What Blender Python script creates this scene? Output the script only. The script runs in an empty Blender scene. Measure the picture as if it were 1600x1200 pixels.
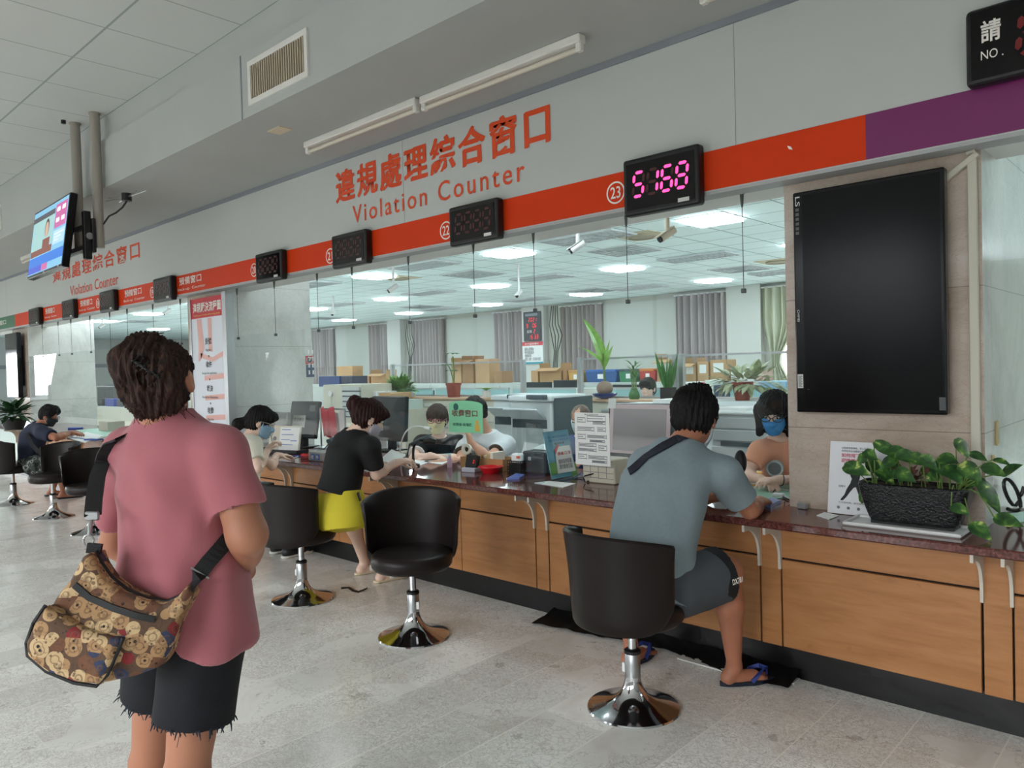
import bpy, bmesh, math, random
import numpy as np
from mathutils import Vector, Matrix, Euler

# ------------------------------------------------------------------ camera, world, light, exposure
S = bpy.context.scene
C = S.collection
FPX, EYE = 1190.0, 1.50
YAW, PITCH, ROLL = math.atan(1275 / FPX), math.atan(26 / FPX), math.atan(.027)
_fh = Vector((-math.cos(YAW), math.sin(YAW), 0)); _r0 = Vector((math.sin(YAW), math.cos(YAW), 0)); _up = Vector((0, 0, 1))
_fw = _fh * math.cos(PITCH) - _up * math.sin(PITCH)
_u0 = _up * math.cos(PITCH) + _fh * math.sin(PITCH)
_R = _r0 * math.cos(ROLL) - _u0 * math.sin(ROLL)
_U = _u0 * math.cos(ROLL) + _r0 * math.sin(ROLL)
cam = bpy.data.objects.new('camera', bpy.data.cameras.new('camera'))
C.objects.link(cam)
cam.data.sensor_width = 36; cam.data.lens = FPX / 1600 * 36; cam.data.clip_start = .05; cam.data.clip_end = 200
cam.matrix_world = Matrix(((_R.x, _U.x, -_fw.x, 0), (_R.y, _U.y, -_fw.y, 0), (_R.z, _U.z, -_fw.z, EYE), (0, 0, 0, 1)))
S.camera = cam
S.view_settings.view_transform = 'Standard'; S.view_settings.look = 'None'
S.view_settings.gamma = 1; S.view_settings.use_curve_mapping = False
S.view_settings.exposure = 0.0
w = bpy.data.worlds.new('daylight'); S.world = w; w.use_nodes = True
w.node_tree.nodes['Background'].inputs[0].default_value = (.86, .93, 1, 1)
w.node_tree.nodes['Background'].inputs[1].default_value = 1.1
WIN_POWER = 148.0         # daylight through each hall window
LAMP_EMIT = 32.0          # lit office ceiling panels
PI = math.pi

def area(name, loc, target, sx, sy, power, col=(1, 1, 1)):
    l = bpy.data.lights.new(name, 'AREA'); l.shape = 'RECTANGLE'; l.size = sx; l.size_y = sy; l.energy = power; l.color = col; l.spread = math.radians(92)
    o = bpy.data.objects.new(name, l); C.objects.link(o); o.location = loc
    o.rotation_euler = (Vector(target) - Vector(loc)).to_track_quat('-Z', 'Y').to_euler()
    return o
BACK_Y, END_X = -6.0, -24.0
BACK_WINDOWS = [-20.5, -16.5, -12.5, -8.5, -4.5, -.5, 3.5]   # centres, 2.6 wide
for i, x in enumerate(BACK_WINDOWS):
    area('window_daylight', (x, BACK_Y + .12, 2.6), (x, BACK_Y + 2.6, 0), 2.5, 1.8, WIN_POWER, (.93, .97, 1))
END_WINDOWS = [(-5.4, .9), (-2.2, .9), (.95, .8)]            # y centre, width
for y, wd in END_WINDOWS:
    area('window_daylight', (END_X + .12, y, 1.65), (END_X + 2.4, y, 0), wd, 1.4, WIN_POWER * wd / 1.6, (.93, .97, 1))

# ------------------------------------------------------------------ pixel rays (photo pixel -> point on a known plane)
def ray(x, y): return _fw + _R * ((x - 800) / FPX) - _U * ((y - 600) / FPX)
def aty(x, y, Y): d = ray(x, y); return Vector((0, 0, EYE)) + d * (Y / d.y)
def atz(x, y, z): d = ray(x, y); return Vector((0, 0, EYE)) + d * ((z - EYE) / d.z)
def atx(x, y, X): d = ray(x, y); return Vector((0, 0, EYE)) + d * (X / d.x)
def atd(x, y, D): d = ray(x, y); return Vector((0, 0, EYE)) + d * (D / d.dot(_fw))

# ------------------------------------------------------------------ materials
def lin(c):
    return tuple(((v / 255) / 12.92 if v / 255 <= .04045 else ((v / 255 + .055) / 1.055) ** 2.4) for v in c)
_M = {}
def mat(name, c, rough=.5, metal=0., var=.0, vscale=8., bump=0., bscale=60., emit=None, es=1., coat=0., spec=.5, sheen=0.):
    if name in _M: return _M[name]
    m = bpy.data.materials.new(name); m.use_nodes = True; nt = m.node_tree; b = nt.nodes['Principled BSDF']
    col = lin(c)
    b.inputs['Base Color'].default_value = (*col, 1); b.inputs['Roughness'].default_value = rough; b.inputs['Metallic'].default_value = metal
    b.inputs['Specular IOR Level'].default_value = spec
    if coat: b.inputs['Coat Weight'].default_value = coat; b.inputs['Coat Roughness'].default_value = .08
    if sheen: b.inputs['Sheen Weight'].default_value = sheen
    if emit: b.inputs['Emission Color'].default_value = (*lin(emit), 1); b.inputs['Emission Strength'].default_value = es
    if var or bump:
        tc = nt.nodes.new('ShaderNodeTexCoord')
    if var:
        n = nt.nodes.new('ShaderNodeTexNoise'); n.inputs['Scale'].default_value = vscale; n.inputs['Detail'].default_value = 4
        nt.links.new(tc.outputs['Object'], n.inputs['Vector'])
        r = nt.nodes.new('ShaderNodeValToRGB')
        r.color_ramp.elements[0].position = .3; r.color_ramp.elements[1].position = .7
        r.color_ramp.elements[0].color = (*[max(0, v * (1 - var)) for v in col], 1); r.color_ramp.elements[1].color = (*[min(1, v * (1 + var)) for v in col], 1)
        nt.links.new(n.outputs['Fac'], r.inputs['Fac']); nt.links.new(r.outputs['Color'], b.inputs['Base Color'])
    if bump:
        n2 = nt.nodes.new('ShaderNodeTexNoise'); n2.inputs['Scale'].default_value = bscale; n2.inputs['Detail'].default_value = 3
        nt.links.new(tc.outputs['Object'], n2.inputs['Vector'])
        bp = nt.nodes.new('ShaderNodeBump'); bp.inputs['Strength'].default_value = bump; bp.inputs['Distance'].default_value = .01
        nt.links.new(n2.outputs['Fac'], bp.inputs['Height']); nt.links.new(bp.outputs['Normal'], b.inputs['Normal'])
    _M[name] = m
    return m

class NT:
    """small node-graph helper"""
    def __init__(s, name):
        s.m = bpy.data.materials.new(name); s.m.use_nodes = True; s.t = s.m.node_tree; s.b = s.t.nodes['Principled BSDF']
        s.tc = s.t.nodes.new('ShaderNodeTexCoord'); s.P = s.tc.outputs['Object']
    def n(s, kind, **kw):
        nd = s.t.nodes.new(kind)
        for k, v in kw.items():
            if k.startswith('_'): setattr(nd, k[1:], v)
            else:
                i = nd.inputs[k.replace('__', ' ')] if not k.isdigit() else nd.inputs[int(k)]
                if hasattr(v, 'is_output'): s.t.links.new(v, i)
                else: i.default_value = v
        return nd
    def math(s, op, a, b=0.):
        nd = s.t.nodes.new('ShaderNodeMath'); nd.operation = op
        for k, v in ((0, a), (1, b)):
            if hasattr(v, 'is_output'): s.t.links.new(v, nd.inputs[k])
            else: nd.inputs[k].default_value = v
        return nd.outputs[0]
    def mix(s, f, a, b):
        nd = s.t.nodes.new('ShaderNodeMix'); nd.data_type = 'RGBA'
        for k, v in ((0, f), (6, a), (7, b)):
            if hasattr(v, 'is_output'): s.t.links.new(v, nd.inputs[k])
            else: nd.inputs[k].default_value = v if k == 0 else (*v, 1)
        return nd.outputs[2]
    def xyz(s):
        q = s.n('ShaderNodeSeparateXYZ', Vector=s.P); return q.outputs
    def line(s, coord, period, off, width):
        """1 on a line of the given width every period"""
        f = s.math('FRACT', s.math('DIVIDE', s.math('SUBTRACT', coord, off - width / 2 - 1000 * period), period))
        return s.math('LESS_THAN', f, width / period)
    def ramp(s, f, stops):
        r = s.t.nodes.new('ShaderNodeValToRGB'); e = r.color_ramp.elements
        while len(e) < len(stops): e.new(.5)
        for k, (p, c) in enumerate(stops): e[k].position = p; e[k].color = (*c, 1)
        s.t.links.new(f, r.inputs['Fac']); return r.outputs['Color']
    def out(s, col, rough=.5, bump=None, bs=.2, **kw):
        if hasattr(col, 'is_output'): s.t.links.new(col, s.b.inputs['Base Color'])
        else: s.b.inputs['Base Color'].default_value = (*col, 1)
        if hasattr(rough, 'is_output'): s.t.links.new(rough, s.b.inputs['Roughness'])
        else: s.b.inputs['Roughness'].default_value = rough
        if bump is not None:
            bp = s.n('ShaderNodeBump', Height=bump, Strength=bs, Distance=.01); s.t.links.new(bp.outputs['Normal'], s.b.inputs['Normal'])
        for k, v in kw.items(): s.b.inputs[k.replace('__', ' ')].default_value = v
        return s.m

def glass_mat(name, tint=(.98, .995, .992), refl=.5):
    """thin clear sheet: see-through with a Schlick reflection on each face"""
    m = bpy.data.materials.new(name); m.use_nodes = True; t = m.node_tree; t.nodes.clear()
    o = t.nodes.new('ShaderNodeOutputMaterial'); a = t.nodes.new('ShaderNodeBsdfTransparent'); g = t.nodes.new('ShaderNodeBsdfGlossy'); x = t.nodes.new('ShaderNodeMixShader')
    f = t.nodes.new('ShaderNodeLayerWeight'); p = t.nodes.new('ShaderNodeMath'); p.operation = 'POWER'; p.inputs[1].default_value = 5; q = t.nodes.new('ShaderNodeMath'); q.operation = 'MULTIPLY_ADD'; q.inputs[1].default_value = refl; q.inputs[2].default_value = .035
    a.inputs[0].default_value = (*tint, 1); g.inputs['Roughness'].default_value = .01
    t.links.new(f.outputs['Facing'], p.inputs[0]); t.links.new(p.outputs[0], q.inputs[0]); t.links.new(q.outputs[0], x.inputs[0])
    t.links.new(a.outputs[0], x.inputs[1]); t.links.new(g.outputs[0], x.inputs[2]); t.links.new(x.outputs[0], o.inputs[0])
    return m

# ------------------------------------------------------------------ mesh building
class MB:
    def __init__(s): s.bm = bmesh.new()
    def box(s, x0, x1, y0, y1, z0, z1, bev=0., mtx=None, seg=1):
        m = Matrix.Translation(((x0 + x1) / 2, (y0 + y1) / 2, (z0 + z1) / 2)) @ Matrix.Diagonal((abs(x1 - x0), abs(y1 - y0), abs(z1 - z0), 1))
        if mtx is not None: m = mtx @ m
        r = bmesh.ops.create_cube(s.bm, size=1, matrix=m)
        if bev:
            es = list({e for v in r['verts'] for e in v.link_edges})
            bmesh.ops.bevel(s.bm, geom=es, offset=bev, segments=seg, affect='EDGES', profile=.5)
        return s
    def cyl(s, p0, p1, r0, r1=None, n=16, caps=True):
        r1 = r0 if r1 is None else r1
        p0, p1 = Vector(p0), Vector(p1); d = p1 - p0
        q = d.to_track_quat('Z', 'Y').to_matrix()
        rings = []
        for p, r in ((p0, r0), (p1, r1)):
            rings.append([s.bm.verts.new(p + q @ Vector((r * math.cos(2 * PI * k / n), r * math.sin(2 * PI * k / n), 0))) for k in range(n)])
        for k in range(n): s.bm.faces.new((rings[0][k], rings[0][(k + 1) % n], rings[1][(k + 1) % n], rings[1][k]))
        if caps: s.bm.faces.new(rings[0][::-1]); s.bm.faces.new(rings[1])
        return s
    def tube(s, pts, r, n=8, closed=False):
        pts = [Vector(p) for p in pts]; N = len(pts); rs = r if isinstance(r, (list, tuple)) else [r] * N
        ref = Vector((.31, .23, .92)); rings = []
        for i, p in enumerate(pts):
            a = pts[(i - 1) % N] if (i > 0 or closed) else p; b = pts[(i + 1) % N] if (i < N - 1 or closed) else p
            d = (b - a)
            if d.length < 1e-9: d = Vector((0, 0, 1))
            d.normalize(); u = d.cross(ref)
            if u.length < 1e-3: u = d.cross(Vector((1, 0, 0)))
            u.normalize(); v = d.cross(u)
            rings.append([s.bm.verts.new(p + (u * math.cos(2 * PI * k / n) + v * math.sin(2 * PI * k / n)) * rs[i]) for k in range(n)])
        for i in range(N if closed else N - 1):
            A, B = rings[i], rings[(i + 1) % N]
            for k in range(n): s.bm.faces.new((A[k], A[(k + 1) % n], B[(k + 1) % n], B[k]))
        if not closed: s.bm.faces.new(rings[0][::-1]); s.bm.faces.new(rings[-1])
        return s
    def ribbon(s, pts, wdirs, width, th=.003):
        """flat strap along pts; wdirs gives the across direction at each point"""
        rings = []
        pts = [Vector(p) for p in pts]
        for i, p in enumerate(pts):
            a = pts[max(i - 1, 0)]; b = pts[min(i + 1, len(pts) - 1)]; d = (b - a).normalized()
            wv = Vector(wdirs[i] if isinstance(wdirs, list) else wdirs); wv = (wv - d * wv.dot(d)).normalized(); nv = d.cross(wv)
            wd = width[i] if isinstance(width, list) else width
            rings.append([s.bm.verts.new(p + wv * (sx * wd / 2) + nv * (sy * th / 2)) for sx, sy in ((-1, -1), (1, -1), (1, 1), (-1, 1))])
        for i in range(len(rings) - 1):
            for k in range(4): s.bm.faces.new((rings[i][k], rings[i][(k + 1) % 4], rings[i + 1][(k + 1) % 4], rings[i + 1][k]))
        s.bm.faces.new(rings[0][::-1]); s.bm.faces.new(rings[-1])
        return s
    def lathe(s, prof, n=24, c=(0, 0, 0), mtx=None):
        c = Vector(c); rings = []
        for r, z in prof:
            if r < 1e-6: rings.append([s.bm.verts.new(c + Vector((0, 0, z)))])
            else: rings.append([s.bm.verts.new(c + Vector((r * math.cos(2 * PI * k / n), r * math.sin(2 * PI * k / n), z))) for k in range(n)])
        for A, B in zip(rings, rings[1:]):
            for k in range(n):
                f = [A[k % len(A)], A[(k + 1) % len(A)], B[(k + 1) % len(B)], B[k % len(B)]]
                f = list(dict.fromkeys(f))
                if len(f) > 2: s.bm.faces.new(f)
        if mtx is not None:
            for ring in rings:
                for v in ring: v.co = mtx @ v.co
        return s
    def prism(s, poly, t, mtx):
        """polygon in local xy, extruded t along local z, placed by mtx"""
        A = [s.bm.verts.new(mtx @ Vector((x, y, 0))) for x, y in poly]; B = [s.bm.verts.new(mtx @ Vector((x, y, t))) for x, y in poly]
        s.bm.faces.new(A[::-1]); s.bm.faces.new(B); n = len(poly)
        for k in range(n): s.bm.faces.new((A[k], A[(k + 1) % n], B[(k + 1) % n], B[k]))
        return s
    def ell(s, c, r, n=14, mtx=None):
        m = Matrix.Translation(Vector(c)) @ Matrix.Diagonal((*(r if hasattr(r, '__len__') else (r, r, r)), 1))
        if mtx is not None: m = mtx @ m
        bmesh.ops.create_uvsphere(s.bm, u_segments=n, v_segments=max(6, n * 2 // 3), radius=1, matrix=m)
        return s
    def grid(s, fn, nu, nv, closed_u=False):
        """surface fn(u,v), u,v in 0..1"""
        V = [[s.bm.verts.new(Vector(fn(i / (nu - (0 if closed_u else 1)), j / (nv - 1)))) for j in range(nv)] for i in range(nu)]
        for i in range(nu if closed_u else nu - 1):
            for j in range(nv - 1):
                s.bm.faces.new((V[i][j], V[(i + 1) % nu][j], V[(i + 1) % nu][j + 1], V[i][j + 1]))
        return s
    def poly(s, pts):
        s.bm.faces.new([s.bm.verts.new(Vector(p)) for p in pts]); return s
    def get(s, name, m, parent=None, smooth=False, recalc=True):
        if recalc: bmesh.ops.recalc_face_normals(s.bm, faces=s.bm.faces)
        me = bpy.data.meshes.new(name); s.bm.to_mesh(me); s.bm.free()
        return link(name, me, m, parent, smooth)
def link(name, me, m, parent=None, smooth=False):
    o = bpy.data.objects.new(name, me); C.objects.link(o)
    for x in (m if isinstance(m, (list, tuple)) else [m]): me.materials.append(x)
    if smooth:
        for p in me.polygons: p.use_smooth = True
        if smooth != 'all':
            me.set_sharp_from_angle(angle=math.radians(40))
    if parent is not None: o.parent = parent
    return o
def bx(name, m, parent, x0, x1, y0, y1, z0, z1, bev=0., **k): return MB().box(x0, x1, y0, y1, z0, z1, bev, **k).get(name, m, parent)
def tag(o, label=None, cat=None, group=None, kind=None):
    if label: o['label'] = label
    if cat: o['category'] = cat
    if group: o['group'] = group
    if kind: o['kind'] = kind
    return o
def struct(o): o['kind'] = 'structure'; return o
def thing(name, label, cat, loc=(0, 0, 0), rz=0., group=None, rot=None):
    o = bpy.data.objects.new(name, None); C.objects.link(o); o.location = loc; o.rotation_euler = rot if rot else (0, 0, rz); o.empty_display_size = .1
    return tag(o, label, cat, group)
def dup(root, loc, rz, label, group=None):
    r = root.copy(); C.objects.link(r); r.location = loc; r.rotation_euler = (0, 0, rz); r['label'] = label
    if group: r['group'] = group
    for ch in list(root.children):
        c = ch.copy(); C.objects.link(c); c.parent = r
        for g in list(ch.children):
            d = g.copy(); C.objects.link(d); d.parent = c
    return r
_dg = bpy.context.evaluated_depsgraph_get
def text(name, s, m, parent, origin, xdir, ydir, wd=None, ht=None, offset=0., ext=.002, align='L', spacing=1., line=1.):
    """lettering fitted to width wd and/or height ht; origin = lower left corner (or centre of the baseline for align C)"""
    cu = bpy.data.curves.new(name, 'FONT'); cu.body = s; cu.offset = offset; cu.extrude = 0; cu.space_character = spacing; cu.space_line = line; cu.resolution_u = 3
    if align == 'C': cu.align_x = 'CENTER'
    o = bpy.data.objects.new(name, cu); C.objects.link(o)
    me = bpy.data.meshes.new_from_object(o.evaluated_get(_dg())); bpy.data.objects.remove(o); bpy.data.curves.remove(cu)
    n = len(me.vertices); a = np.empty(n * 3, np.float32); me.vertices.foreach_get('co', a); a = a.reshape(-1, 3)
    lo, hi = a.min(0), a.max(0); sz = np.maximum(hi - lo, 1e-6)
    sx = wd / sz[0] if wd else ht / sz[1]; sy = ht / sz[1] if ht else wd / sz[0]
    p = (a - lo) * np.array([sx, sy, 1])
    if align == 'C': p[:, 0] -= (hi[0] - lo[0]) * sx / 2
    X = np.array(Vector(xdir).normalized()); Y = np.array(Vector(ydir).normalized()); Z = np.cross(X, Y)
    q = np.array(Vector(origin)) + p[:, :1] * X + p[:, 1:2] * Y + Z * ext
    me.vertices.foreach_set('co', q.astype(np.float32).ravel()); me.update()
    me.materials.clear()
    return link(name, me, m, parent)
XP, ZP = (1, 0, 0), (0, 0, 1)
# ------------------------------------------------------------------ surface materials
def marble(name, c1, c2, c3, scale, seams=(), rough=.25, veins=.5, coordscale=(1, 1, 1), vein_c=None, seam_c=None):
    t = NT(name)
    mp = t.n('ShaderNodeMapping', Vector=t.P); mp.inputs['Scale'].default_value = coordscale
    n1 = t.n('ShaderNodeTexNoise', Vector=mp.outputs[0], Scale=scale, Detail=6., Roughness=.62, Distortion=.6)
    n2 = t.n('ShaderNodeTexNoise', Vector=mp.outputs[0], Scale=scale * 5.5, Detail=6., Roughness=.7, Distortion=1.3)
    col = t.ramp(n1.outputs['Fac'], ((.3, lin(c1)), (.5, lin(c2)), (.72, lin(c3))))
    v = t.math('ABSOLUTE', t.math('SUBTRACT', n2.outputs['Fac'], .5)); v = t.math('LESS_THAN', v, .012)
    col = t.mix(t.math('MULTIPLY', v, veins), col, lin(vein_c or c1))
    q = t.xyz(); s = None
    for ax, per, off, wd in seams:
        l = t.line(q[ax], per, off, wd); s = l if s is None else t.math('MAXIMUM', s, l)
    if s is not None: col = t.mix(t.math('MULTIPLY', s, .7), col, lin(seam_c or c1))
    return t.out(col, rough)
def floor_mat():
    t = NT('floor_marble'); q = t.xyz()
    # stone slabs .31 x .62 in running bond, each slab a little different, speckled and scuffed
    row = t.math('FLOOR', t.math('DIVIDE', t.math('SUBTRACT', q[0], -2.165), .31))
    yo = t.math('ADD', q[1], t.math('MULTIPLY', t.math('MODULO', t.math('ADD', row, 1000.), 2.), .31))
    cell = t.math('FLOOR', t.math('DIVIDE', yo, .62))
    cv = t.n('ShaderNodeCombineXYZ', X=row, Y=cell, Z=0.)
    wn = t.n('ShaderNodeTexWhiteNoise', Vector=cv.outputs[0])
    sh = t.n('ShaderNodeVectorMath', _operation='ADD'); t.t.links.new(t.P, sh.inputs[0])
    sc = t.n('ShaderNodeVectorMath', _operation='SCALE', Scale=7.); t.t.links.new(wn.outputs['Color'], sc.inputs[0]); t.t.links.new(sc.outputs[0], sh.inputs[1])
    n1 = t.n('ShaderNodeTexNoise', Vector=sh.outputs[0], Scale=2.2, Detail=6., Roughness=.65, Distortion=.8)
    base = t.ramp(n1.outputs['Fac'], ((.28, lin((222, 217, 209))), (.5, lin((241, 239, 234))), (.75, lin((248, 247, 244)))))
    tone = t.math('MULTIPLY_ADD', wn.outputs['Value'], .2); t.t.nodes[-1].inputs[2].default_value = .88
    hs = t.n('ShaderNodeHueSaturation', Color=base, Value=tone); base = hs.outputs[0]
    n2 = t.n('ShaderNodeTexNoise', Vector=sh.outputs[0], Scale=26., Detail=5., Roughness=.75, Distortion=1.8)
    v = t.math('ABSOLUTE', t.math('SUBTRACT', n2.outputs['Fac'], .5)); v = t.math('LESS_THAN', v, .022)
    n3 = t.n('ShaderNodeTexNoise', Vector=t.P, Scale=1.1, Detail=3.)
    wv = t.n('ShaderNodeTexNoise', Vector=sh.outputs[0], Scale=14., Detail=3.); wa = t.n('ShaderNodeVectorMath', _operation='MULTIPLY_ADD'); t.t.links.new(wv.outputs['Color'], wa.inputs[0]); wa.inputs[1].default_value = (.09, .09, .09); t.t.links.new(sh.outputs[0], wa.inputs[2])
    ck = t.n('ShaderNodeTexVoronoi', _feature='DISTANCE_TO_EDGE', Vector=wa.outputs[0], Scale=30.)
    ckl = t.math('MULTIPLY', t.math('LESS_THAN', ck.outputs['Distance'], .06), t.math('GREATER_THAN', n1.outputs['Fac'], .50))
    base = t.mix(t.math('MULTIPLY', ckl, .32), base, lin((176, 164, 148)))
    v = t.math('MULTIPLY', v, t.math('GREATER_THAN', n3.outputs['Fac'], .47))
    col = t.mix(t.math('MULTIPLY', v, .45), base, lin((140, 124, 108)))
    n4 = t.n('ShaderNodeTexNoise', Vector=t.P, Scale=5., Detail=5., Roughness=.7)
    col = t.mix(t.math('MULTIPLY', t.math('GREATER_THAN', n4.outputs['Fac'], .64), .35), col, lin((118, 106, 96)))
    sx = t.line(q[0], .31, -2.165, .006); sy = t.line(yo, .62, 0., .0025)
    seam = t.math('MAXIMUM', sx, sy)
    col = t.mix(t.math('MULTIPLY', seam, .75), col, lin((248, 244, 234)))
    rg = t.math('MULTIPLY_ADD', n1.outputs['Fac'], .22); t.t.nodes[-1].inputs[2].default_value = .12
    return t.out(col, rg, bump=n2.outputs['Fac'], bs=.03)
def grid_mat(name, c, lc, lines, rough=.8, var=.03):
    t = NT(name); q = t.xyz(); s = None
    n1 = t.n('ShaderNodeTexNoise', Vector=t.P, Scale=.9, Detail=3.)
    a = lin(c); col = t.ramp(n1.outputs['Fac'], ((.3, [v * (1 - var) for v in a]), (.7, [min(1, v * (1 + var)) for v in a])))
    for ax, per, off, wd in lines:
        l = t.line(q[ax], per, off, wd); s = l if s is None else t.math('MAXIMUM', s, l)
    return t.out(t.mix(s, col, lin(lc)), rough)
M_FLOOR = floor_mat()
M_CEIL = grid_mat('hall_ceiling_tile', (196, 199, 195), (150, 158, 156), ((0, .655, -4.813, .012), (1, .63, 2.59, .016)))
M_OCEIL = grid_mat('office_ceiling_tile', (236, 252, 252), (120, 146, 150), ((0, .61, -4.0, .016), (1, .61, 3.99, .016)))
M_FASCIA = mat('fascia_board', (198, 201, 197), .55, var=.02, vscale=1.2)
M_BEAM = mat('painted_plaster', (178, 181, 178), .7, var=.03, vscale=1.5, bump=.05, bscale=20)
M_WALL = mat('office_wall_paint', (186, 186, 176), .75, var=.02, vscale=.8)
M_GREYWALL = mat('grey_wall_paint', (196, 198, 196), .75, var=.02, vscale=.8)
M_SOFFIT = mat('soffit_white', (228, 228, 224), .6, var=.02, vscale=1)
M_TRIM = mat('grey_trim', (140, 144, 150), .5)
M_PILLAR = marble('pillar_marble', (176, 156, 140), (200, 184, 170), (214, 204, 194), 1.6, ((2, .62, .55, .004),), rough=.16, veins=.35, coordscale=(1, 1, 2.2), vein_c=(160, 128, 108), seam_c=(120, 108, 98))
M_PILLAR_LIT = marble('pillar_marble_lit_side', (196, 194, 190), (222, 220, 214), (236, 234, 230), 1.8, ((2, .62, .55, .004), (1, 1.2, 3.67, .004)), rough=.2, veins=.25, coordscale=(1, 1, .8), vein_c=(180, 170, 160), seam_c=(160, 156, 150))
M_ORANGE = mat('orange_vinyl', (222, 62, 14), .5, var=.02, vscale=3, spec=.2)
M_PURPLE = mat('purple_vinyl', (122, 32, 98), .38)
M_GREEN = mat('green_vinyl', (34, 110, 70), .38)
M_WHITEV = mat('white_vinyl', (246, 240, 232), .45)
M_ORANGET = mat('orange_lettering', (228, 78, 30), .45)

# ------------------------------------------------------------------ setting
X0, X1 = END_X, 4.5
struct(bx('floor', M_FLOOR, None, X0 - .2, X1 + .2, BACK_Y - .2, 3.6, -.1, 0))
struct(bx('floor_office', grid_mat('office_floor_tile', (238, 236, 228), (200, 196, 188), ((0, .6, 0, .006), (1, .6, 3.6, .006)), .35), None, -34.2, X1 + .2, 3.6, 16, -.1, 0))
struct(bx('ceiling_hall', M_CEIL, None, X0, X1, BACK_Y, 2.59, 3.85, 3.95))
# beam between hall ceiling and fascia: face with a small setback at the top, flat underside
b = MB().box(X0, X1, 2.55, 3.67, 3.2, 3.62).box(X0, X1, 2.59, 3.67, 3.635, 3.95)
struct(b.get('beam_hall', M_BEAM))
struct(bx('trim_1', mat('dark_gap', (120, 118, 114), .8), None, X0, X1, 2.575, 2.6, 3.618, 3.637))
for k, x in enumerate((-4.78, -11.4, -1.2)): struct(bx('trim_%d' % (k + 2), M_TRIM, None, x, x + .012, 2.545, 2.551, 3.2, 3.62))
fas = bx('wall_front', M_FASCIA, None, X0, X1, 3.55, 3.66, 2.366, 3.2); struct(fas)
struct(bx('trim_5', M_TRIM, None, X0, X1, 3.535, 3.55, 3.165, 3.2))
for k, x in enumerate((-4.337, -1.756, -14.685)): struct(bx('trim_%d' % (k + 6), M_TRIM, None, x, x + .003, 3.5492, 3.551, 2.57, 3.165))
zs0, zs1 = 2.372, 2.568
struct(bx('trim_9', M_ORANGE, None, -14.218, -1.142, 3.545, 3.56, zs0, zs1))
struct(bx('trim_10', M_PURPLE, None, -1.142, X1, 3.545, 3.56, zs0, zs1))
struct(bx('trim_11', M_GREEN, None, -19.5, -14.218, 3.545, 3.56, zs0, zs1))
struct(bx('trim_12', mat('grey_soffit_edge', (176, 178, 178), .5), None, X0, X1, 3.55, 3.665, 2.35, 2.366))
struct(bx('ceiling_soffit', M_SOFFIT, None, X0 - 10, X1, 3.665, 3.96, 2.362, 3.3))
struct(bx('ceiling_office', M_OCEIL, None, -34, X1, 3.96, 15.8, 3.15, 3.3))
struct(bx('wall_office_back', M_WALL, None, -34, X1, 15.8, 16, 0, 3.2))
struct(bx('wall_office_right', M_WALL, None, X1, X1 + .2, 3.56, 15.8, 0, 3.2))
struct(bx('wall_office_left', M_GREYWALL, None, -34.2, -34, 3, 15.8, 0, 3.2))
# hall back wall with windows, end wall with windows
def wall_with_openings(name, along, c, openings, lo, hi, z0, z1, th, mt):
    mb = MB(); e = lo
    def add(a, b_, za, zb):
        if b_ - a < .01: return
        mb.box(a, b_, c - th, c, za, zb) if along == 'x' else mb.box(c - th, c, a, b_, za, zb)
    for p, wd in openings:
        add(e, p - wd / 2, 0, 3.95); add(p - wd / 2, p + wd / 2, 0, z0); add(p - wd / 2, p + wd / 2, z1, 3.95); e = p + wd / 2
    add(e, hi, 0, 3.95)
    return struct(mb.get(name, mt))
wall_with_openings('wall_back', 'x', BACK_Y, [(x, 2.6) for x in BACK_WINDOWS], X0, X1, 1.6, 3.6, .2, M_BEAM)
wall_with_openings('wall_left', 'y', END_X, END_WINDOWS, BACK_Y, 3.55, .9, 2.4, .2, M_BEAM)
struct(bx('wall_right', M_BEAM, None, X1, X1 + .2, BACK_Y, 3.55, 0, 3.95))
M_WFRAME = mat('window_frame_metal', (120, 120, 118), .4, .3)
for k, x in enumerate(BACK_WINDOWS):
    mb = MB()
    for a in (-1.3, -.03, 1.24): mb.box(x + a, x + a + .06, BACK_Y - .14, BACK_Y - .08, 1.6, 3.6)
    for z in (1.6, 2.9, 3.54): mb.box(x - 1.3, x + 1.3, BACK_Y - .14, BACK_Y - .08, z, z + .06)
    struct(mb.get('window_%d' % (k + 1), M_WFRAME))
for k, (y, wd) in enumerate(END_WINDOWS):
    mb = MB()
    for a in (-wd / 2, wd / 2 - .06): mb.box(END_X - .14, END_X - .08, y + a, y + a + .06, .9, 2.4)
    for z in (.9, 1.75, 2.34): mb.box(END_X - .14, END_X - .08, y - wd / 2, y + wd / 2, z, z + .06)
    struct(mb.get('window_%d' % (k + 8), M_WFRAME))
# pillars: warm marble, office light painted into the paler colour of the sides
for k, xr in enumerate((-.728, -7.37, -14.06, -20.7)):
    mb = MB(); mb.box(xr - .84, xr, 3.67, 4.66, 0, 3.2)
    for f in mb.bm.faces: f.material_index = 0 if f.normal.y < -.5 or f.calc_center_median().y < 3.68 else 1
    struct(mb.get('pillar_%d' % (k + 1), [M_PILLAR, M_PILLAR_LIT], recalc=False))

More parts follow.
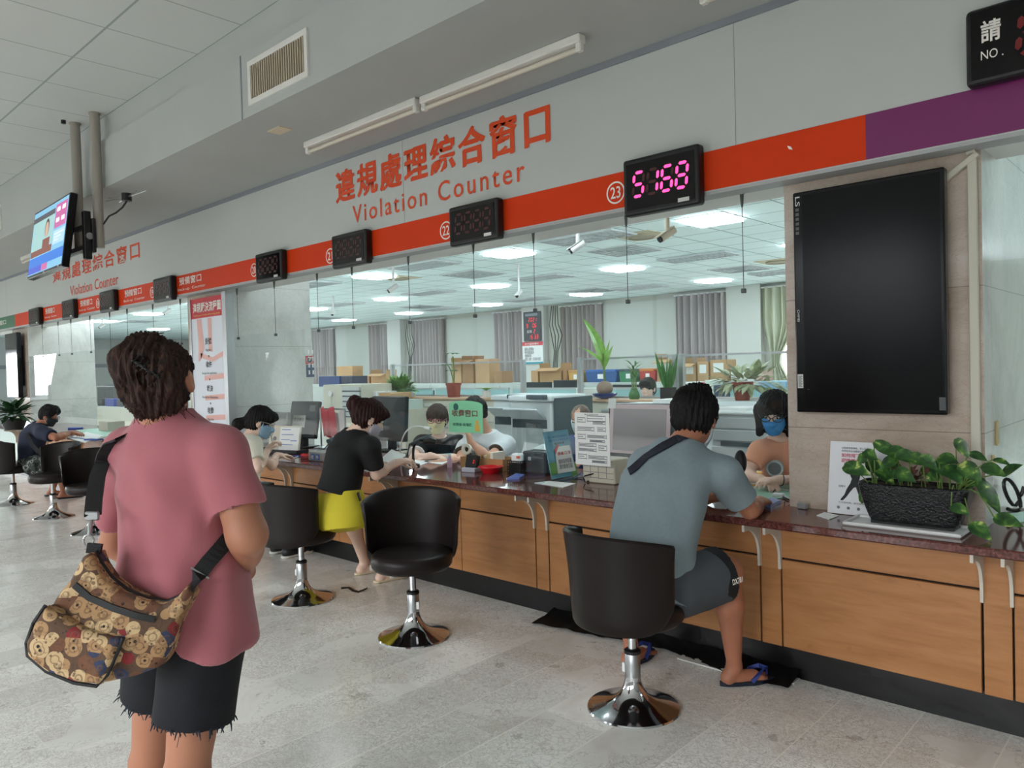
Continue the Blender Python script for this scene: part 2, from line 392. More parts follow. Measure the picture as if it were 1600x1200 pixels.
# fascia lettering (vinyl on the board)
FY = 3.5445
for q in (-.006, 0, .006): text('lettering', '違規處理綜合窗口', M_ORANGET, fas, (-5.18 + q, 3.5485 - q * .02, 2.842 + q * .5), XP, ZP, 2.235, .255, .014, spacing=1.22)
text('lettering', 'Violation Counter', M_ORANGET, fas, (-4.965, 3.5485, 2.655), XP, ZP, 1.81, .138, .006, spacing=1.25)
text('lettering', '違規處理綜合窗口', M_ORANGET, fas, (-12.26, 3.5485, 2.875), XP, ZP, 3.13, .21, .016, spacing=1.22)
text('lettering', 'Violation Counter', M_ORANGET, fas, (-11.55, 3.5485, 2.640), XP, ZP, 1.75, .135, .006)
for (px, py, s) in ((397, 422, '20'), (516, 400, '21'), (697, 360, '22'), (962, 301, '23'), (238, 457, '19'), (153, 474, '18')):
    p = aty(px, py, FY); r = .062
    mb = MB()
    for k in range(40):
        a, b2 = 2 * PI * k / 40, 2 * PI * (k + 1) / 40
        mb.poly([(p.x + q * math.cos(t), FY - .001, p.z + q * math.sin(t)) for q, t in ((r, a), (r, b2), (r - .009, b2), (r - .009, a))])
    ring = mb.get('lettering', M_WHITEV, fas)
    text('lettering', s, M_WHITEV, fas, (p.x, FY, p.z - .033), XP, ZP, .068, .066, .012, align='C')
for (px, py, wd) in ((71, 484, .42), (125, 470, .46), (195, 455, .50), (280, 440, .52)):
    p = aty(px, py, FY)
    text('lettering', '預備窗口', M_WHITEV, fas, (p.x, FY, 2.462), XP, ZP, wd, .082, .01)
    text('lettering', 'Back-up  Counter', M_WHITEV, fas, (p.x - .04, FY, 2.396), XP, ZP, wd + .13, .036)
p = aty(-2, 505, FY); text('lettering', '監理窗口', M_WHITEV, fas, (p.x - .35, FY, 2.44), XP, ZP, .8, .08, .008)
mb = MB(); p = aty(1234, 231, FY)
mb.poly([(p.x - .012, FY - .001, p.z + .012), (p.x - .004, FY - .001, p.z - .006), (p.x + .014, FY - .001, p.z - .012), (p.x + .006, FY - .001, p.z + .004)]); mb.get('scuff', M_WHITEV, fas)
# ------------------------------------------------------------------ service counter
M_GRANITE = None
def granite():
    t = NT('red_granite'); v = t.n('ShaderNodeTexVoronoi', Vector=t.P, Scale=260.); n1 = t.n('ShaderNodeTexNoise', Vector=t.P, Scale=90., Detail=4.)
    c = t.ramp(n1.outputs['Fac'], ((.3, lin((66, 36, 34))), (.55, lin((112, 62, 56))), (.75, lin((140, 92, 84)))))
    c = t.mix(t.math('MULTIPLY', v.outputs['Distance'], .35), c, lin((50, 30, 30)))
    return t.out(c, .09)
M_GRANITE = granite()
def wood():
    t = NT('orange_maple_laminate'); mp = t.n('ShaderNodeMapping', Vector=t.P); mp.inputs['Scale'].default_value = (1.2, 8, 9)
    n1 = t.n('ShaderNodeTexNoise', Vector=mp.outputs[0], Scale=2.5, Detail=6., Roughness=.6, Distortion=.4)
    c = t.ramp(n1.outputs['Fac'], ((.3, lin((160, 106, 60))), (.5, lin((176, 120, 72))), (.7, lin((184, 130, 82)))))
    n2 = t.n('ShaderNodeTexNoise', Vector=t.P, Scale=9., Detail=3.)
    c = t.mix(t.math('MULTIPLY', t.math('GREATER_THAN', n2.outputs['Fac'], .71), .35), c, lin((150, 92, 48)))
    return t.out(c, .42)
M_WOOD = wood()
M_BLACKFILM = mat('black_wrap_film', (10, 10, 12), .3, bump=.35, bscale=9)
M_BRACKET = mat('grey_bracket', (208, 200, 186), .5)
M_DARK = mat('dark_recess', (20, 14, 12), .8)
POSTS = [-.65, -1.575, -3.01, -4.44, -5.87, -7.30, -8.22, -9.66, -11.09, -12.52, -13.95]
CY = 3.455
wt = MB().box(-20, X1 - .02, 3.26, 3.66, .744, .78, .006)
for a, b_ in ((-14.05, -8.22), (-7.36, -1.575), (-.72, .44)): wt.box(a, b_, 3.655, 4.2, .746, .7798)
tag(wt.get('counter_worktop', M_GRANITE), 'long polished dark red granite worktop of the service counter', 'counter top')
tag(MB().box(-20, X1 - .02, 3.49, 3.64, 0, .15).get('plinth_board', M_BLACKFILM), 'black plinth strip wrapped in film under the counter panels', 'plinth')
names = ['under the small end pot and blue rack', 'under the tall dark monitor and planter', 'behind the man in grey', 'between the empty stool and the grey-shirt man', 'behind the woman in the yellow skirt', 'beside the girl in the cream top', 'below the red flow chart banner', 'right of the navy-shirt man', 'in front of the navy-shirt man', 'under the leafy pot at far end', 'at the far end by the far monitor']
edges = [X1 - .03] + POSTS + [-15.4]
def cabinet(i):
    right, left = edges[i], edges[i + 1]
    r = thing('counter_cabinet', 'orange wood counter front bay ' + bays[i], 'counter cabinet', (left, CY, .15), 0, 'counter front bays')
    L = right - left; pw = .095
    post = bx('post', M_WOOD, r, -pw / 2, pw / 2, 0, .12, 0, .592)
    a, b_ = pw / 2 + .006, L - pw / 2 - .008
    mid = [a, b_] if L < 1.0 or i == 0 else [a, (a + b_) / 2, b_]
    for q0, q1 in zip(mid, mid[1:]):
        bx('upper_panel', M_WOOD, r, q0 + .002, q1 - .002, 0, .02, .422, .592, .002)
        bx('lower_panel', M_WOOD, r, q0 + .002, q1 - .002, 0, .02, 0, .412, .002)
    bx('backing', M_DARK, r, a - .01, b_, .022, .03, 0, .592)
    # concave shelf brackets on both sides of the post
    pts = [(-.175, .592), (0, .592), (0, .37), (-.018, .37)]
    for k in range(9):
        t = k / 8 * PI / 2; pts.append((-.145 + .125 * math.cos(t) - 0, .425 + .135 * math.sin(t)))
    pts.append((-.175, .56))
    for sx in (-pw / 2 - .009, pw / 2 - .003):
        m = Matrix(((0, 0, 1, sx), (1, 0, 0, 0), (0, 1, 0, 0), (0, 0, 0, 1)))
        MB().prism(pts, .012, m).get('bracket', M_BRACKET, r)
bays = names
for i in range(len(POSTS)): cabinet(i)
# crumpled black film trailing on the floor
def film(u, v):
    x = -2.95 + u * 1.5; y = 3.35 + v * .13 - .04 * math.sin(u * 9) * (1 - v) - .08 * max(0, 1 - u * 7) * (1 - v)
    return (x, y, .006 + .035 * v * v + .006 * abs(math.sin(u * 31 + v * 5)) + .004 * abs(math.sin(u * 57 + 2)))
tag(MB().grid(film, 60, 8).get('plastic_sheet', mat('loose_black_film', (10, 10, 12), .5, spec=.3), None, True), 'crumpled black plastic sheet on the floor behind the grey-shirt man', 'plastic sheet')
tag(MB().box(-2.02, -1.74, 3.33, 3.41, .004, .012).box(-1.72, -1.45, 3.40, 3.47, .004, .012).get('cardboard_strip', mat('pale_card', (205, 205, 200), .7)), 'pale card strips on the floor beside the flip-flops', 'card strip')

# ------------------------------------------------------------------ stools
M_LEATHER = mat('brown_black_leatherette', (34, 28, 27), .34, bump=.12, bscale=220, spec=.22)
M_CHROME = mat('chrome', (205, 205, 208), .08, 1.)
M_STEEL = mat('satin_steel', (176, 178, 180), .28, 1.)
M_BLACKP = mat('black_plastic', (18, 18, 20), .4)
M_WHITEP = mat('white_plastic', (232, 232, 230), .4)
M_PAPER = mat('white_paper', (240, 240, 238), .8)
def stool_at(loc, f, label):
    r = thing('swivel_stool', label, 'stool', loc, math.atan2(-f[0], f[1]), 'swivel stools along the counter')
    MB().lathe([(0, 0), (.2, 0), (.203, .004), (.2, .010), (.17, .019), (.13, .03), (.09, .046), (.062, .068), (.045, .095), (.036, .125), (.033, .15), (0, .15)], 48).get('base', M_CHROME, r, True)
    MB().lathe([(.034, .13), (.034, .245), (.03, .25), (0, .25)], 24).get('column_sleeve', M_STEEL, r, True)
    bx('label_sticker', M_PAPER, r, -.0345, -.02, -.03, .03, .16, .20).matrix_local
    MB().lathe([(.030, .243), (.036, .243), (.036, .256), (.028, .262), (0, .262)], 20).get('collar', M_BLACKP, r, True)
    MB().lathe([(0, .25), (.019, .25), (.019, .385), (.07, .388), (.07, .392), (0, .392)], 20).get('gas_lift', M_CHROME, r, True)
    MB().lathe([(0, .388), (.19, .388), (.212, .394), (.226, .412), (.23, .44), (.226, .466), (.214, .478), (.2, .481), (.14, .486), (0, .49)], 48).get('seat', M_LEATHER, r, True)
    def shell(u, v):                       # u around the back, v round the section
        q = abs(u - .5) * 2; a = (u - .5) * math.radians(168); zc = .80 - .05 * q ** 2.4; z0 = .393 + .10 * q ** 7
        sec = [(.232, z0), (.237, max(.5, z0 + .02)), (.246, .64), (.262, zc - .02), (.268, zc), (.280, zc + .008), (.290, zc - .002), (.286, zc - .03), (.272, .64), (.263, max(.5, z0 + .02)), (.256, z0 + .012), (.250, z0), (.232, z0)]
        k = v * (len(sec) - 1); i = min(int(k), len(sec) - 2); t = k - i
        rr = sec[i][0] * (1 - t) + sec[i + 1][0] * t; z = sec[i][1] * (1 - t) + sec[i + 1][1] * t
        if u in (0., 1.): rr = .258 + (rr - .258) * .25
        return (rr * math.sin(a), -rr * math.cos(a), z)
    mb = MB().grid(shell, 41, 25); bmesh.ops.remove_doubles(mb.bm, verts=mb.bm.verts, dist=.0004); bmesh.ops.holes_fill(mb.bm, edges=[e for e in mb.bm.edges if e.is_boundary])
    mb.get('backrest', M_LEATHER, r, True)
    return r
st0 = stool_at((-1.887, 2.744, 0), (.12, 1), 'dark leather swivel stool under the man in the grey shirt')
dup(st0, (-3.34, 2.714, 0), math.atan2(-.72, -.70), 'empty dark swivel stool turned from the counter, beside the yellow skirt')
dup(st0, (-4.473, 2.70, 0), math.atan2(.02, 1), 'dark swivel stool under the woman in the yellow skirt')
dup(st0, (-5.66, 2.68, 0), math.atan2(0, 1), 'dark swivel stool under the girl in the cream top')
dup(st0, (-8.057, 2.60, 0), math.atan2(-.9, -.42), 'empty dark swivel stool half hidden behind the pink-shirt woman')
dup(st0, (-9.343, 2.62, 0), math.atan2(-.25, -1), 'empty dark swivel stool with its back against the counter')
dup(st0, (-10.744, 2.589, 0), math.atan2(0, 1), 'dark swivel stool under the man in the navy shirt')

# ------------------------------------------------------------------ glass screens hung over the counter
M_GLASS = glass_mat('screen_glass')
GY = 3.675
panes = [(-7.34, -5.29, 'between the flow chart banner and the woman in black'), (-5.27, -3.36, 'in front of the masked clerk in black'), (-3.34, -1.60, 'behind the grey-shirt man'), (-.70, .44, 'right of the tall dark monitor'),
         (-14.03, -12.13, 'at the far end by the leafy pot'), (-12.11, -10.2, 'in front of the navy-shirt man'), (-10.18, -8.25, 'left of the flow chart banner')]
for a, b_, s in panes:
    tag(bx('glass_screen', M_GLASS, None, a, b_, GY - .004, GY + .004, .957, 1.885), 'clear hanging glass screen ' + s, 'glass screen', 'hanging glass screens')
M_ANCHOR = mat('anchor_metal', (90, 92, 92), .35, .8)
words_ = ['first', 'second', 'third', 'fourth', 'fifth', 'sixth', 'seventh', 'eighth', 'ninth', 'tenth', 'eleventh', 'twelfth', 'thirteenth', 'fourteenth', 'fifteenth', 'sixteenth', 'seventeenth']
cab = None
for i, x in enumerate([-1.79, -2.5, -3.21, -3.76, -4.46, -5.18, -5.69, -6.4, -7.11, -8.4, -9.14, -9.92, -10.5, -11.22, -11.99, -12.55, -13.31]):
    lab = 'thin steel cable holding the glass, %s to the left of the tall dark monitor' % words_[i]
    if cab is None:
        cab = thing('suspension_cable', lab, 'cable', (x, GY, 1.86), 0, 'glass suspension cables')
        MB().lathe([(0, .508), (.022, .508), (.022, .498), (.010, .49), (.007, .44), (.004, .425), (0, .425)], 12).get('anchor', M_ANCHOR, cab, True)
        MB().cyl((0, 0, .01), (0, 0, .43), .0022, n=6).get('wire', M_ANCHOR, cab)
        MB().box(-.011, .011, -.012, .012, -.012, .012, .003).get('clamp', M_ANCHOR, cab)
    else: dup(cab, (x, GY, 1.86), 0, lab)

# ------------------------------------------------------------------ number displays
M_LED = mat('pink_led', (255, 60, 130), .4, emit=(255, 66, 140), es=2.3)
M_LEDR = mat('red_led', (230, 20, 30), .4, emit=(255, 30, 40), es=1.4)
M_LEDOFF = mat('unlit_led', (72, 13, 20), .4)
M_LEDDIM = mat('unlit_red_led', (120, 14, 18), .4)
M_FACE = mat('smoked_face', (10, 8, 10), .15, spec=.25)
M_STICK = mat('sticker', (214, 214, 210), .6)
SEG = {'0': 'abcdef', '1': 'bc', '2': 'abged', '3': 'abgcd', '4': 'fgbc', '5': 'afgcd', '6': 'afgedc', '7': 'abc', '8': 'abcdefg', '9': 'abcdfg', ' ': '', 'S': 'afgcd'}
def seg_polys(ch, x, z, wd, ht, y, th, mb, want=True):
    sl = .10
    for k in 'abcdefg':
        if (k in SEG[ch]) != want: continue
        g = th * .12
        hz = {'a': ht, 'g': ht / 2, 'd': 0.}
        if k in hz:
            zz = hz[k]; c0 = zz - th / 2; c1 = zz + th / 2; P = [(th / 2 + g, zz), (th + g, c1), (wd - th - g, c1), (wd - th / 2 - g, zz), (wd - th - g, c0), (th + g, c0)]
        else:
            xx = th * .25 if k in 'fe' else wd - th * .25; za, zb = (ht / 2, ht) if k in 'fb' else (0, ht / 2)
            P = [(xx, za + th * .5 + g), (xx - th / 2, za + th + g), (xx - th / 2, zb - th - g), (xx, zb - th * .5 - g), (xx + th / 2, zb - th - g), (xx + th / 2, za + th + g)]
        mb.poly([(x + p + q * sl, y, z + q) for p, q in P])
def display(xc, s, label, wd=.455, z0=2.318, z1=2.578, lit=True):
    r = thing('number_display', label, 'number display', (xc, 3.545, (z0 + z1) / 2), 0, 'queue number displays')
    h = (z1 - z0) / 2; bx('housing', M_BLACKP, r, -wd / 2, wd / 2, -.065, 0, -h, h, .016, seg=3)
    bx('face', M_FACE, r, -wd / 2 + .025, wd / 2 - .025, -.0675, -.06, -h + .03, h - .03)
    dw = .068; dh = .125; pitch = (wd - .11) / 4; on, off = MB(), MB()
    for k in range(4):
        x = -wd / 2 + .062 + k * pitch
        seg_polys(s[k], x, -dh / 2 + .008, dw, dh, -.069, .016, on, True)
        seg_polys(s[k], x, -dh / 2 + .008, dw, dh, -.0688, .016, off, False)
    on.get('lit_segments' if lit else 'digit_segments', M_LED if lit else M_LEDOFF, r)
    if lit: off.get('unlit_segments', M_LEDOFF, r)
    else: off.bm.free()
    bx('sticker', M_STICK, r, wd / 2 - .12, wd / 2 - .055, -.0695, -.067, -h + .025, -h + .045)
    return r
display(-2.153, 'S168', 'black number display showing 5168 in lit pink digits', .46, 2.30, 2.605)
display(-3.563, '8888', 'dark number display beside the circled 22', lit=False)
display(-4.945, '8888', 'dark number display beside the circled 21', lit=False)
display(-6.158, '8888', 'dark number display beside the circled 20', wd=.445, lit=False)
display(-8.40, '8888', 'dark number display above the red flow chart banner', .47, lit=False)
display(-10.04, '8888', 'dark number display under the hanging television', .47, lit=False)
display(-11.48, '8888', 'second dark number display from the green stripe', .47, lit=False)
display(-13.0, '8888', 'dark number display nearest the green stripe', .50, lit=False)
r = thing('number_display', 'large black call display with red digits above the purple stripe', 'number display', (-.74, 3.548, 2.71), 0, None)
bx('housing', M_BLACKP, r, 0, 1.0, -.07, 0, -.15, .15, .02, seg=3)
bx('face', M_FACE, r, .02, .98, -.0725, -.06, -.13, .13)
off = MB()
for k in range(4): seg_polys('8', .17 + k * .17, -.07, .11, .155, -.074, .022, off); off.cyl((.305 + k * .17, -.0735, -.068), (.305 + k * .17, -.0745, -.068), .009, n=10)
off.get('digit_segments', M_LEDDIM, r)
text('lettering', '請', M_WHITEV, r, (.055, -.0735, .005), XP, ZP, .068, .085, .02)
text('lettering', 'NO .', M_WHITEV, r, (.055, -.0735, -.06), XP, ZP, .075, .035)

# ------------------------------------------------------------------ tall dark monitor on the near pillar
M_GLOSSK = mat('glossy_black', (8, 8, 10), .15, spec=.3)
M_SCREEN = mat('switched_off_screen', (6, 6, 8), .18, spec=.18)
r = thing('wall_monitor', 'tall switched-off black monitor on the near marble pillar', 'monitor', (-1.489, 3.64, 1.25))
W, H = .644, 1.04
bx('bezel', M_GLOSSK, r, 0, W, -.06, -.005, 0, H, .008, seg=2)
bx('screen', M_SCREEN, r, .045, W - .018, -.0615, -.05, .018, H - .018)
bx('wall_mount', M_BLACKP, r, .15, .5, -.006, .03, .25, .8)
bx('barcode_label', M_STICK, r, .010, .036, -.0612, -.06, .115, .18)
mbk = MB()
for k in range(9): mbk.box(.0135 + .0, .0325 - .004 * (k % 2), -.0618, -.0613, .121 + k * .006, .1235 + k * .006)
mbk.get('barcode', M_BLACKP, r)
text('lettering', 'LS', M_STICK, r, (.014, -.0612, H - .022), (0, 0, -1), (1, 0, 0), .045, .022, .01)
text('lettering', 'CHIMEI', M_STICK, r, (.015, -.0612, .485), (0, 0, -1), (1, 0, 0), .055, .011)
for k in range(6): bx('feature_icon', mat('icon_grey', (96, 96, 96), .5), r, .014, .030, -.0614, -.0605, H - .09 - k * .022, H - .076 - k * .022)
bx('energy_label', mat('label_grey', (70, 72, 76), .5), r, W - .03, W - .006, -.0616, -.0605, .02, .075)
# cable trunking at the pillar corner
mb = MB().box(-.775, -.74, 3.645, 3.67, .95, 2.33, .003)
mb.box(-.012, .012, -.012, .012, 0, .2, .002, mtx=Matrix.Translation((-.90, 3.655, 2.22)) @ Matrix.Rotation(math.radians(55), 4, 'Y'))
mb.tube([(-.742, 3.657, 2.325), (-.75, 3.64, 2.345), (-.775, 3.64, 2.338)], .008)
tag(mb.get('cable_trunking', mat('cream_plastic', (206, 202, 186), .5)), 'cream cable trunking down the corner of the near marble pillar', 'cable trunking')
for k, (z0, z1, y) in enumerate(((1.10, 1.21, 3.86), (.98, 1.07, 3.78))):
    tag(MB().box(-.728, -.716, y, y + .03, z0, z1, .005).get('wall_clip', mat('yellowed_plastic', (214, 190, 140), .5)), ('upper' if k == 0 else 'lower') + ' yellowed plastic strip on the pale side of the near pillar', 'wall clip')

# ------------------------------------------------------------------ far monitor on the far pillar
r = thing('wall_monitor', 'tall dark monitor on the far marble pillar', 'monitor', (-14.87, 3.62, 1.22))
bx('bezel', M_GLOSSK, r, 0, .66, -.07, .0, 0, 1.06, .008)
bx('screen', mat('far_screen', (10, 11, 13), .08), r, .02, .64, -.0715, -.06, .02, 1.04)
bx('wall_mount', M_BLACKP, r, .1, .55, -.005, .05, .2, .85)

# ------------------------------------------------------------------ flow chart banner standing on the counter
M_BANW = mat('banner_white', (226, 230, 238), .5); M_BANR = mat('banner_red', (200, 34, 48), .5); M_BANP = mat('banner_pink', (232, 178, 168), .5); M_INK = mat('black_ink', (24, 24, 28), .6); M_ALU = mat('aluminium', (190, 192, 194), .35, .7); M_YEL = mat('yellow_ink', (246, 206, 60), .5)
r = thing('flow_chart_banner', 'tall flow chart sign with a red title standing before the marble pillar', 'sign', (-7.725, 3.50, .78))
W, H = .70, 1.50
bx('panel', M_BANW, r, 0, W, -.01, .01, 0, H)
bx('frame', M_ALU, r, W, W + .075, -.03, .05, 0, H + .02); bx('frame', M_ALU, r, -.02, 0, -.02, .03, 0, H)
bx('title_block', M_BANR, r, 0, W, -.0115, -.009, H - .20, H)
mb = MB()
yy = -.0112
mb.poly([(.12, yy, 1.29), (.22, yy, 1.29), (.27, yy, 1.0), (.18, yy, .88), (.13, yy, .86), (.14, yy, 1.05)]); mb.poly([(.36, yy, 1.29), (.44, yy, 1.29), (.44, yy, .95), (.36, yy, .97)]); mb.poly([(.18, yy, .95), (.44, yy, .90), (.68, yy, .96), (.68, yy, .91), (.44, yy, .855), (.18, yy, .9)])
for z in (.70, .50, .30, .12): mb.poly([(.25, yy, z + .02), (.68, yy, z + .04), (.68, yy, z - .01), (.25, yy, z - .03)])
mb.get('arrow_pattern', M_BANP, r)
text('lettering', '違規裁決流程圖', M_WHITEV, r, (.05, -.0125, H - .145), XP, ZP, .60, .10, .018)
text('lettering', 'The Procedure of traffic violations Adjudication', M_YEL, r, (.06, -.0125, H - .185), XP, ZP, .57, .022)
for s, e, z in (('掛號', 'Register', 1.03), ('收件', 'Accept the application', .80), ('裁決', 'Proceed to Adjudication', .56), ('收費', 'Pay a fine', .34)):
    text('lettering', s, M_INK, r, (.36, -.0122, z), XP, ZP, .13, .065, .01, align='C')
    text('lettering', e, M_INK, r, (.36, -.0122, z - .075), XP, ZP, None, .032, align='C')
    if z > .4: MB().poly([(.345, -.0122, z - .11), (.375, -.0122, z - .11), (.36, -.0122, z - .135)]).get('arrow', M_INK, r)

# ------------------------------------------------------------------ hanging television
Mc = [mat('tv_%d' % k, c, .3, emit=c, es=.75) for k, c in enumerate(((120, 180, 215), (70, 70, 80), (190, 90, 150), (170, 205, 225), (30, 110, 205), (60, 80, 190), (120, 60, 50), (200, 160, 140), (50, 36, 34), (150, 190, 190), (235, 240, 245)))]
tv = thing('television', 'hanging television with a lit news picture near the ceiling', 'television', (-7.86, 2.30, 3.12), 0, None, (math.radians(-8), 0, math.radians(-2)))
bx('bezel', M_GLOSSK, tv, -.58, .58, -.01, .05, -.655, 0, .006)
sc = MB(); li = 0
def rct(x0, x1, z0, z1, mi, lay):
    sc.poly([(x0, -.0115 - lay * .0003, z0), (x1, -.0115 - lay * .0003, z0), (x1, -.0115 - lay * .0003, z1), (x0, -.0115 - lay * .0003, z1)]); sc.bm.faces.ensure_lookup_table(); sc.bm.faces[-1].material_index = mi
rct(-.56, .56, -.63, -.02, 0, 0); rct(-.56, .17, -.12, -.07, 1, 1); rct(-.54, .17, -.40, -.12, 9, 1); rct(-.54, .17, -.46, -.40, 6, 1)
rct(.19, .54, -.27, -.05, 2, 1); rct(.19, .54, -.42, -.29, 3, 1); rct(-.56, .56, -.56, -.47, 4, 1); rct(-.56, -.1, -.62, -.56, 5, 1); rct(-.1, .1, -.62, -.56, 2, 2)
for k in range(2):
    for j in range(2): rct(.23 + j * .16, .33 + j * .16, -.12 - k * .1, -.08 - k * .1, 10, 2)
for k in range(3): rct(.22, .50 - .06 * k, -.33 - k * .03, -.32 - k * .03, 10, 2)
def disc(cx, cz, rx, rz, mi, lay):
    sc.poly([(cx + rx * math.cos(t * PI / 10), -.0115 - lay * .0003, cz + rz * math.sin(t * PI / 10)) for t in range(20)]); sc.bm.faces.ensure_lookup_table(); sc.bm.faces[-1].material_index = mi
disc(-.05, -.22, .07, .085, 8, 2); disc(-.05, -.235, .052, .07, 7, 3); rct(-.16, .08, -.40, -.32, 6, 2)
sc.get('screen', Mc, tv, recalc=False)
bx('badge', M_STICK, tv, .0, .02, -.0125, -.011, -.65, -.635); bx('badge', M_STICK, tv, .45, .48, -.0125, -.011, -.645, -.63)
def pole(x, y, z0, z1, lab):
    r = thing('ceiling_pole', lab, 'ceiling pole', (x, y, z0), 0, 'television poles')
    MB().cyl((0, 0, 0), (0, 0, z1 - z0), .042, n=20).get('tube', mat('grey_painted_steel', (158, 152, 142), .5), r, True)
    MB().cyl((0, 0, z1 - z0 - .012), (0, 0, z1 - z0), .05, n=20).get('flange', mat('grey_painted_steel', (158, 152, 142), .5), r)
    return r
pole(-7.29, 2.49, 2.66, 3.85, 'nearer grey ceiling pole beside the hanging television')
pole(-7.70, 2.46, 2.66, 3.85, 'farther grey ceiling pole behind the hanging television')
r = thing('television_mount', 'black bracket plate joining the television to its poles', 'bracket', (-7.29, 2.42, 2.55))
MB().box(-.03, .03, -.06, .0, .0, .42, .006).box(-.05, .05, .0, .03, .06, .36, .006).get('side_plate', M_BLACKP, r)
MB().box(-.5, .0, -.03, .0, .10, .14).box(-.5, .0, -.03, .0, .28, .32).get('rail', M_BLACKP, r)
MB().cyl((.03, -.02, .2), (.045, -.02, .2), .03, n=14).get('knob', M_STEEL, r)
r = thing('antenna', 'small black antenna with thin rods beside the television pole', 'antenna', (-6.98, 2.62, 3.07))
MB().cyl((0, 0, -.03), (0, 0, .035), .042, n=18).get('body', M_BLACKP, r, True)
mb = MB()
for a, l in ((0, .22), (.4, .3), (2.8, .34), (3.4, .36), (3.8, .26)): mb.cyl((0, 0, .0), (l * math.cos(a), l * .5 * math.sin(a), .02), .0045, n=6)
mb.get('rods', M_STEEL, r)
MB().tube([(0, 0, -.03), (-.05, -.02, -.08), (-.12, -.05, -.12), (-.2, -.08, -.14), (-.28, -.10, -.2)], .008).get('cable', M_BLACKP, r, True)

# ------------------------------------------------------------------ beam fittings
M_VENT = mat('vent_white', (222, 220, 214), .5)
def vent(x0, x1, z0, z1, lab):
    r = thing('wall_vent', lab, 'vent', (x0, 2.55, z0), 0, None); W, H = x1 - x0, z1 - z0
    mb = MB(); f = .035
    mb.box(-f, W + f, -.014, 0, -f, 0).box(-f, W + f, -.014, 0, H, H + f).box(-f, 0, -.014, 0, 0, H).box(W, W + f, -.014, 0, 0, H); mb.get('frame', M_VENT, r)
    bx('duct_back', mat('duct_dark', (74, 64, 56), .8), r, 0, W, -.002, -.0005, 0, H)
    mb = MB()
    for k in range(24): mb.box(W * (k + .2) / 24, W * (k + .55) / 24, -.012, -.002, 0, H)
    mb.get('louvres', mat('louvre_beige', (186, 172, 152), .5), r)
vent(-4.63, -3.99, 3.295, 3.51, 'louvred air vent in the beam face above the lamp batten')
p = aty(0, 340, 2.55); vent(p.x - .6, p.x + .04, p.z - .11, p.z + .11, 'louvred air vent at the far end of the beam')
M_BATTEN = mat('batten_white', (226, 224, 216), .45); M_TUBE = mat('unlit_tube', (214, 208, 190), .3)
def batten(xa, xb, y, lab):
    r = thing('fluorescent_batten', lab, 'ceiling light', (xa, y, 3.2), 0, 'fluorescent battens under the beam'); L = xb - xa
    MB().box(0, L, -.03, .03, -.045, 0, .006).get('housing', M_BATTEN, r)
    for x in (.02, L - .02): MB().box(x - .018, x + .018, -.018, .018, -.088, -.04, .006).get('lamp_holder', M_BATTEN, r)
    MB().cyl((.03, 0, -.072), (L - .03, 0, -.072), .0135, n=12).get('tube', M_TUBE, r, True)
batten(-4.94, -3.67, 3.14, 'unlit fluorescent batten over the word Violation, left one of the pair')
batten(-3.65, -2.39, 3.16, 'unlit fluorescent batten over the word Counter, right one of the pair')
batten(-12.1, -10.85, 3.14, 'unlit fluorescent batten behind the hanging television')
batten(-1.72, -.5, 3.16, 'unlit fluorescent batten cut by the top of the picture')
p = atz(437, 203, 3.2); tag(bx('cover_plate', mat('beige_plate', (214, 200, 170), .5), None, p.x - .08, p.x + .08, p.y - .05, p.y + .05, 3.194, 3.2), 'small beige cover plate on the underside of the beam', 'cover plate')
p = atz(99, 188, 3.85); tag(MB().cyl((p.x, p.y, 3.82), (p.x, p.y, 3.85), .02, n=10).get('ceiling_sensor', M_BLACKP), 'tiny dark sensor on the hall ceiling tiles', 'sensor')
# ------------------------------------------------------------------ the office behind the glass
def prect(x0, y0, x1, y1, Y):
    """photo rectangle on the plane Y -> X0, X1, z0, z1"""
    a, b_ = aty(x0, y1, Y), aty(x1, y0, Y); xm = (x0 + x1) / 2
    return a.x, b_.x, aty(xm, y1, Y).z, aty(xm, y0, Y).z
ordn = lambda k: ('first', 'second', 'third', 'fourth', 'fifth', 'sixth', 'seventh', 'eighth', 'ninth', 'tenth')[k]
M_LAMP = mat('lit_lamp', (255, 255, 255), .5, emit=(232, 248, 255), es=LAMP_EMIT)
M_LFRAME = mat('lamp_frame', (226, 230, 230), .5); M_LOUV = mat('mirror_louvre', (226, 232, 234), .3, .2)
rows = ((4.6, 'in the added unseen row nearest the counter'), (8.05, 'in the second row from the counter'), (10.9, 'in the third row from the counter'), (14.05, 'in the row by the curtains'))  # nearest row is added behind the soffit, unseen, to light clerks and counter
lampA = lampB = None
for j, (y, rn) in enumerate(rows):
    for k in range(8):
        x = -4.3 - 3.2 * k
        lab = 'lit square ceiling lamp %s, %s from the right' % (rn, ordn(k))
        if lampA is None:
            lampA = thing('ceiling_lamp', lab, 'ceiling lamp', (x, y, 3.15), 0, 'lit office ceiling lamps')
            bx('diffuser', M_LAMP, lampA, -.265, .265, -.265, .265, -.036, -.002)
            mb = MB(); f = .30
            mb.box(-f, f, -f, -.28, -.008, 0).box(-f, f, .28, f, -.008, 0).box(-f, -.28, -.28, .28, -.008, 0).box(.28, f, -.28, .28, -.008, 0)
            for q in (-.135, 0, .135): mb.box(q - .004, q + .004, -.265, .265, -.042, -.036).box(-.265, .265, q - .004, q + .004, -.042, -.036)
            mb.get('frame', M_LFRAME, lampA)
        else: dup(lampA, (x, y, 3.15), 0, lab)
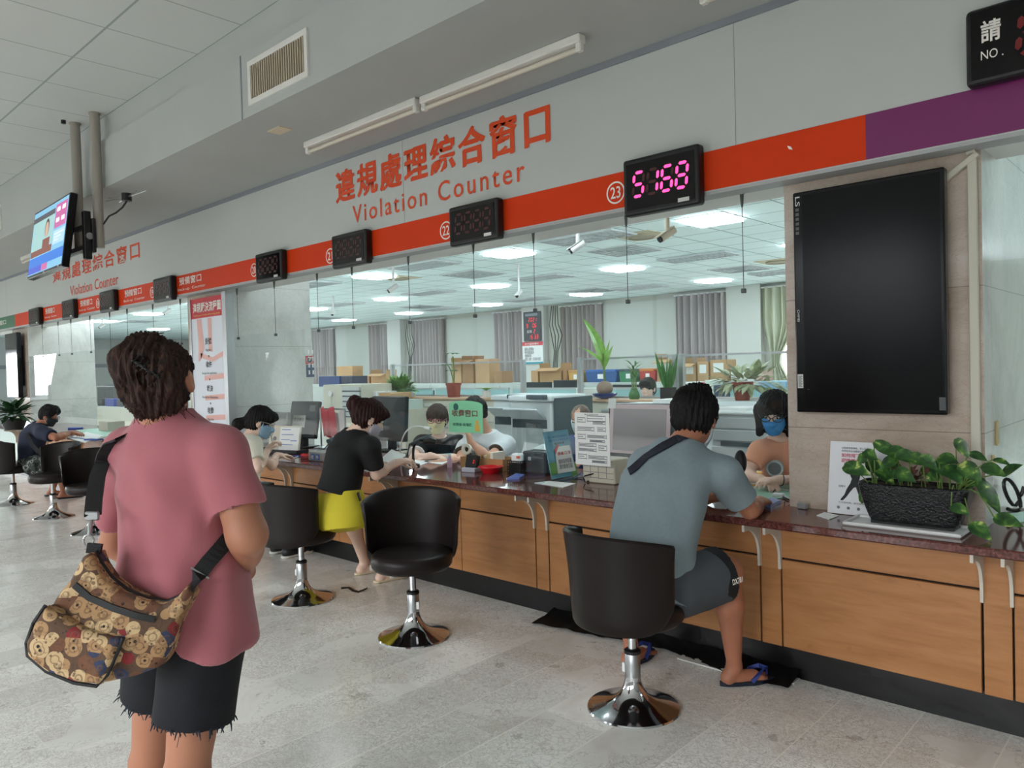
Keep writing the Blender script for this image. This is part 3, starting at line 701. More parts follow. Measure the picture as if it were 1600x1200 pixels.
for j, (y, rn) in enumerate(rows):
    for k, x in enumerate((-1.1, 2.1)): dup(lampA, (x, y, 3.15), 0, 'added unseen lit square ceiling lamp %s, %s the tall dark monitor' % (rn, ('behind', 'beyond')[k]))  # extra lamps out of view, added to brighten the near pillar's side
for j, (y, rn) in enumerate(rows[1:]):
    for k in range(4):
        x = -5.95 - 3.2 * k; lab = 'unlit mirror-louvre ceiling lamp %s, %s from the right' % (rn, ordn(k))
        if lampB is None:
            lampB = thing('louvre_lamp', lab, 'ceiling lamp', (x, y - .2, 3.15), 0, 'unlit louvre ceiling lamps')
            bx('reflector', mat('lamp_reflector', (206, 216, 220), .4), lampB, -.58, .58, -.28, .28, -.008, -.002)
            mb = MB()
            for q in range(13): mb.box(-.58 + q * 1.16 / 12 - .006, -.58 + q * 1.16 / 12 + .006, -.28, .28, -.03, -.008)
            for q in range(4): mb.box(-.58, .58, -.28 + q * .56 / 3 - .006, -.28 + q * .56 / 3 + .006, -.03, -.008)
            mb.get('louvre', M_LOUV, lampB)
        else: dup(lampB, (x, y - .2, 3.15), 0, lab)
M_DIFF = mat('diffuser_white', (224, 228, 228), .5); M_DIFD = mat('diffuser_vane', (176, 186, 188), .5)
df = None
for k, (px, py) in enumerate(((975, 391), (739, 428), (1156, 420), (925, 454), (658, 479), (506, 497), (215, 502))):
    p = atz(px, py, 3.15)
    lab = 'square four-way air diffuser in the office ceiling, ' + ('left of the second overhead camera', 'above the second pane', 'nearest the near pillar', 'in front of the clock wall', 'by the middle curtain', 'beside the pale pillar', 'left of the flow chart banner')[k]
    if df is None:
        df = thing('air_vent', lab, 'air diffuser', (p.x, p.y, 3.15), 0, 'ceiling air diffusers')
        bx('plate', M_DIFF, df, -.42, .42, -.42, .42, -.012, 0)
        mb = MB()
        for q in (.38, .28, .18, .08):
            for s in range(4): mb.box(-q, q, q - .035, q, -.020, -.012, mtx=Matrix.Rotation(s * PI / 2, 4, 'Z'))
        mb.get('vanes', M_DIFD, df)
    else: dup(df, (p.x, p.y, 3.15), 0, lab)
sp = None
for k, (px, py) in enumerate(((1002, 368), (622, 434), (1216, 408))):
    p = atz(px, py, 3.15); lab = 'beige round vent on a square tile, ' + ('beside the second overhead camera', 'above the bullet camera on a long stem', 'nearest the near pillar')[k]
    if sp is None:
        sp = thing('round_vent', lab, 'ceiling vent', (p.x, p.y, 3.15), 0, 'round ceiling vents')
        bx('plate', mat('beige_tile', (206, 196, 172), .6), sp, -.3, .3, -.3, .3, -.008, 0)
        MB().lathe([(.2, -.008), (.2, -.03), (.17, -.035), (.165, -.02), (0, -.02)], 28).get('grille', mat('beige_grille', (168, 158, 136), .5), sp, True)
    else: dup(sp, (p.x, p.y, 3.15), 0, lab)
def cctv(px, py, Y, rz, lab, beige=False, sc=1.):
    p = aty(px, py, Y); m = mat('camera_beige', (196, 182, 160), .45) if beige else M_WHITEP
    r = thing('security_camera', lab, 'security camera', tuple(p), rz, None)
    MB().cyl((0, 0, .03), (0, 0, 3.15 - p.z), .018 * sc, n=12).get('stem', m, r, True)
    mm = Matrix.Rotation(math.radians(32), 4, 'X'); sc = sc * .72
    MB().cyl(mm @ Vector((0, -.10 * sc, 0)), mm @ Vector((0, .10 * sc, 0)), .042 * sc, n=16).box(-.05 * sc, .05 * sc, -.15 * sc, .1 * sc, .034 * sc, .046 * sc, .004, mtx=mm).get('camera_body', m, r, True)
    MB().cyl(mm @ Vector((0, -.125 * sc, 0)), mm @ Vector((0, -.10 * sc, 0)), .036 * sc, n=16).get('lens', M_BLACKP, r)
cctv(1043, 366, 5.3, -.5, 'beige security camera hanging nearest the near pillar', True)
cctv(903, 385, 5.6, -.9, 'white bullet security camera left of the beige one')
cctv(615, 450, 6.5, -.9, 'white bullet security camera on a long stem')
cctv(521, 489, 9.5, .6, 'small white security camera by the pale pillar')
cctv(811, 459, 9.0, .2, 'white dome-ended security camera above the clock')
cctv(160, 509, 6.5, -.9, 'white security camera left of the pink-shirt woman\'s head')
cctv(262, 487, 6.0, -.5, 'white security camera above the pink-shirt woman')

# back wall: curtains, blank window boards, clock, notice
M_CURT = mat('mauve_grey_curtain', (172, 162, 160), .85, bump=.05, bscale=200); M_CURG = mat('pale_green_curtain', (206, 208, 186), .85)
for k, (x0, x1) in enumerate(((-23.30, -21.34), (-17.36, -15.34), (-11.46, -9.37))):
    struct(bx('window_%d' % (k + 11), mat('window_board', (190, 192, 185), .6), None, x0, x1, 15.74, 15.8, .9, 3.02))
for k, (x0, x1) in enumerate(((-20.16, -19.48), (-14.15, -13.36), (-8.03, -7.24))):
    struct(bx('trim_%d' % (k + 20), mat('column_white', (206, 206, 200), .7), None, x0, x1, 15.62, 15.8, 0, 3.15))
def curtain(x0, x1, lab, m, z0=.95, z1=3.06, tie=None):
    def fn(u, v):
        z = z0 + (z1 - z0) * v; x = x0 + (x1 - x0) * u
        if tie is not None:
            f = max(0, 1 - abs(z - tie) / .75); x = x + (x0 + .25 - x) * .8 * f
        return (x, 15.68 + .085 * math.sin(u * (x1 - x0) * 40 + 1.3 * math.sin(u * 9)), z)
    r = thing('curtain', lab, 'curtain', (0, 0, 0), 0, 'office window curtains')
    MB().grid(fn, int((x1 - x0) * 60), 14 if tie else 3).get('drape', m, r, True)
    MB().box(x0 - .05, x1 + .05, 15.66, 15.8, z1 - .01, z1 + .02).get('rail', M_WHITEP, r)
curtain(-24.72, -23.40, 'grey pleated curtain at far left, beside the pale pillar', M_CURT)
curtain(-21.25, -20.24, 'narrow grey pleated curtain left of the bright white column', M_CURT)
curtain(-18.94, -17.43, 'grey pleated curtain with black cables at its left edge', M_CURT)
curtain(-15.28, -14.16, 'grey pleated curtain just left of the clock', M_CURT)
curtain(-12.81, -11.52, 'grey pleated curtain right of the clock', M_CURT)
curtain(-9.33, -8.08, 'widest-looking grey pleated curtain, left of the last white column', M_CURT)
curtain(-7.21, -6.45, 'pale green curtain tied back beside the bright window', M_CURG, tie=1.5)
struct(bx('window_14', mat('bright_window', (250, 250, 250), .5, emit=(250, 253, 255), es=1.5), None, -7.0, -4.6, 15.77, 15.8, 1.0, 2.2))
for (x, lab) in ((-19.0, 'black cables hanging beside the curtain left of the clock wall'), (-13.0, 'black cables hanging just right of the clock')):
    mb = MB()
    for q in range(4): mb.tube([(x + .06 * q, 15.55, 3.1), (x + .10 * q - .05, 15.5, 2.6), (x + .12 * q, 15.52, 2.3), (x + .04 * q + .1, 15.5, 1.9), (x + .05 * q, 15.5, 1.2)], .012, 5)
    tag(mb.get('cable_bundle', M_BLACKP), lab, 'cables')
r = thing('wall_clock', 'black digital calendar clock with red digits on the white column', 'clock', (-14.04, 15.60, 2.20))
bx('case', mat('clock_case', (30, 36, 40), .4), r, 0, .62, -.05, .02, 0, .80, .02)
bx('title_plate', mat('clock_plate', (120, 132, 140), .5), r, .09, .53, -.053, -.05, .68, .75)
on = MB()
for s, x, z, d in (('2', .20, .53, .05), ('0', .28, .53, .05), ('2', .36, .53, .05), ('1', .44, .53, .05), ('9', .12, .37, .06), ('0', .34, .37, .06), ('6', .42, .37, .06), ('2', .38, .21, .05), ('1', .20, .06, .06), ('5', .28, .06, .06), ('3', .40, .06, .06), ('3', .48, .06, .06)): seg_polys(s, x, z, d, .10, -.0535, .018, on)
on.get('lit_segments', M_LEDR, r)
text('lettering', '星期', M_STICK, r, (.14, -.0535, .22), XP, ZP, .18, .08)
r = thing('notice_board', 'white notice with a red header below the clock', 'notice', (-14.12, 15.60, 1.58))
bx('sheet', M_PAPER, r, 0, .74, -.01, .015, 0, .60); bx('header', M_BANR, r, 0, .74, -.012, -.009, .50, .60); bx('footer', mat('teal_band', (60, 160, 180), .5), r, 0, .74, -.012, -.009, 0, .05)
text('lettering', '收件服務櫃台', M_WHITEV, r, (.1, -.013, .52), XP, ZP, .5, .06); text('lettering', '違規人請至櫃台\n收件受理並裁決\n申訴書填寫\n受理・開車・交通事件裁罰', M_INK, r, (.08, -.013, .09), XP, ZP, .58, .36)

# low cabinet row with a wooden top
M_CAB = mat('beige_cabinet', (208, 204, 188), .5, var=.03, vscale=2); M_CABL = mat('drawer_gap', (130, 128, 118), .6)
CABY = 6.55; pcab = None
cabn = ('nearest the near pillar', 'behind the grey-shirt man', 'left of the grey-shirt man', 'behind the bald clerk', 'behind the white copier', 'behind the clerk in white', 'behind the masked clerk in black', 'at the left end by the fern')
for k in range(8):
    x = -2.6 - .86 * k; lab = 'low beige drawer cabinet ' + cabn[k]
    if pcab is None:
        pcab = thing('drawer_cabinet', lab, 'cabinet', (x, CABY, 0), 0, 'low drawer cabinets')
        bx('carcass', M_CAB, pcab, -.85, 0, .02, .45, 0, 1.11)
        for q in range(4):
            d = bx('drawer', M_CAB, pcab, -.84, -.01, 0, .02, .04 + q * .268, .298 + q * .268, .004)
            bx('handle', M_ALU, d, -.50, -.36, -.012, 0, .20 + q * .268, .225 + q * .268); bx('label_holder', M_PAPER, d, -.80, -.66, -.004, 0, .215 + q * .268, .255 + q * .268)
    else: dup(pcab, (x, CABY, 0), 0, lab)
M_WTOP = mat('pale_wood_top', (214, 176, 146), .4, var=.04, vscale=5)
tag(bx('cabinet_top', M_WTOP, None, -9.5, -2.58, CABY - .03, CABY + .48, 1.112, 1.14, .004), 'long pale wooden top over the low beige cabinets', 'cabinet top')
GP = CABY + .2
def partition(x0, x1, lab, ends=(1, 1)):
    r = thing('glass_partition', lab, 'partition', (x0, GP, 1.141), 0, 'partitions on the cabinets'); L = x1 - x0; h = .44
    bx('pane', M_GLASS, r, .02, L - .02, -.004, .004, .02, h - .02)
    bx('rail', M_ALU, r, 0, L, -.012, .012, h - .02, h); bx('rail', M_ALU, r, 0, L, -.012, .012, 0, .02)
    for e, x in zip(ends, (0, L)):
        if e: bx('post', M_ALU, r, x - .025, x + .025, -.025, .025, 0, h + .01)
X = lambda px, Y=GP: aty(px, 600, Y).x
partition(X(614), X(818), 'framed glass partition behind the fern and red pot')
partition(X(907), X(1056), 'framed glass partition behind the palm in the blue bowl')
partition(X(1066), X(1236), 'framed glass partition behind the trailing plant')

# ---- plants on the cabinet row
M_LEAF = mat('leaf_green', (60, 120, 52), .45, var=.25, vscale=20); M_LEAFL = mat('leaf_light', (126, 172, 70), .45, var=.2, vscale=18); M_LEAFD = mat('leaf_dark', (36, 74, 38), .4, var=.25, vscale=20); M_LEAFW = mat('leaf_cream', (178, 186, 150), .5, var=.25, vscale=40); M_STEM = mat('stem_green', (104, 128, 62), .5)
M_TERRA = mat('terracotta', (150, 66, 52), .5); M_SOIL = mat('soil', (60, 44, 34), .9)
def leaf(mb, base, d, up, L, wd, bend=.3, fold=.15, nseg=6, tipw=1.0):
    """a pointed, bent leaf blade starting at base, along d"""
    d = Vector(d).normalized(); s = d.cross(Vector(up))
    if s.length < 1e-3: s = d.cross(Vector((1, 0, .2)))
    s.normalize(); n = s.cross(d); P = Vector(base); L0 = []; prev = None
    for i in range(nseg + 1):
        t = i / nseg; ww = wd * .5 * math.sin(PI * min(1, t * .95 + .05) ** .72) if i < nseg else 0.
        dd = (d - n * bend * t * 1.6).normalized(); nn = s.cross(dd)
        if i: P = P + dd * (L / nseg)
        a = mb.bm.verts.new(P - s * ww + nn * fold * ww); c = mb.bm.verts.new(P); b2 = mb.bm.verts.new(P + s * ww + nn * fold * ww)
        if prev:
            mb.bm.faces.new((prev[0], prev[1], c, a)); mb.bm.faces.new((prev[1], prev[2], b2, c))
        prev = (a, c, b2)
def bush(mb, c, R_, n, L, wd, rnd, zmin=-.1, bend=.3):
    for _ in range(n):
        a = rnd.uniform(0, 2 * PI); e = rnd.uniform(zmin, 1.2); d = Vector((math.cos(a) * math.cos(e), math.sin(a) * math.cos(e), math.sin(e)))
        rr = rnd.uniform(.25, .9); p = Vector(c) + Vector((d.x * R_[0], d.y * R_[1], d.z * R_[2])) * rr
        leaf(mb, p, d + Vector((rnd.uniform(-.4, .4), rnd.uniform(-.4, .4), rnd.uniform(-.2, .4))), (0, 0, 1), L * rnd.uniform(.7, 1.2), wd * rnd.uniform(.8, 1.2), bend)
rnd = random.Random(5)
p = aty(632, 618, GP - .1); r = thing('fern', 'bushy green fern in a white planter on the cabinets', 'plant', (p.x, GP - .16, 1.14))
bx('planter', M_WHITEP, r, -.22, .22, -.08, .08, 0, .06, .008); mb = MB(); bush(mb, (0, -.03, .08), (.32, .07, .20), 420, .11, .045, rnd); mb.get('leaves', mat('fern_green', (112, 164, 70), .5, var=.25, vscale=14), r)
p = aty(711, 620, GP - .1); r = thing('potted_plant', 'leafy plant in a tall brown-red pot on the cabinets', 'plant', (p.x, GP - .12, 1.14))
MB().lathe([(0, 0), (.078, 0), (.094, .15), (.104, .155), (.104, .18), (.09, .18), (.088, .16), (0, .16)], 24).get('pot', M_TERRA, r, True); MB().lathe([(0, .161), (.088, .161)], 20).get('soil', M_SOIL, r)
mb = MB(); mb.tube([(0, 0, .16), (.02, 0, .34), (0, 0, .52)], .01); mb.tube([(.0, 0, .2), (-.05, 0, .35), (-.10, 0, .42)], .007); mb.get('stem', M_STEM, r, True)
mb = MB()
for c in ((0, 0, .56), (-.12, 0, .42), (-.06, .02, .34)):
    for q in range(9): a = q * 2.4; leaf(mb, c, (math.cos(a), math.sin(a), .3), (0, 0, 1), .11, .05, .5)
mb.get('leaves', M_LEAF, r)
p = aty(760, 612, GP - .1); r = thing('potted_plant', 'small pale-leaved plant between the red pot and the clerk\'s head', 'plant', (p.x, GP - .1, 1.14))
MB().lathe([(0, 0), (.05, 0), (.06, .08), (0, .08)], 16).get('pot', M_WHITEP, r, True); mb = MB()
for q in range(12): a = q * 2.4; leaf(mb, (0, 0, .08), (math.cos(a), math.sin(a), .8), (0, 0, 1), .18, .035, .6)
mb.get('leaves', M_LEAFL, r)
p = aty(947, 622, GP - .15); r = thing('palm_seedling', 'coconut palm seedling in a blue bowl on the cabinet top', 'plant', (p.x, GP - .17, 1.14))
MB().lathe([(0, 0), (.05, 0), (.12, .03), (.135, .055), (.125, .058), (.1, .035), (0, .03)], 28).get('bowl', mat('blue_glaze', (24, 52, 130), .15), r, True)
MB().ell((0, 0, .11), (.088, .088, .08), 18).get('coconut', mat('coconut_husk', (150, 128, 112), .8, bump=.4, bscale=40), r, True)
MB().tube([(0, 0, .17), (-.005, 0, .32), (-.01, 0, .48)], [.012, .011, .006]).get('stem', M_STEM, r, True)
mb = MB(); leaf(mb, (-.005, 0, .34), (-.10, -.05, 1), (1, -.35, 0), .66, .13, .62, .3, 10); leaf(mb, (0, 0, .36), (-.75, .1, .7), (1, -.3, 1), .50, .05, .35, .3, 8); leaf(mb, (0, 0, .33), (.4, 0, .9), (0, -1, 0), .26, .06, .1, .3); leaf(mb, (0, 0, .3), (.15, 0, 1), (0, -1, 0), .34, .05, .15, .3); mb.get('leaves', M_LEAFL, r)
p = aty(993, 626, GP - .15); r = thing('lucky_bamboo', 'lucky bamboo in a small green glass jar', 'plant', (p.x, GP - .17, 1.14))
MB().lathe([(0, 0), (.05, 0), (.058, .03), (.05, .07), (.035, .09), (.035, .11), (0, .11)], 20).get('jar', mat('green_glass_jar', (60, 110, 50), .1), r, True)
mb = MB(); [mb.cyl((a, 0, .08), (a * 1.4, 0, .30), .007, n=8) for a in (-.02, 0, .02)]; mb.get('stem', M_STEM, r)
mb = MB()
for a in range(16): leaf(mb, ((a % 3 - 1) * .025, 0, .2 + .01 * a), (math.cos(a * 2.4), math.sin(a * 2.4), 1.2), (0, 0, 1), .13, .022, .5)
mb.get('leaves', M_LEAF, r)
p = aty(1046, 622, GP - .15); r = thing('snake_plant', 'snake plant in a square black pot beside the partition post', 'plant', (p.x, GP - .17, 1.14))
bx('pot', M_BLACKP, r, -.06, .06, -.06, .06, 0, .12, .006); mb = MB()
for a in range(13): leaf(mb, (.03 * math.cos(a * 2.4), .03 * math.sin(a * 2.4), .11), (.25 * math.cos(a * 2.4), .25 * math.sin(a * 2.4), 1), (math.sin(a), math.cos(a), 0), .24 + .012 * a, .045, .05, .2)
mb.get('leaves', M_LEAF, r)

# ---- far cabinet row with boxes and bins
M_FARCAB = mat('far_cabinet', (196, 200, 196), .5); M_CARD = mat('cardboard', (190, 150, 108), .75, var=.08, vscale=4); M_CARDD = mat('cardboard_dark', (160, 118, 80), .75, var=.08, vscale=4)
FY2, FZ = 12.0, 1.16
for k in range(12):
    x = -4.6 - 1.55 * k
    r = thing('far_cabinet', 'grey cabinet in the far row under the boxes, %s' % ('%s from the right' % (words_[k])), 'cabinet', (x, FY2, 0), 0, 'far cabinet row')
    bx('carcass', M_FARCAB, r, -1.54, 0, .02, .5, 0, FZ); bx('door', M_FARCAB, r, -1.53, -.78, 0, .02, .04, FZ - .05, .003); bx('door', M_FARCAB, r, -.76, -.01, 0, .02, .04, FZ - .05, .003)
def carton(px0, py0, px1, lab, Y=FY2 + .1, z0=FZ, m=None, flaps=False, labelled=False, dep=.35, cat='cardboard box', name='cardboard_box', py1=None):
    m = m or M_CARD; a = aty(px0, 600, Y); b_ = aty(px1, 600, Y); z1 = aty((px0 + px1) / 2, py0, Y).z
    if py1: z0 = aty((px0 + px1) / 2, py1, Y).z
    r = thing(name, lab, cat, (a.x, Y, z0)); W = b_.x - a.x; H = max(.05, z1 - z0); W -= .02
    if flaps:
        mb = MB(); t = .012
        mb.box(0, W, 0, t, 0, H).box(0, W, dep - t, dep, 0, H).box(0, t, t, dep - t, 0, H).box(W - t, W, t, dep - t, 0, H).box(t, W - t, t, dep - t, 0, t); mb.get('carton', m, r)
        for mm, w2 in ((Matrix.Translation((0, 0, H)) @ Matrix.Rotation(math.radians(20), 4, 'X'), W),): MB().box(0, w2, -dep * .5, 0, -.004, .004, mtx=mm).get('flap', m, r)
        MB().box(0, min(.1, dep * .3), 0, dep, -.004, .004, mtx=Matrix.Translation((W, 0, H)) @ Matrix.Rotation(math.radians(-86), 4, 'Y')).get('flap', m, r)
        MB().box(-min(.12, dep * .3), 0, 0, dep, -.004, .004, mtx=Matrix.Translation((0, 0, H)) @ Matrix.Rotation(math.radians(86), 4, 'Y')).get('flap', m, r)
    else:
        bx('carton', m, r, 0, W, 0, dep, 0, H, .006); bx('tape', mat('packing_tape', (206, 176, 130), .35), r, 0, W, dep * .45, dep * .55, H - .002, H + .002)
    if labelled: bx('paper_label', M_PAPER, r, W * .2, W * .8, -.003, 0, H * .42, H * .85)
    return r
carton(830, 579, 842, 'narrow closed carton left of the open box under the notice')
carton(844, 575, 878, 'open cardboard box with spread flaps below the notice', flaps=True)
carton(880, 578, 888, 'small carton tucked right of the open box', m=M_CARDD)
carton(1027, 562, 1052, 'tall carton with grey label left of the partition post', labelled=True, flaps=True)
carton(1069, 568, 1089, 'first of three labelled cartons behind the trailing plant', labelled=True, flaps=True)
carton(1090, 565, 1109, 'middle of three labelled cartons behind the trailing plant', labelled=True)
carton(1110, 562, 1138, 'last and tallest of three labelled cartons behind the trailing plant', labelled=True)
carton(1142, 574, 1166, 'low white carton right of the labelled cartons', m=M_PAPER)
carton(1168, 578, 1180, 'small white box beside the tied curtain', m=M_PAPER, labelled=True)
carton(1182, 577, 1196, 'small pink-brown box beside the tied curtain', m=mat('pinkish_card', (196, 160, 146), .7))
carton(706, 566, 722, 'carton at the left of the stack behind the red pot', flaps=True)
carton(723, 563, 741, 'dark carton in the middle of the stack behind the red pot', m=M_CARDD, flaps=True)
carton(743, 561, 766, 'carton at the right of the stack behind the red pot')
carton(772, 580, 786, 'dark small carton in front of the curtain left of the clock', m=M_CARDD)
for k, (x0, y0, x1, c, lab) in enumerate(((915, 582, 966, (40, 90, 150), 'blue plastic bin on the far cabinets'), (967, 578, 998, (50, 130, 90), 'green plastic bin on the far cabinets'), (999, 579, 1027, (180, 60, 56), 'red plastic bin with an orange lid'), (888, 584, 912, (206, 160, 90), 'tan tray beside the blue bin'))):
    a, b_, z0, z1 = prect(x0, y0, x1, 592, FY2 + .1); r = thing('plastic_bin', lab, 'bin', (a, FY2 + .1, FZ)); W = b_ - a - .03; H = .2
    mb = MB(); mb.prism([(.03, 0), (W - .03, 0), (W, H), (0, H)], .35, Matrix(((1, 0, 0, 0), (0, 0, 1, 0), (0, 1, 0, 0), (0, 0, 0, 1)))); mb.get('tub', mat('bin_%d' % k, c, .45), r)
    bx('lid', mat('lid_%d' % k, ((60, 110, 180), (60, 80, 84), (206, 120, 60), (196, 150, 90))[k], .45), r, .0, W - .03, -.01, .36, H, H + .05, .01)
    bx('paper_label', M_PAPER, r, W * .4, W * .62, -.012, -.002, .07, .16)

# ---- mid-office desks with monitors and teal screens
M_TEAL = mat('teal_desk_screen', (150, 190, 192), .5); M_DESK = mat('desk_grey', (206, 206, 200), .5); M_MON = mat('monitor_black', (34, 42, 46), .4)
deskn = [(-12.9, 9.6), (-10.9, 9.6), (-8.9, 9.6), (-6.9, 9.6), (-4.9, 9.6)]
for k, (x, y) in enumerate(deskn):
    r = thing('office_desk', 'grey office desk behind the glass partitions, %s from the right' % ordn(4 - k), 'desk', (x, y, 0), 0, 'mid-office desks')
    bx('desktop', M_DESK, r, 0, 1.9, 0, .75, .72, .75, .004)
    for q in (.02, 1.84): bx('leg', M_DESK, r, q, q + .04, .05, .70, 0, .72)
    
    q = thing('desk_partition', 'teal desk partition behind the glass partitions, %s from the right' % ordn(4 - k), 'partition', (x, y - .06, 0), 0, 'mid-office partitions'); bx('panel', M_TEAL, q, 0, 1.9, .01, .04, 0, 1.12); bx('rail', M_ALU, q, 0, 1.9, .005, .045, 1.12, 1.15)
def monitor(x, y, z, W, H, rz, lab, m=None, back=True, group=None):
    r = thing('computer_monitor', lab, 'monitor', (x, y, z), rz, group)
    bx('casing', m or M_MON, r, -W / 2, W / 2, -.03, .02, .10, .10 + H, .008)
    bx('screen', M_SCREEN, r, -W / 2 + .015, W / 2 - .015, .02, .0215, .115, .085 + H)
    MB().box(-.03, .03, -.06, -.03, .0, .25, .004).get('stand', M_BLACKP, r); MB().box(-.13, .13, -.12, .08, 0, .012, .004).get('foot', M_BLACKP, r)
    return r
for px0, py0, px1, lab in ((823, 597, 862, 'dark monitor left of the first partition gap'), (866, 594, 901, 'dark monitor in the partition gap'), (958, 601, 1011, 'wide dark monitor beside the far masked worker'), (655, 610, 678, 'dark monitor right of the fern')):
    Y = 10.0; a = aty(px0, 600, Y); b_ = aty(px1, 600, Y); zt = aty((px0 + px1) / 2, py0, Y).z
    monitor((a.x + b_.x) / 2, Y, .752, b_.x - a.x, max(.2, zt - .85), 0, lab, group='mid-office monitors')
# paper and binder piles on a shelf line at right
for k, (x0, y0, x1, y1, c, lab) in enumerate(((1086, 598, 1100, 610, (196, 60, 70), 'red binder standing behind the trailing plant'), (1070, 597, 1085, 612, (226, 230, 232), 'white file box beside the red binder'), (1101, 594, 1114, 612, (214, 226, 220), 'pale green file box right of the red binder'), (1116, 602, 1126, 612, (50, 60, 90), 'navy bundle behind the trailing plant'), (1185, 596, 1228, 604, (140, 176, 204), 'flat blue-grey tray left of the near pillar'), (900, 606, 935, 622, (232, 240, 240), 'white name board behind the partition'), (1036, 614, 1048, 626, (236, 238, 238), 'white cup box by the snake plant'))):
    Y = 8.6 if k < 5 else CABY + .38; a, b_, z0, z1 = prect(x0, y0, x1, y1, Y)
    tag(bx('file_box', mat('file_%d' % k, c, .5), None, a, b_, Y, Y + (.25 if k < 5 else .06), .752 if k < 5 else 1.141, z1, .006), lab, 'file box')
tag(bx('file_shelf', M_DESK, None, -5.5, -2.2, 8.5, 9.0, 0, .75), 'long grey low shelf behind the cabinet row', 'shelf')

# ---- copiers and printers
M_COPW = mat('copier_white', (222, 228, 228), .4); M_COPG = mat('copier_slate', (74, 88, 94), .4); M_COPL = mat('copier_grey', (190, 200, 202), .4)
def copier(px0, px1, Y, zt, lab, rz=0., dep=.5):
    a = aty(px0, 640, Y); b_ = aty(px1, 640, Y); W = b_.x - a.x
    r = thing('copier', lab, 'copier', (a.x, Y, 0), rz)
    bx('body', M_COPW, r, 0, W, 0, dep, .02, zt - .06, .02, seg=2); bx('lid', M_COPW, r, -.01, W + .01, -.02, dep, zt - .055, zt, .015, seg=2)
    bx('side_panel', M_COPG, r, W, W + .012, .02, dep + .1, .1, zt - .02, .006)
    MB().box(.02, W * .86, -.16, 0, 0, .02, .005, mtx=Matrix.Translation((0, 0, zt - .22)) @ Matrix.Rotation(math.radians(-35), 4, 'X')).get('output_tray', M_COPL, r)
    bx('output_slot', M_COPG, r, .03, W - .06, -.004, 0, zt - .30, zt - .22)
    for q in range(3):
        d = bx('paper_drawer', M_COPL, r, .01, W - .01, -.012, 0, .12 + q * .21, .31 + q * .21, .008); bx('handle', M_COPG, d, W * .35, W * .65, -.016, -.012, .24 + q * .21, .27 + q * .21)
    bx('control_panel', M_COPG, r, W * .55, W * .95, -.09, -.02, zt - .03, zt + .01, .006)
    return r
copier(770, 828, 5.6, 1.22, 'white copier with slate side behind the green notice')
copier(797, 862, 5.25, 1.235, 'large white copier with slate side left of the bald clerk')
r = thing('printer', 'dark-fronted white printer behind the pinkish screen', 'printer', (aty(955, 660, 5.0).x, 5.0, .74))
bx('body', M_COPW, r, 0, .62, 0, .42, 0, .42, .02); bx('front', M_COPG, r, .02, .64, -.012, 0, .1, .38, .006); bx('cover', M_COPW, r, -.02, .64, -.03, .42, .40, .44, .012); bx('output_tray', M_COPG, r, .08, .5, -.10, 0, .20, .22, .004); bx('paper_stack', M_PAPER, r, .36, .52, .05, .3, .44, .48)
tag(bx('printer_table', M_DESK, None, -3.2, -1.9, 4.95, 5.6, 0, .738, .006), 'low grey table under the printers behind the clerks', 'table')
r = thing('printer', 'grey multi-tray laser printer beside the clerk in peach', 'printer', (aty(1110, 660, 4.95).x, 4.96, .74))
Wp = aty(1196, 660, 4.95).x - aty(1110, 660, 4.95).x
bx('body', M_COPL, r, 0, Wp, 0, .42, 0, .385, .012); bx('top_cover', M_COPW, r, -.01, Wp + .02, -.02, .42, .385, .41, .01)
bx('front_door', M_COPL, r, .005, Wp - .02, -.016, 0, .285, .37, .008); bx('front_door', M_COPL, r, .005, Wp - .005, -.016, 0, .20, .28, .006)
bx('output_slot', M_COPG, r, .08, Wp - .02, -.018, 0, .165, .195); bx('paper_drawer', M_COPL, r, .005, Wp - .005, -.016, 0, .07, .16, .006); bx('output_slot', M_COPG, r, .04, Wp - .05, -.018, 0, .05, .068); bx('paper_drawer', M_COPW, r, .005, Wp - .005, -.016, 0, 0, .045, .004)
bx('paper_stack', M_PAPER, r, .02, Wp * .6, .05, .3, .41, .43)
# trailing pale plant in a clay pot standing on the copier
p = aty(1160, 620, 6.2); r = thing('trailing_plant', 'pale trailing plant in a clay pot above the laser printer', 'plant', (p.x, 6.2, 1.14))
bx('stand', M_COPW, r, -.3, .3, -.15, .15, -.02, .02); MB().lathe([(0, .02), (.06, .02), (.085, .15), (.095, .155), (.095, .18), (0, .17)], 20).get('pot', M_TERRA, r, True)
mb = MB(); bush(mb, (.04, 0, .17), (.36, .16, .14), 110, .14, .06, rnd, -.5, .5); mb.get('leaves', M_LEAFW, r)
tag(bx('copier_cabinet', M_COPW, None, p.x - .42, p.x + .55, 5.95, 6.45, 0, 1.118, .02), 'white cabinet under the trailing plant by the near pillar', 'cabinet')

# ---- left part: drawer tower, boxes, blue crates
a = aty(506, 640, 5.9); b_ = aty(536, 640, 5.9); c_ = aty(565, 640, 5.9)
r = thing('drawer_tower', 'beige steel tower with a column of silver drawers', 'drawer unit', (a.x, 5.9, 0)); W = c_.x - a.x; w1 = b_.x - a.x; zt = aty(535, 601, 5.9).z
bx('carcass', M_CAB, r, 0, W, .01, .5, 0, zt); bx('side_panel', M_CAB, r, 0, w1 - .01, 0, .01, zt - .42, zt - .01)
for q in range(6):
    d = bx('drawer', mat('silver_drawer', (196, 200, 200), .35, .4), r, w1, W - .02, -.012, .01, zt - .08 - q * .068, zt - .03 - q * .068, .004); bx('drawer_gap', M_COPG, d, w1, W - .02, .0, .009, zt - .095 - q * .068, zt - .08 - q * .068)
for q in range(3): bx('lower_drawer', M_CAB, r, .02, W - .02, -.012, .01, .04 + q * .27, .29 + q * .27, .004)
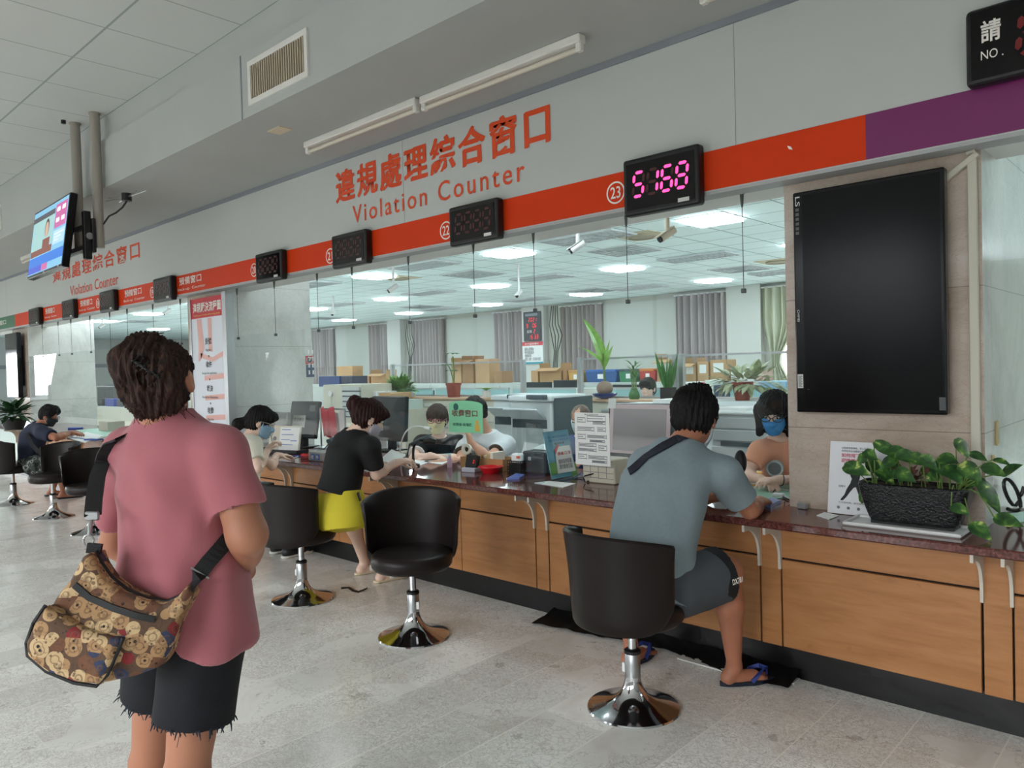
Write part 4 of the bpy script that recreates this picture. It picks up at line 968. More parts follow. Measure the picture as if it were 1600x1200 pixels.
ad = thing('power_adapter', 'round white adapter with a hanging cord on the drawer tower', 'adapter', (a.x + w1 * .45, 5.9, zt - .12)); MB().cyl((0, 0, 0), (0, -.03, 0), .04, n=20).get('disc', M_WHITEP, ad, True)
MB().tube([(0, -.01, -.04), (0, -.015, -.2), (-.06, -.02, -.28), (.04, -.02, -.26), (.14, -.02, -.36), (.2, -.02, -.42)], .006).get('cord', M_WHITEP, ad, True)
carton(498, 588, 531, 'larger navy blue crate behind the drawer tower', 8.5, 1.0, mat('navy_crate', (36, 62, 116), .5), py1=604, cat='crate', name='crate')
carton(533, 588, 552, 'smaller dark navy crate behind the drawer tower', 8.5, 1.0, mat('navy_crate_dark', (26, 36, 62), .5), py1=604, cat='crate', name='crate')
tag(bx('storage_bench', M_FARCAB, None, aty(488, 600, 8.4).x, aty(600, 600, 8.4).x, 8.4, 8.95, 0, aty(520, 604.3, 8.5).z), 'grey bench carrying the navy crates', 'bench')
carton(527, 572, 552, 'flat carton on the far cabinets behind the navy crates')
carton(580, 584, 604, 'open cardboard box with flaps right of the navy crates', flaps=True)
carton(561, 588, 578, 'dark carton between the navy crates and the open box', m=M_CARDD)
tag(bx('plastic_rack', mat('clear_plastic', (214, 226, 230), .3), None, aty(516, 600, 11.9).x, aty(552, 600, 11.9).x, 12.03, 12.09, FZ + .001, FZ + .10), 'long clear plastic tray in front of the navy crates', 'tray')
ZB = aty(600, 638, 6.2).z
tag(bx('side_cabinet', M_CAB, None, c_.x + .03, aty(636, 600, 6.1).x, 6.05, 6.5, 0, ZB), 'beige cabinet under the tan carton by the fern', 'cabinet')
carton(591, 614, 611, 'tan carton with a red stripe between drawer tower and fern', 6.1, ZB)
carton(581, 612, 589, 'white carton with black print beside the drawer tower', 6.1, ZB, M_PAPER)
tag(bx('paper_box', mat('pale_green_box', (206, 222, 214), .5), None, aty(611, 640, 6.1).x, aty(633, 640, 6.1).x, 6.1, 6.4, ZB, aty(620, 625, 6.1).z), 'pale green printed box below the fern', 'box')

# ---- far left office seen past the pink-shirt woman
for k, (x, y, lab) in enumerate(((-20.5, 7.4, 'grey desk at far left, left of the pink-shirt woman'), (-23.2, 9.6, 'grey desk farther back at far left'))):
    r = thing('office_desk', lab, 'desk', (x, y, 0)); bx('desktop', M_DESK, r, -7.2, 2.6, 0, .7, .72, .75); bx('front_panel', M_CAB, r, -7.2, 2.6, .0, .02, 0, .72); bx('desk_screen', M_GLASS, r, -7.2, 2.6, .72, .728, .75, 1.25); bx('screen_rail', M_ALU, r, -7.2, 2.6, .71, .74, 1.25, 1.28)
struct(bx('trim_30', M_TRIM, None, -33.99, -33.95, 3.96, 15.6, 1.95, 2.1))
for k, (px0, py0, px1, py1, c, lab) in enumerate(((152, 603, 163, 616, (30, 36, 42), 'black desk phone at far left'), (176, 604, 196, 614, (40, 48, 52), 'black printer at far left'), (200, 603, 208, 613, (200, 204, 204), 'pale printer at far left'))):
    a, b_, z0, z1 = prect(px0, py0, px1, py1, 9.8); tag(bx('desk_equipment', mat('equip_%d' % k, c, .4), None, a, b_, 9.8, 10.1, .752, max(z1, .9), .01), lab, 'office equipment')
for k, (px0, py0, px1, py1, c, lab) in enumerate(((165, 640, 178, 658, (36, 60, 150), 'blue file case on the desk left of the pink-shirt woman'), (183, 635, 193, 647, (50, 60, 74), 'dark box beside the blue file case'), (153, 641, 159, 650, (30, 34, 30), 'black cup left of the blue file case'), (197, 637, 210, 647, (230, 232, 234), 'white paper box beside the pink-shirt woman\'s neck'))):
    a, b_, z0, z1 = prect(px0, py0, px1, py1, 7.5); tag(bx('desk_box', mat('dbox_%d' % k, c, .45), None, a, b_, 7.5, 7.75, .752, max(z1, .95), .01), lab, 'box')
# emblem stickers on the pale pillar face
x = -7.37
a = atx(477, 556, x); b_ = atx(490, 569, x); r = thing('pillar_sticker', 'red square sticker with a white wreath on the pale pillar', 'sticker', (x, a.y, 0)); zt, zb, yw = a.z, b_.z, b_.y - a.y
bx('sheet', M_BANR, r, 0, .003, 0, yw, zb, zt); mb = MB()
for s in range(14):
    t0 = PI * .15 + s * PI * 1.7 / 14 + PI / 2; c0 = ((zb + zt) / 2); rr = yw * .22
    mb.box(-.001, .0015, -.016, .016, -.008, .008, mtx=Matrix.Translation((.0035, yw / 2 + rr * math.cos(t0), c0 + rr * math.sin(t0))) @ Matrix.Rotation(t0 + .9, 4, 'X'))
mb.box(.003, .0045, yw * .38, yw * .62, c0 - .03, c0 + .03).get('wreath', M_WHITEV, r)
a2 = atx(478, 570, x); b2 = atx(490, 589, x); r = thing('pillar_sticker', 'dark blue sticker with rows of white print on the pale pillar', 'sticker', (x, a2.y, 0))
bx('sheet', mat('sticker_blue', (52, 72, 104), .5), r, 0, .003, 0, yw, b2.z, a2.z); mb = MB()
for q in range(4):
    for s in range(2): mb.box(.003, .004, .03 + s * yw * .48, yw * .46 + s * yw * .48, b2.z + .03 + q * .075, b2.z + .075 + q * .075)
mb.get('print', M_WHITEV, r)
# server rack with blue patch cables behind the near pillar
r = thing('server_rack', 'dark server rack full of blue patch cables at right edge', 'server rack', (-.25, 5.2, 0))
bx('frame', M_BLACKP, r, 0, .62, .1, .7, 0, 2.05); bx('cap', mat('rack_cap', (196, 190, 178), .5), r, 0, .62, .08, .7, 2.05, 2.13)
rb = random.Random(8); mb = MB()
for q in range(40):
    x0, z0 = rb.uniform(.02, .55), rb.uniform(1.0, 1.75); mb.tube([(x0, .1, z0), (x0 + rb.uniform(-.05, .05), .0 + rb.uniform(-.03, .03), z0 - .05), (x0 + rb.uniform(-.1, .1), .02, z0 - rb.uniform(.2, .5)), (x0 + rb.uniform(-.1, .1), .06, .2)], .007, 5)
mb.get('patch_cables', mat('blue_cable', (20, 90, 170), .4), r, True)
# ------------------------------------------------------------------ smooth solid modelling for bodies, clothing, bags
NV = lambda v: np.array(v, dtype=np.float64)
class Solid:
    """distance-field solid: tapered limbs, lofted torsos, ellipsoids, smooth unions and cuts, turned into ONE continuous mesh"""
    def __init__(s, h=.008): s.h = h; s.ops = []
    def _add(s, fn, lo, hi, k, kind='u'): s.ops.append((kind, fn, NV(lo), NV(hi), k)); return s
    def cap(s, a, b, ra, rb=None, k=.02, flat=False, kind='u', sq=None):
        a, b = NV(a), NV(b); rb = ra if rb is None else rb; r = max(ra, rb); ba = b - a; L2 = max(ba @ ba, 1e-9); L = math.sqrt(L2)
        def fn(x, y, z):
            px, py, pz = x - a[0], y - a[1], z - a[2]; t0 = (px * ba[0] + py * ba[1] + pz * ba[2]) / L2; t = np.clip(t0, 0, 1)
            d = np.sqrt((px - ba[0] * t) ** 2 + (py - ba[1] * t) ** 2 + (pz - ba[2] * t) ** 2) - (ra + (rb - ra) * t)
            if flat: d = np.maximum(d, (t0 - 1) * L)
            return d
        return s._add(fn, np.minimum(a, b) - r, np.maximum(a, b) + r, k, kind)
    def ell(s, c, r, ax=None, k=.02, kind='u'):
        c, r = NV(c), NV(r); A = np.eye(3) if ax is None else np.array([NV(v) for v in ax]); R = r.max()
        def fn(x, y, z):
            px, py, pz = x - c[0], y - c[1], z - c[2]
            q = [(px * A[i, 0] + py * A[i, 1] + pz * A[i, 2]) / r[i] for i in range(3)]; k0 = np.sqrt(q[0] ** 2 + q[1] ** 2 + q[2] ** 2)
            k1 = np.sqrt(sum((q[i] / r[i]) ** 2 for i in range(3))); return k0 * (k0 - 1) / np.maximum(k1, 1e-6)
        return s._add(fn, c - R, c + R, k, kind)
    def loft(s, secs, lat, k=.03, kind='u'):
        """secs: (centre, half width along lat, half depth), stacked along the axis from the first to the last centre"""
        c = np.array([NV(q[0]) for q in secs]); ax = c[-1] - c[0]; L = np.linalg.norm(ax); ax = ax / L; R = NV(lat) - ax * (NV(lat) @ ax); R = R / np.linalg.norm(R); F = np.cross(ax, R)
        T = (c - c[0]) @ ax; cu = (c - c[0]) @ R; cv = (c - c[0]) @ F; ws = [q[1] for q in secs]; ds = [q[2] for q in secs]; o = c[0]
        tt = np.linspace(0, L, 65); g = np.exp(-(np.arange(-6, 7) / 3.) ** 2); g /= g.sum()
        sm = lambda v: np.convolve(np.pad(np.interp(tt, T, v), 6, mode='edge'), g, 'valid')
        cu, cv, ws_, ds_ = sm(cu), sm(cv), sm(ws), sm(ds)
        def fn(x, y, z):
            px, py, pz = x - o[0], y - o[1], z - o[2]; l = px * ax[0] + py * ax[1] + pz * ax[2]; t = np.clip(l, 0, L)
            w_, d_ = np.interp(t, tt, ws_), np.interp(t, tt, ds_)
            u = px * R[0] + py * R[1] + pz * R[2] - np.interp(t, tt, cu); v = px * F[0] + py * F[1] + pz * F[2] - np.interp(t, tt, cv)
            e = np.sqrt((u / w_) ** 2 + (v / d_) ** 2); g_ = np.sqrt((u / w_ ** 2) ** 2 + (v / d_ ** 2) ** 2)
            dd = e * (e - 1) / np.maximum(g_, 1e-4); dd = np.where(e < .25, -np.minimum(w_, d_) * .9, dd)
            return np.maximum(dd, np.maximum(-l, l - L))
        m = max(ws + ds) * 1.1
        return s._add(fn, c.min(0) - m, c.max(0) + m, k, kind)
    def poly(s, pts, o, ex, ey, t0, t1, rnd_=.01, k=.01, kind='u'):
        """rounded extrusion of a 2-D outline; o origin, ex/ey axes, thickness t0..t1 along ex x ey"""
        o, ex, ey = NV(o), NV(ex), NV(ey); ez = np.cross(ex, ey); P = np.array(pts, float)
        W = np.array([o + ex * p[0] + ey * p[1] + ez * t for p in pts for t in (t0, t1)])
        def fn(x, y, z):
            px, py, pz = x - o[0], y - o[1], z - o[2]; u = px * ex[0] + py * ex[1] + pz * ex[2]; v = px * ey[0] + py * ey[1] + pz * ey[2]; q = px * ez[0] + py * ez[1] + pz * ez[2]
            d = np.full(u.shape, 1e9); sg = np.ones(u.shape); n = len(P)
            for i in range(n):
                a, b = P[i], P[i - 1]; e = b - a; wx, wy = u - a[0], v - a[1]; t = np.clip((wx * e[0] + wy * e[1]) / (e @ e), 0, 1)
                d = np.minimum(d, (wx - e[0] * t) ** 2 + (wy - e[1] * t) ** 2); c1 = v >= a[1]; c2 = v < b[1]; c3 = e[0] * wy > e[1] * wx
                sg = np.where((c1 & c2 & c3) | (~c1 & ~c2 & ~c3), -sg, sg)
            d2 = sg * np.sqrt(d) + rnd_; dz = np.abs(q - (t0 + t1) / 2) - (t1 - t0) / 2 + rnd_
            return np.minimum(np.maximum(d2, dz), 0) + np.sqrt(np.maximum(d2, 0) ** 2 + np.maximum(dz, 0) ** 2) - rnd_
        return s._add(fn, W.min(0) - rnd_, W.max(0) + rnd_, k, kind)
    def cut(s, p, n, k=0.): s.ops.append(('cut', NV(p), NV(n) / np.linalg.norm(NV(n)), None, k)); return s
    def mesh(s, name, m, parent=None, disp=None, smooth='all', relax=0):
        h = s.h; us = [o for o in s.ops if o[0] == 'u']
        lo = np.min([o[2] for o in us], 0) - 3 * h; hi = np.max([o[3] for o in us], 0) + 3 * h
        N = np.ceil((hi - lo) / h).astype(int) + 1; ax = [lo[i] + h * np.arange(N[i]) for i in range(3)]; D = np.full(N, .5, np.float64)
        for kind, *o in s.ops:
            if kind == 'cut':
                p, n, _, k = o; f = (ax[0][:, None, None] - p[0]) * n[0] + (ax[1][None, :, None] - p[1]) * n[1] + (ax[2][None, None, :] - p[2]) * n[2]; D = np.maximum(D, f); continue
            fn, blo, bhi, k = o; mg = k + 3 * h; i0 = np.maximum(np.floor((blo - mg - lo) / h).astype(int), 0); i1 = np.minimum(np.ceil((bhi + mg - lo) / h).astype(int) + 1, N)
            if (i1 <= i0).any(): continue
            sl = tuple(slice(i0[i], i1[i]) for i in range(3)); g = np.meshgrid(*[ax[i][sl[i]] for i in range(3)], indexing='ij', sparse=False); f = fn(*g); a = D[sl]
            if kind == 'u': hh = np.maximum(k - np.abs(a - f), 0) / k if k > 0 else 0; D[sl] = np.minimum(a, f) - hh * hh * k * .25
            else: hh = np.maximum(k - np.abs(a + f), 0) / k if k > 0 else 0; D[sl] = np.maximum(a, -f) + hh * hh * k * .25
        V, Q = nets(D, lo, h)
        me = bpy.data.meshes.new(name); me.vertices.add(len(V)); me.loops.add(len(Q) * 4); me.polygons.add(len(Q))
        me.loops.foreach_set('vertex_index', Q.ravel().astype(np.int32)); me.polygons.foreach_set('loop_start', np.arange(0, len(Q) * 4, 4, dtype=np.int32))
        me.vertices.foreach_set('co', V.astype(np.float32).ravel()); me.update(calc_edges=True); me.validate()
        if disp is not None:
            nn = np.empty(len(me.vertices) * 3, np.float32); me.vertex_normals.foreach_get('vector', nn); nn = nn.reshape(-1, 3); V2 = V + nn * disp(V, nn)[:, None]
            me.vertices.foreach_set('co', V2.astype(np.float32).ravel()); me.update()
        return link(name, me, m, parent, smooth)
def nets(D, lo, h):
    S_ = D < 0; n = np.array(D.shape) - 1; cnt = np.zeros(n, np.uint8); cs = [(i, j, k) for i in (0, 1) for j in (0, 1) for k in (0, 1)]
    sub = lambda A, c: A[c[0]:c[0] + n[0], c[1]:c[1] + n[1], c[2]:c[2] + n[2]]
    for c in cs: cnt += sub(S_, c)
    act = (cnt > 0) & (cnt < 8); I = np.argwhere(act); idx = np.full(n, -1, np.int64); idx[act] = np.arange(len(I)); pos = np.zeros((len(I), 3)); num = np.zeros(len(I))
    val = {c: D[I[:, 0] + c[0], I[:, 1] + c[1], I[:, 2] + c[2]] for c in cs}
    for a in cs:
        for ax in range(3):
            if a[ax]: continue
            b = tuple(1 if i == ax else a[i] for i in range(3)); da, db = val[a], val[b]; x = (da < 0) != (db < 0); t = np.where(x, da / np.where(x, da - db, 1), 0)
            for i in range(3): pos[:, i] += x * (a[i] + (t if i == ax else 0))
            num += x
    V = lo + (I + pos / num[:, None]) * h; Q = []
    for ax in range(3):
        o1, o2 = (ax + 1) % 3, (ax + 2) % 3; s0 = [slice(None)] * 3; s1 = [slice(None)] * 3; s0[ax] = slice(0, -1); s1[ax] = slice(1, None)
        E = np.argwhere(S_[tuple(s0)] != S_[tuple(s1)]); E = E[(E[:, o1] > 0) & (E[:, o2] > 0) & (E[:, o1] < n[o1]) & (E[:, o2] < n[o2])]
        if not len(E): continue
        def cell(d1, d2): c = E.copy(); c[:, o1] -= d1; c[:, o2] -= d2; return idx[c[:, 0], c[:, 1], c[:, 2]]
        q = np.stack([cell(1, 1), cell(0, 1), cell(0, 0), cell(1, 0)], 1); ins = S_[E[:, 0], E[:, 1], E[:, 2]]; q[~ins] = q[~ins][:, ::-1]; Q.append(q)
    return V, np.concatenate(Q)

def folds(amp, freq=26., seed=0, dirz=1.0):
    r = random.Random(seed); W = [(NV((r.uniform(-1, 1), r.uniform(-1, 1), r.uniform(-.5, .5) * dirz)), r.uniform(0, 6), r.uniform(.6, 1.6)) for _ in range(6)]
    def f(V, N):
        d = np.zeros(len(V))
        for v, p, fr in W:
            ph = (V @ (v / np.linalg.norm(v))) * freq * fr + p + 1.2 * np.sin(V[:, 2] * 9 + p); d += np.cos(ph * .5) ** 8 * .7 - .18
        return amp * d / 2.2
    return f
def strands(c, up, amp=.003, freq=34., seed=0):
    c, up = NV(c), NV(up)
    def f(V, N):
        q = V - c; a = np.arctan2(q[:, 0], q[:, 1]); z = q @ up
        return amp * (np.sin(a * freq + z * 40 + seed) + .6 * np.sin(a * freq * 2.3 - z * 25) + .7 * np.sin(a * 9 + z * 60))
    return f

def hair_mat(name, c1, c2, rough=.6):
    t = NT(name); mp = t.n('ShaderNodeMapping', Vector=t.P); mp.inputs['Scale'].default_value = (60, 60, 9)
    n1 = t.n('ShaderNodeTexNoise', Vector=mp.outputs[0], Scale=2.2, Detail=4., Distortion=.6)
    return t.out(t.ramp(n1.outputs['Fac'], ((.35, lin(c1)), (.7, lin(c2)))), rough, bump=n1.outputs['Fac'], bs=.35, Specular__IOR__Level=.25)
def skin_mat(name, c): return mat(name, c, .5, var=.06, vscale=9, spec=.35)

class Person:
    """one figure in world space. J: joints (Vectors); lat = vector towards the figure's right"""
    def __init__(s, label, J, skin, h=.007, build=1., group=None):
        s.J = {k: NV(v) for k, v in J.items()}; s.h = h; s.b = build; s.label = label; s.skin = skin
        J = s.J; s.lat = J['shR'] - J['shL']; s.lat = s.lat / np.linalg.norm(s.lat)
        f, u = J['hf'], J['hu']; f = f / np.linalg.norm(f); r = np.cross(f, u); r = r / np.linalg.norm(r); u = np.cross(r, f); s.hr, s.hf, s.hu = r, f, u; s.hs = 1.0
        s.S = Solid(h); s.root = None
    def H(s, x, y, z): return s.J['H'] + (s.hr * x + s.hf * y + s.hu * z) * s.hs
    ear = (.077, .010, .020, .032)
    def head(s, S=None, grow=0., nose=True, ears=True, k=.02):
        S = S or s.S; A = (s.hr, s.hf, s.hu); q = s.hs
        S.ell(s.H(0, -.012, .03), [(v + grow) * q for v in (.073, .093, .085)], A, k)
        S.ell(s.H(0, .022, -.035), [(v + grow) * q for v in (.060, .070, .074)], A, .03)
        S.cap(s.H(0, .06, -.092), s.H(0, .052, -.088), .024 + grow, k=.035)
        if nose: S.cap(s.H(0, .088, .012), s.H(0, .104, -.026), .008 + grow, .012 + grow, k=.014); S.cap(s.H(-.011, .093, -.028), s.H(.011, .093, -.028), .008 + grow, k=.01); S.ell(s.H(0, .084, -.06), [(v + grow) * q for v in (.024, .012, .012)], A, .008)
        if nose and grow == 0: 
            for e in (-1, 1): S.ell(s.H(.03 * e, .096, .012), [.016, .012, .011], A, .012, 's')
        if ears:
            for e in (-1, 1): S.ell(s.H(s.ear[0] * e, -.008, -.012), [(v + grow) * q for v in s.ear[1:]], A, .008); S.ell(s.H((s.ear[0] + .009) * e, -.004, -.010), [.006, .011, .019], A, .004, 's')
    def torso(s, S, e=0., secs=None, top=True):
        J, b = s.J, s.b
        if secs is None:
            secs = [(J['P'] - (J['W'] - J['P']) * .35, .150 * b + e, .110 * b + e), (J['P'], .165 * b + e, .118 * b + e), (J['W'], .135 * b + e, .102 * b + e), (J['Ch'], .155 * b + e, .118 * b + e), (J['Ch'] * .35 + J['T'] * .65, .140 * b + e, .095 * b + e), (J['T'], .07 + e, .06 + e)]
        S.loft(secs, s.lat, .06)
        for q in 'RL':
            sh = J['sh' + q]; S.cap(J['T'] * .75 + J['Ch'] * .25 + (sh - J['T']) * .25, sh, .062 * b + e, .052 * b + e, .05)
    def arm(s, S, q, e=0., frac=None, flat=False, low=None):
        J, b = s.J, s.b; sh, el, wr = J['sh' + q], J['el' + q], J['wr' + q]
        if frac is not None:
            end = sh + (el - sh) * frac; S.cap(sh, end, .050 * b + e, .043 * b + e * 1.15, .03, flat=True); return end
        S.cap(sh, el, .049 * b, .037 * b, .025); m = el + (wr - el) * .35; S.cap(el, m, .036 * b, .037 * b, .02); S.cap(m, wr, .037 * b, .0245, .02)
    def hand(s, q, d, n, curl=.35, S=None, spread=0.):
        """d: finger direction, n: palm-facing direction"""
        S = S or s.S; d = NV(d); d = d / np.linalg.norm(d); n = NV(n); n = n - d * (n @ d); n = n / np.linalg.norm(n); th = np.cross(d, n) * (1 if q == 'R' else -1); w_ = s.J['wr' + q]
        S.cap(w_, w_ + d * .035, .024, .024, .02)
        for i, (off, L) in enumerate(((.027, .072), (.009, .082), (-.0095, .077), (-.027, .060))):
            kn = w_ + d * (.086 - .006 * abs(i - 1)) + th * off; S.cap(w_ + d * .02 + th * off * .55, kn, .0135, .0115, .012)
            p = kn; a = curl * (.7 + .12 * i); dd = d + th * spread * (1.5 - i)
            for fr, r0, r1 in ((.45, .0092, .0086), (.30, .0086, .0080), (.25, .0080, .0066)):
                v = dd * math.cos(a) + n * math.sin(a); v = v / np.linalg.norm(v); p2 = p + v * L * fr; S.cap(p, p2, r0, r1, .004); p = p2; a += curl * 1.05
        p = w_ + d * .022 + th * .022
        for v, L, r0, r1 in ((d * .62 + th * .68 + n * .35, .042, .0145, .0115), (d * .82 + th * .35 + n * .4, .032, .0110, .0098), (d * .9 + th * .1 + n * .42, .026, .0096, .0075)):
            v = v / np.linalg.norm(v); p2 = p + v * L; S.cap(p, p2, r0, r1, .008); p = p2
    def leg(s, q, foot=None, S=None):
        J, b = s.J, s.b; S = S or s.S; hp, kn, an = J['hip' + q], J['kn' + q], J['an' + q]
        S.cap(hp, kn, .085 * b, .056 * b, .04); S.cap(kn, kn, .057 * b, k=.03); m = kn + (an - kn) * .35; bk = NV((0, 0, 0)); S.cap(kn, m, .052 * b, .055 * b, .025); S.cap(m, an, .054 * b, .033, .03)
        if foot is not None:
            f = NV(foot); f = f / np.linalg.norm(f); z = NV((0, 0, 1)); sd = np.cross(f, z); a0 = NV((an[0], an[1], 0))
            S.cap(an, a0 - f * .035 + z * .034, .033, .030, .02); S.cap(a0 - f * .03 + z * .036, a0 + f * .10 + z * .032, .031, .026, .02)
            for t in (-1, 1): S.cap(a0 + f * .02 + z * .03, a0 + f * .125 + sd * .022 * t + z * .022, .026, .019, .02)
            for i, t in enumerate((-.030, -.013, .003, .017, .031)):
                if q == 'L': t = -t
                S.cap(a0 + f * .125 + sd * t + z * .02, a0 + f * (.185 - .009 * i) + sd * t * 1.05 + z * .014, .0125 if i == 0 else .0095, .0105 if i == 0 else .008, .006)
    def body(s, torso_secs=None, name='person', neck=.052):
        s.torso(s.S, -.012, torso_secs); s.S.cap(s.J['T'] - (s.J['H'] - s.J['T']) * .15, s.H(0, -.025, -.05), neck * 1.08, neck, .03); s.head()
        return s
    def finish(s):
        s.root = s.S.mesh('person', s.skin); tag(s.root, s.label, 'person'); return s.root
    def shirt(s, m, sleeve=.6, e=.012, secs=None, amp=.006, neck=.060, name='shirt', seed=1, cuts=(), ring=None, freq=26.):
        S = Solid(s.h); s.torso(S, e, secs)
        ends = [s.arm(S, q, e + .004, sleeve) for q in 'RL']
        ax = s.J['H'] - s.J['T']; S.cap(s.J['T'] + ax * .12, s.J['H'], neck, neck, .008, kind='s')
        for p, n in cuts: S.cut(p, n)
        o = S.mesh(name, m, s.root, folds(amp, freq, seed))
        if ring is not None:
            for q, en in zip('RL', ends):
                d = s.J['el' + q] - s.J['sh' + q]; d = d / np.linalg.norm(d); r = .043 * s.b + e * 1.15 + .008
                R_ = Solid(s.h * .8); R_.cap(en - d * .022, en + d * .002, r, r, .004, flat=True); R_.cut(en - d * .022, -d); R_.mesh('cuff', ring, o)
        return o
    def legwear(s, m, frac=.75, e=.016, name='shorts', seed=3, amp=.006, rough_hem=False, P0=None, full=False, top=.10, kleg=.045):
        J, b = s.J, s.b; S = Solid(s.h); up = J['W'] - J['P']; up = up / np.linalg.norm(up)
        S.loft([(J['P'] + up * top, .140 * b + e, .108 * b + e), (J['P'], .165 * b + e, .120 * b + e), (J['P'] - up * .05, .15 * b + e, .11 * b + e)], s.lat, .05)
        for q in 'RL':
            hp, kn, an = J['hip' + q], J['kn' + q], J['an' + q]
            if full: S.cap(hp, kn, .086 * b + e, .062 * b + e, .05); S.cap(kn, an, .060 * b + e, .045 + e, .03, flat=True)
            else: S.cap(hp, hp + (kn - hp) * (frac[q] if isinstance(frac, dict) else frac), .088 * b + e, .074 * b + e * 1.3, kleg, flat=True)
        f0 = folds(amp, 30, seed)
        return S.mesh(name, m, s.root, f0)
    def mask(s, m, name='face_mask', low=0., loops=True):
        S = Solid(min(s.h, .006)); s.head(S, .007, ears=False); S.cut(s.H(0, .018, 0), -s.hf); S.cut(s.H(0, .09, -.004 + low), s.hu * .95 + s.hf * .15); S.cut(s.H(0, .05, -.108 + low), -s.hu)
        I = [(s.H(0, -.012, .03), (.073, .093, .085))]
        o = S.mesh(name, m, s.root, None)
        if loops:
            for e in (-1, 1):
                mb = MB()
                for z in (-.03, -.085): mb.tube([s.H(.060 * e, .04, z + low), s.H(.076 * e, .01, (z - .02) * .5), s.H(.083 * e, -.018, -.012 if z > -.05 else -.03)], .0016, 5)
                mb.get('ear_loop', M_WHITEP, o)
        return o
    def glasses(s, m=None):
        mb = MB()
        for e in (-1, 1):
            c = s.H(.033 * e, .104, .010); mb.tube([Vector(c) + Vector(s.hr) * .026 * math.cos(t * PI / 8) + Vector(s.hu) * .019 * math.sin(t * PI / 8) for t in range(16)], .0028, 6, True)
            mb.tube([s.H(.059 * e, .100, .014), s.H(.078 * e, .06, .014), s.H(.084 * e, -.01, .008), s.H(.08 * e, -.03, -.01)], .0028, 6)
        mb.tube([s.H(-.008, .105, .014), s.H(.008, .105, .014)], .0025, 6); return mb.get('glasses', m or M_BLACKP, s.root, True)
    def eyes(s, brow):
        mb = MB(); mw = mat('eye_white', (226, 220, 214), .3); mi = mat('iris', (30, 20, 16), .2)
        for e in (-1, 1):
            o = MB(); o.ell(s.H(.03 * e, .0815, .012), (.0115, .0115, .0085), 12); n0 = len(o.bm.faces); o.ell(s.H(.03 * e, .0865, .0115), (.0078, .0078, .0078), 10); o.bm.faces.ensure_lookup_table()
            for f in o.bm.faces[n0:]: f.material_index = 1
            o.get('eye', [mw, mi], s.root, True, recalc=False)
            mb.tube([s.H(.014 * e, .094, .032), s.H(.032 * e, .092, .038), s.H(.050 * e, .078, .032)], [.003, .0035, .002], 6)
        mb.get('eyebrows', brow, s.root, True)
    def hair(s, m, style, h=None, amp=.003, seed=0):
        S = Solid(h or min(s.h, .006)); A = (s.hr, s.hf, s.hu); q = s.hs
        e0 = S.ell; S.ell = lambda c, r, ax=None, k=.02, kind='u': e0(c, [v * q for v in r], ax, k, kind); style(S, s, A); return S.mesh('hair', m, s.root, strands(s.J['H'], s.hu, amp, 30, seed))

from mathutils.bvhtree import BVHTree
def wrap_on(o, pix, lift=.004, n=4):
    """lay a path on the visible surface of a garment: points where the sight lines meet it, lifted off along the line"""
    me = o.data; bv = BVHTree.FromPolygons([v.co for v in me.vertices], [p.vertices for p in me.polygons]); out = []
    P = []
    for a, b in zip(pix, pix[1:]): P += [(a[0] + (b[0] - a[0]) * k / n, a[1] + (b[1] - a[1]) * k / n) for k in range(n)]
    P.append(pix[-1])
    for px, py in P:
        d = ray(px, py).normalized(); h = bv.ray_cast(Vector((0, 0, EYE)), d)
        if h[0] is not None: out.append((h[0] + h[1] * lift * (1 if h[1].dot(d) < 0 else -1), h[1]))
    return out
# ------------------------------------------------------------------ people
JD = lambda px, py, D: atd(px, py, D)
def sv(a, b, c): return _R * a + _U * b + _fw * c          # direction: right, up, away as seen in the photo
def at_floor(v, z): return Vector((v.x, v.y, z))
SK_TAN = skin_mat('skin_tan', (178, 122, 96)); SK_FAIR = skin_mat('skin_fair', (236, 200, 180)); SK_BROWN = skin_mat('skin_brown', (176, 116, 90)); SK_MED = skin_mat('skin_medium', (214, 164, 138))
H_DARK = hair_mat('hair_brown_black', (20, 13, 11), (74, 48, 38)); H_BLACK = hair_mat('hair_black', (8, 7, 8), (28, 24, 24)); H_RED = hair_mat('hair_dark_auburn', (22, 10, 10), (72, 38, 36)); H_GREY = hair_mat('hair_grey_brown', (84, 70, 62), (140, 124, 112), .5)
M_TEE_PINK = mat('dusty_pink_cotton', (170, 98, 106), .85, bump=.08, bscale=260, sheen=.2)
M_DENIM = mat('black_denim', (11, 14, 22), .85, var=.25, vscale=30, bump=.3, bscale=300)
def cloth(n, c, **k): return mat(n, c, k.pop('rough', .85), bump=.08, bscale=260, **k)

# --- the woman standing in front, seen from behind
D0 = 2.2
p1 = Person('person in dusty pink tee and denim shorts standing with back turned', dict(
    P=JD(284, 985, 2.22), W=JD(280, 880, 2.22), Ch=JD(272, 755, 2.21), T=JD(258, 655, 2.19), H=JD(249, 596, 2.17),
    hf=sv(-.03, .12, 1), hu=sv(-.18, 1, -.06), shR=JD(347, 705, 2.14), shL=JD(200, 706, 2.28), elR=JD(386, 835, 2.12), elL=JD(176, 850, 2.40), wrR=JD(384, 893, 2.30), wrL=JD(262, 905, 2.46),
    hipR=JD(318, 1000, 2.17), hipL=JD(258, 1000, 2.30), knR=JD(291, 1215, 2.15), knL=JD(236, 1190, 2.40), anR=at_floor(JD(286, 1390, 2.15), .07), anL=at_floor(JD(232, 1340, 2.42), .07)), SK_TAN, h=.0055, build=1.02); p1.ear = (.086, .013, .024, .036)
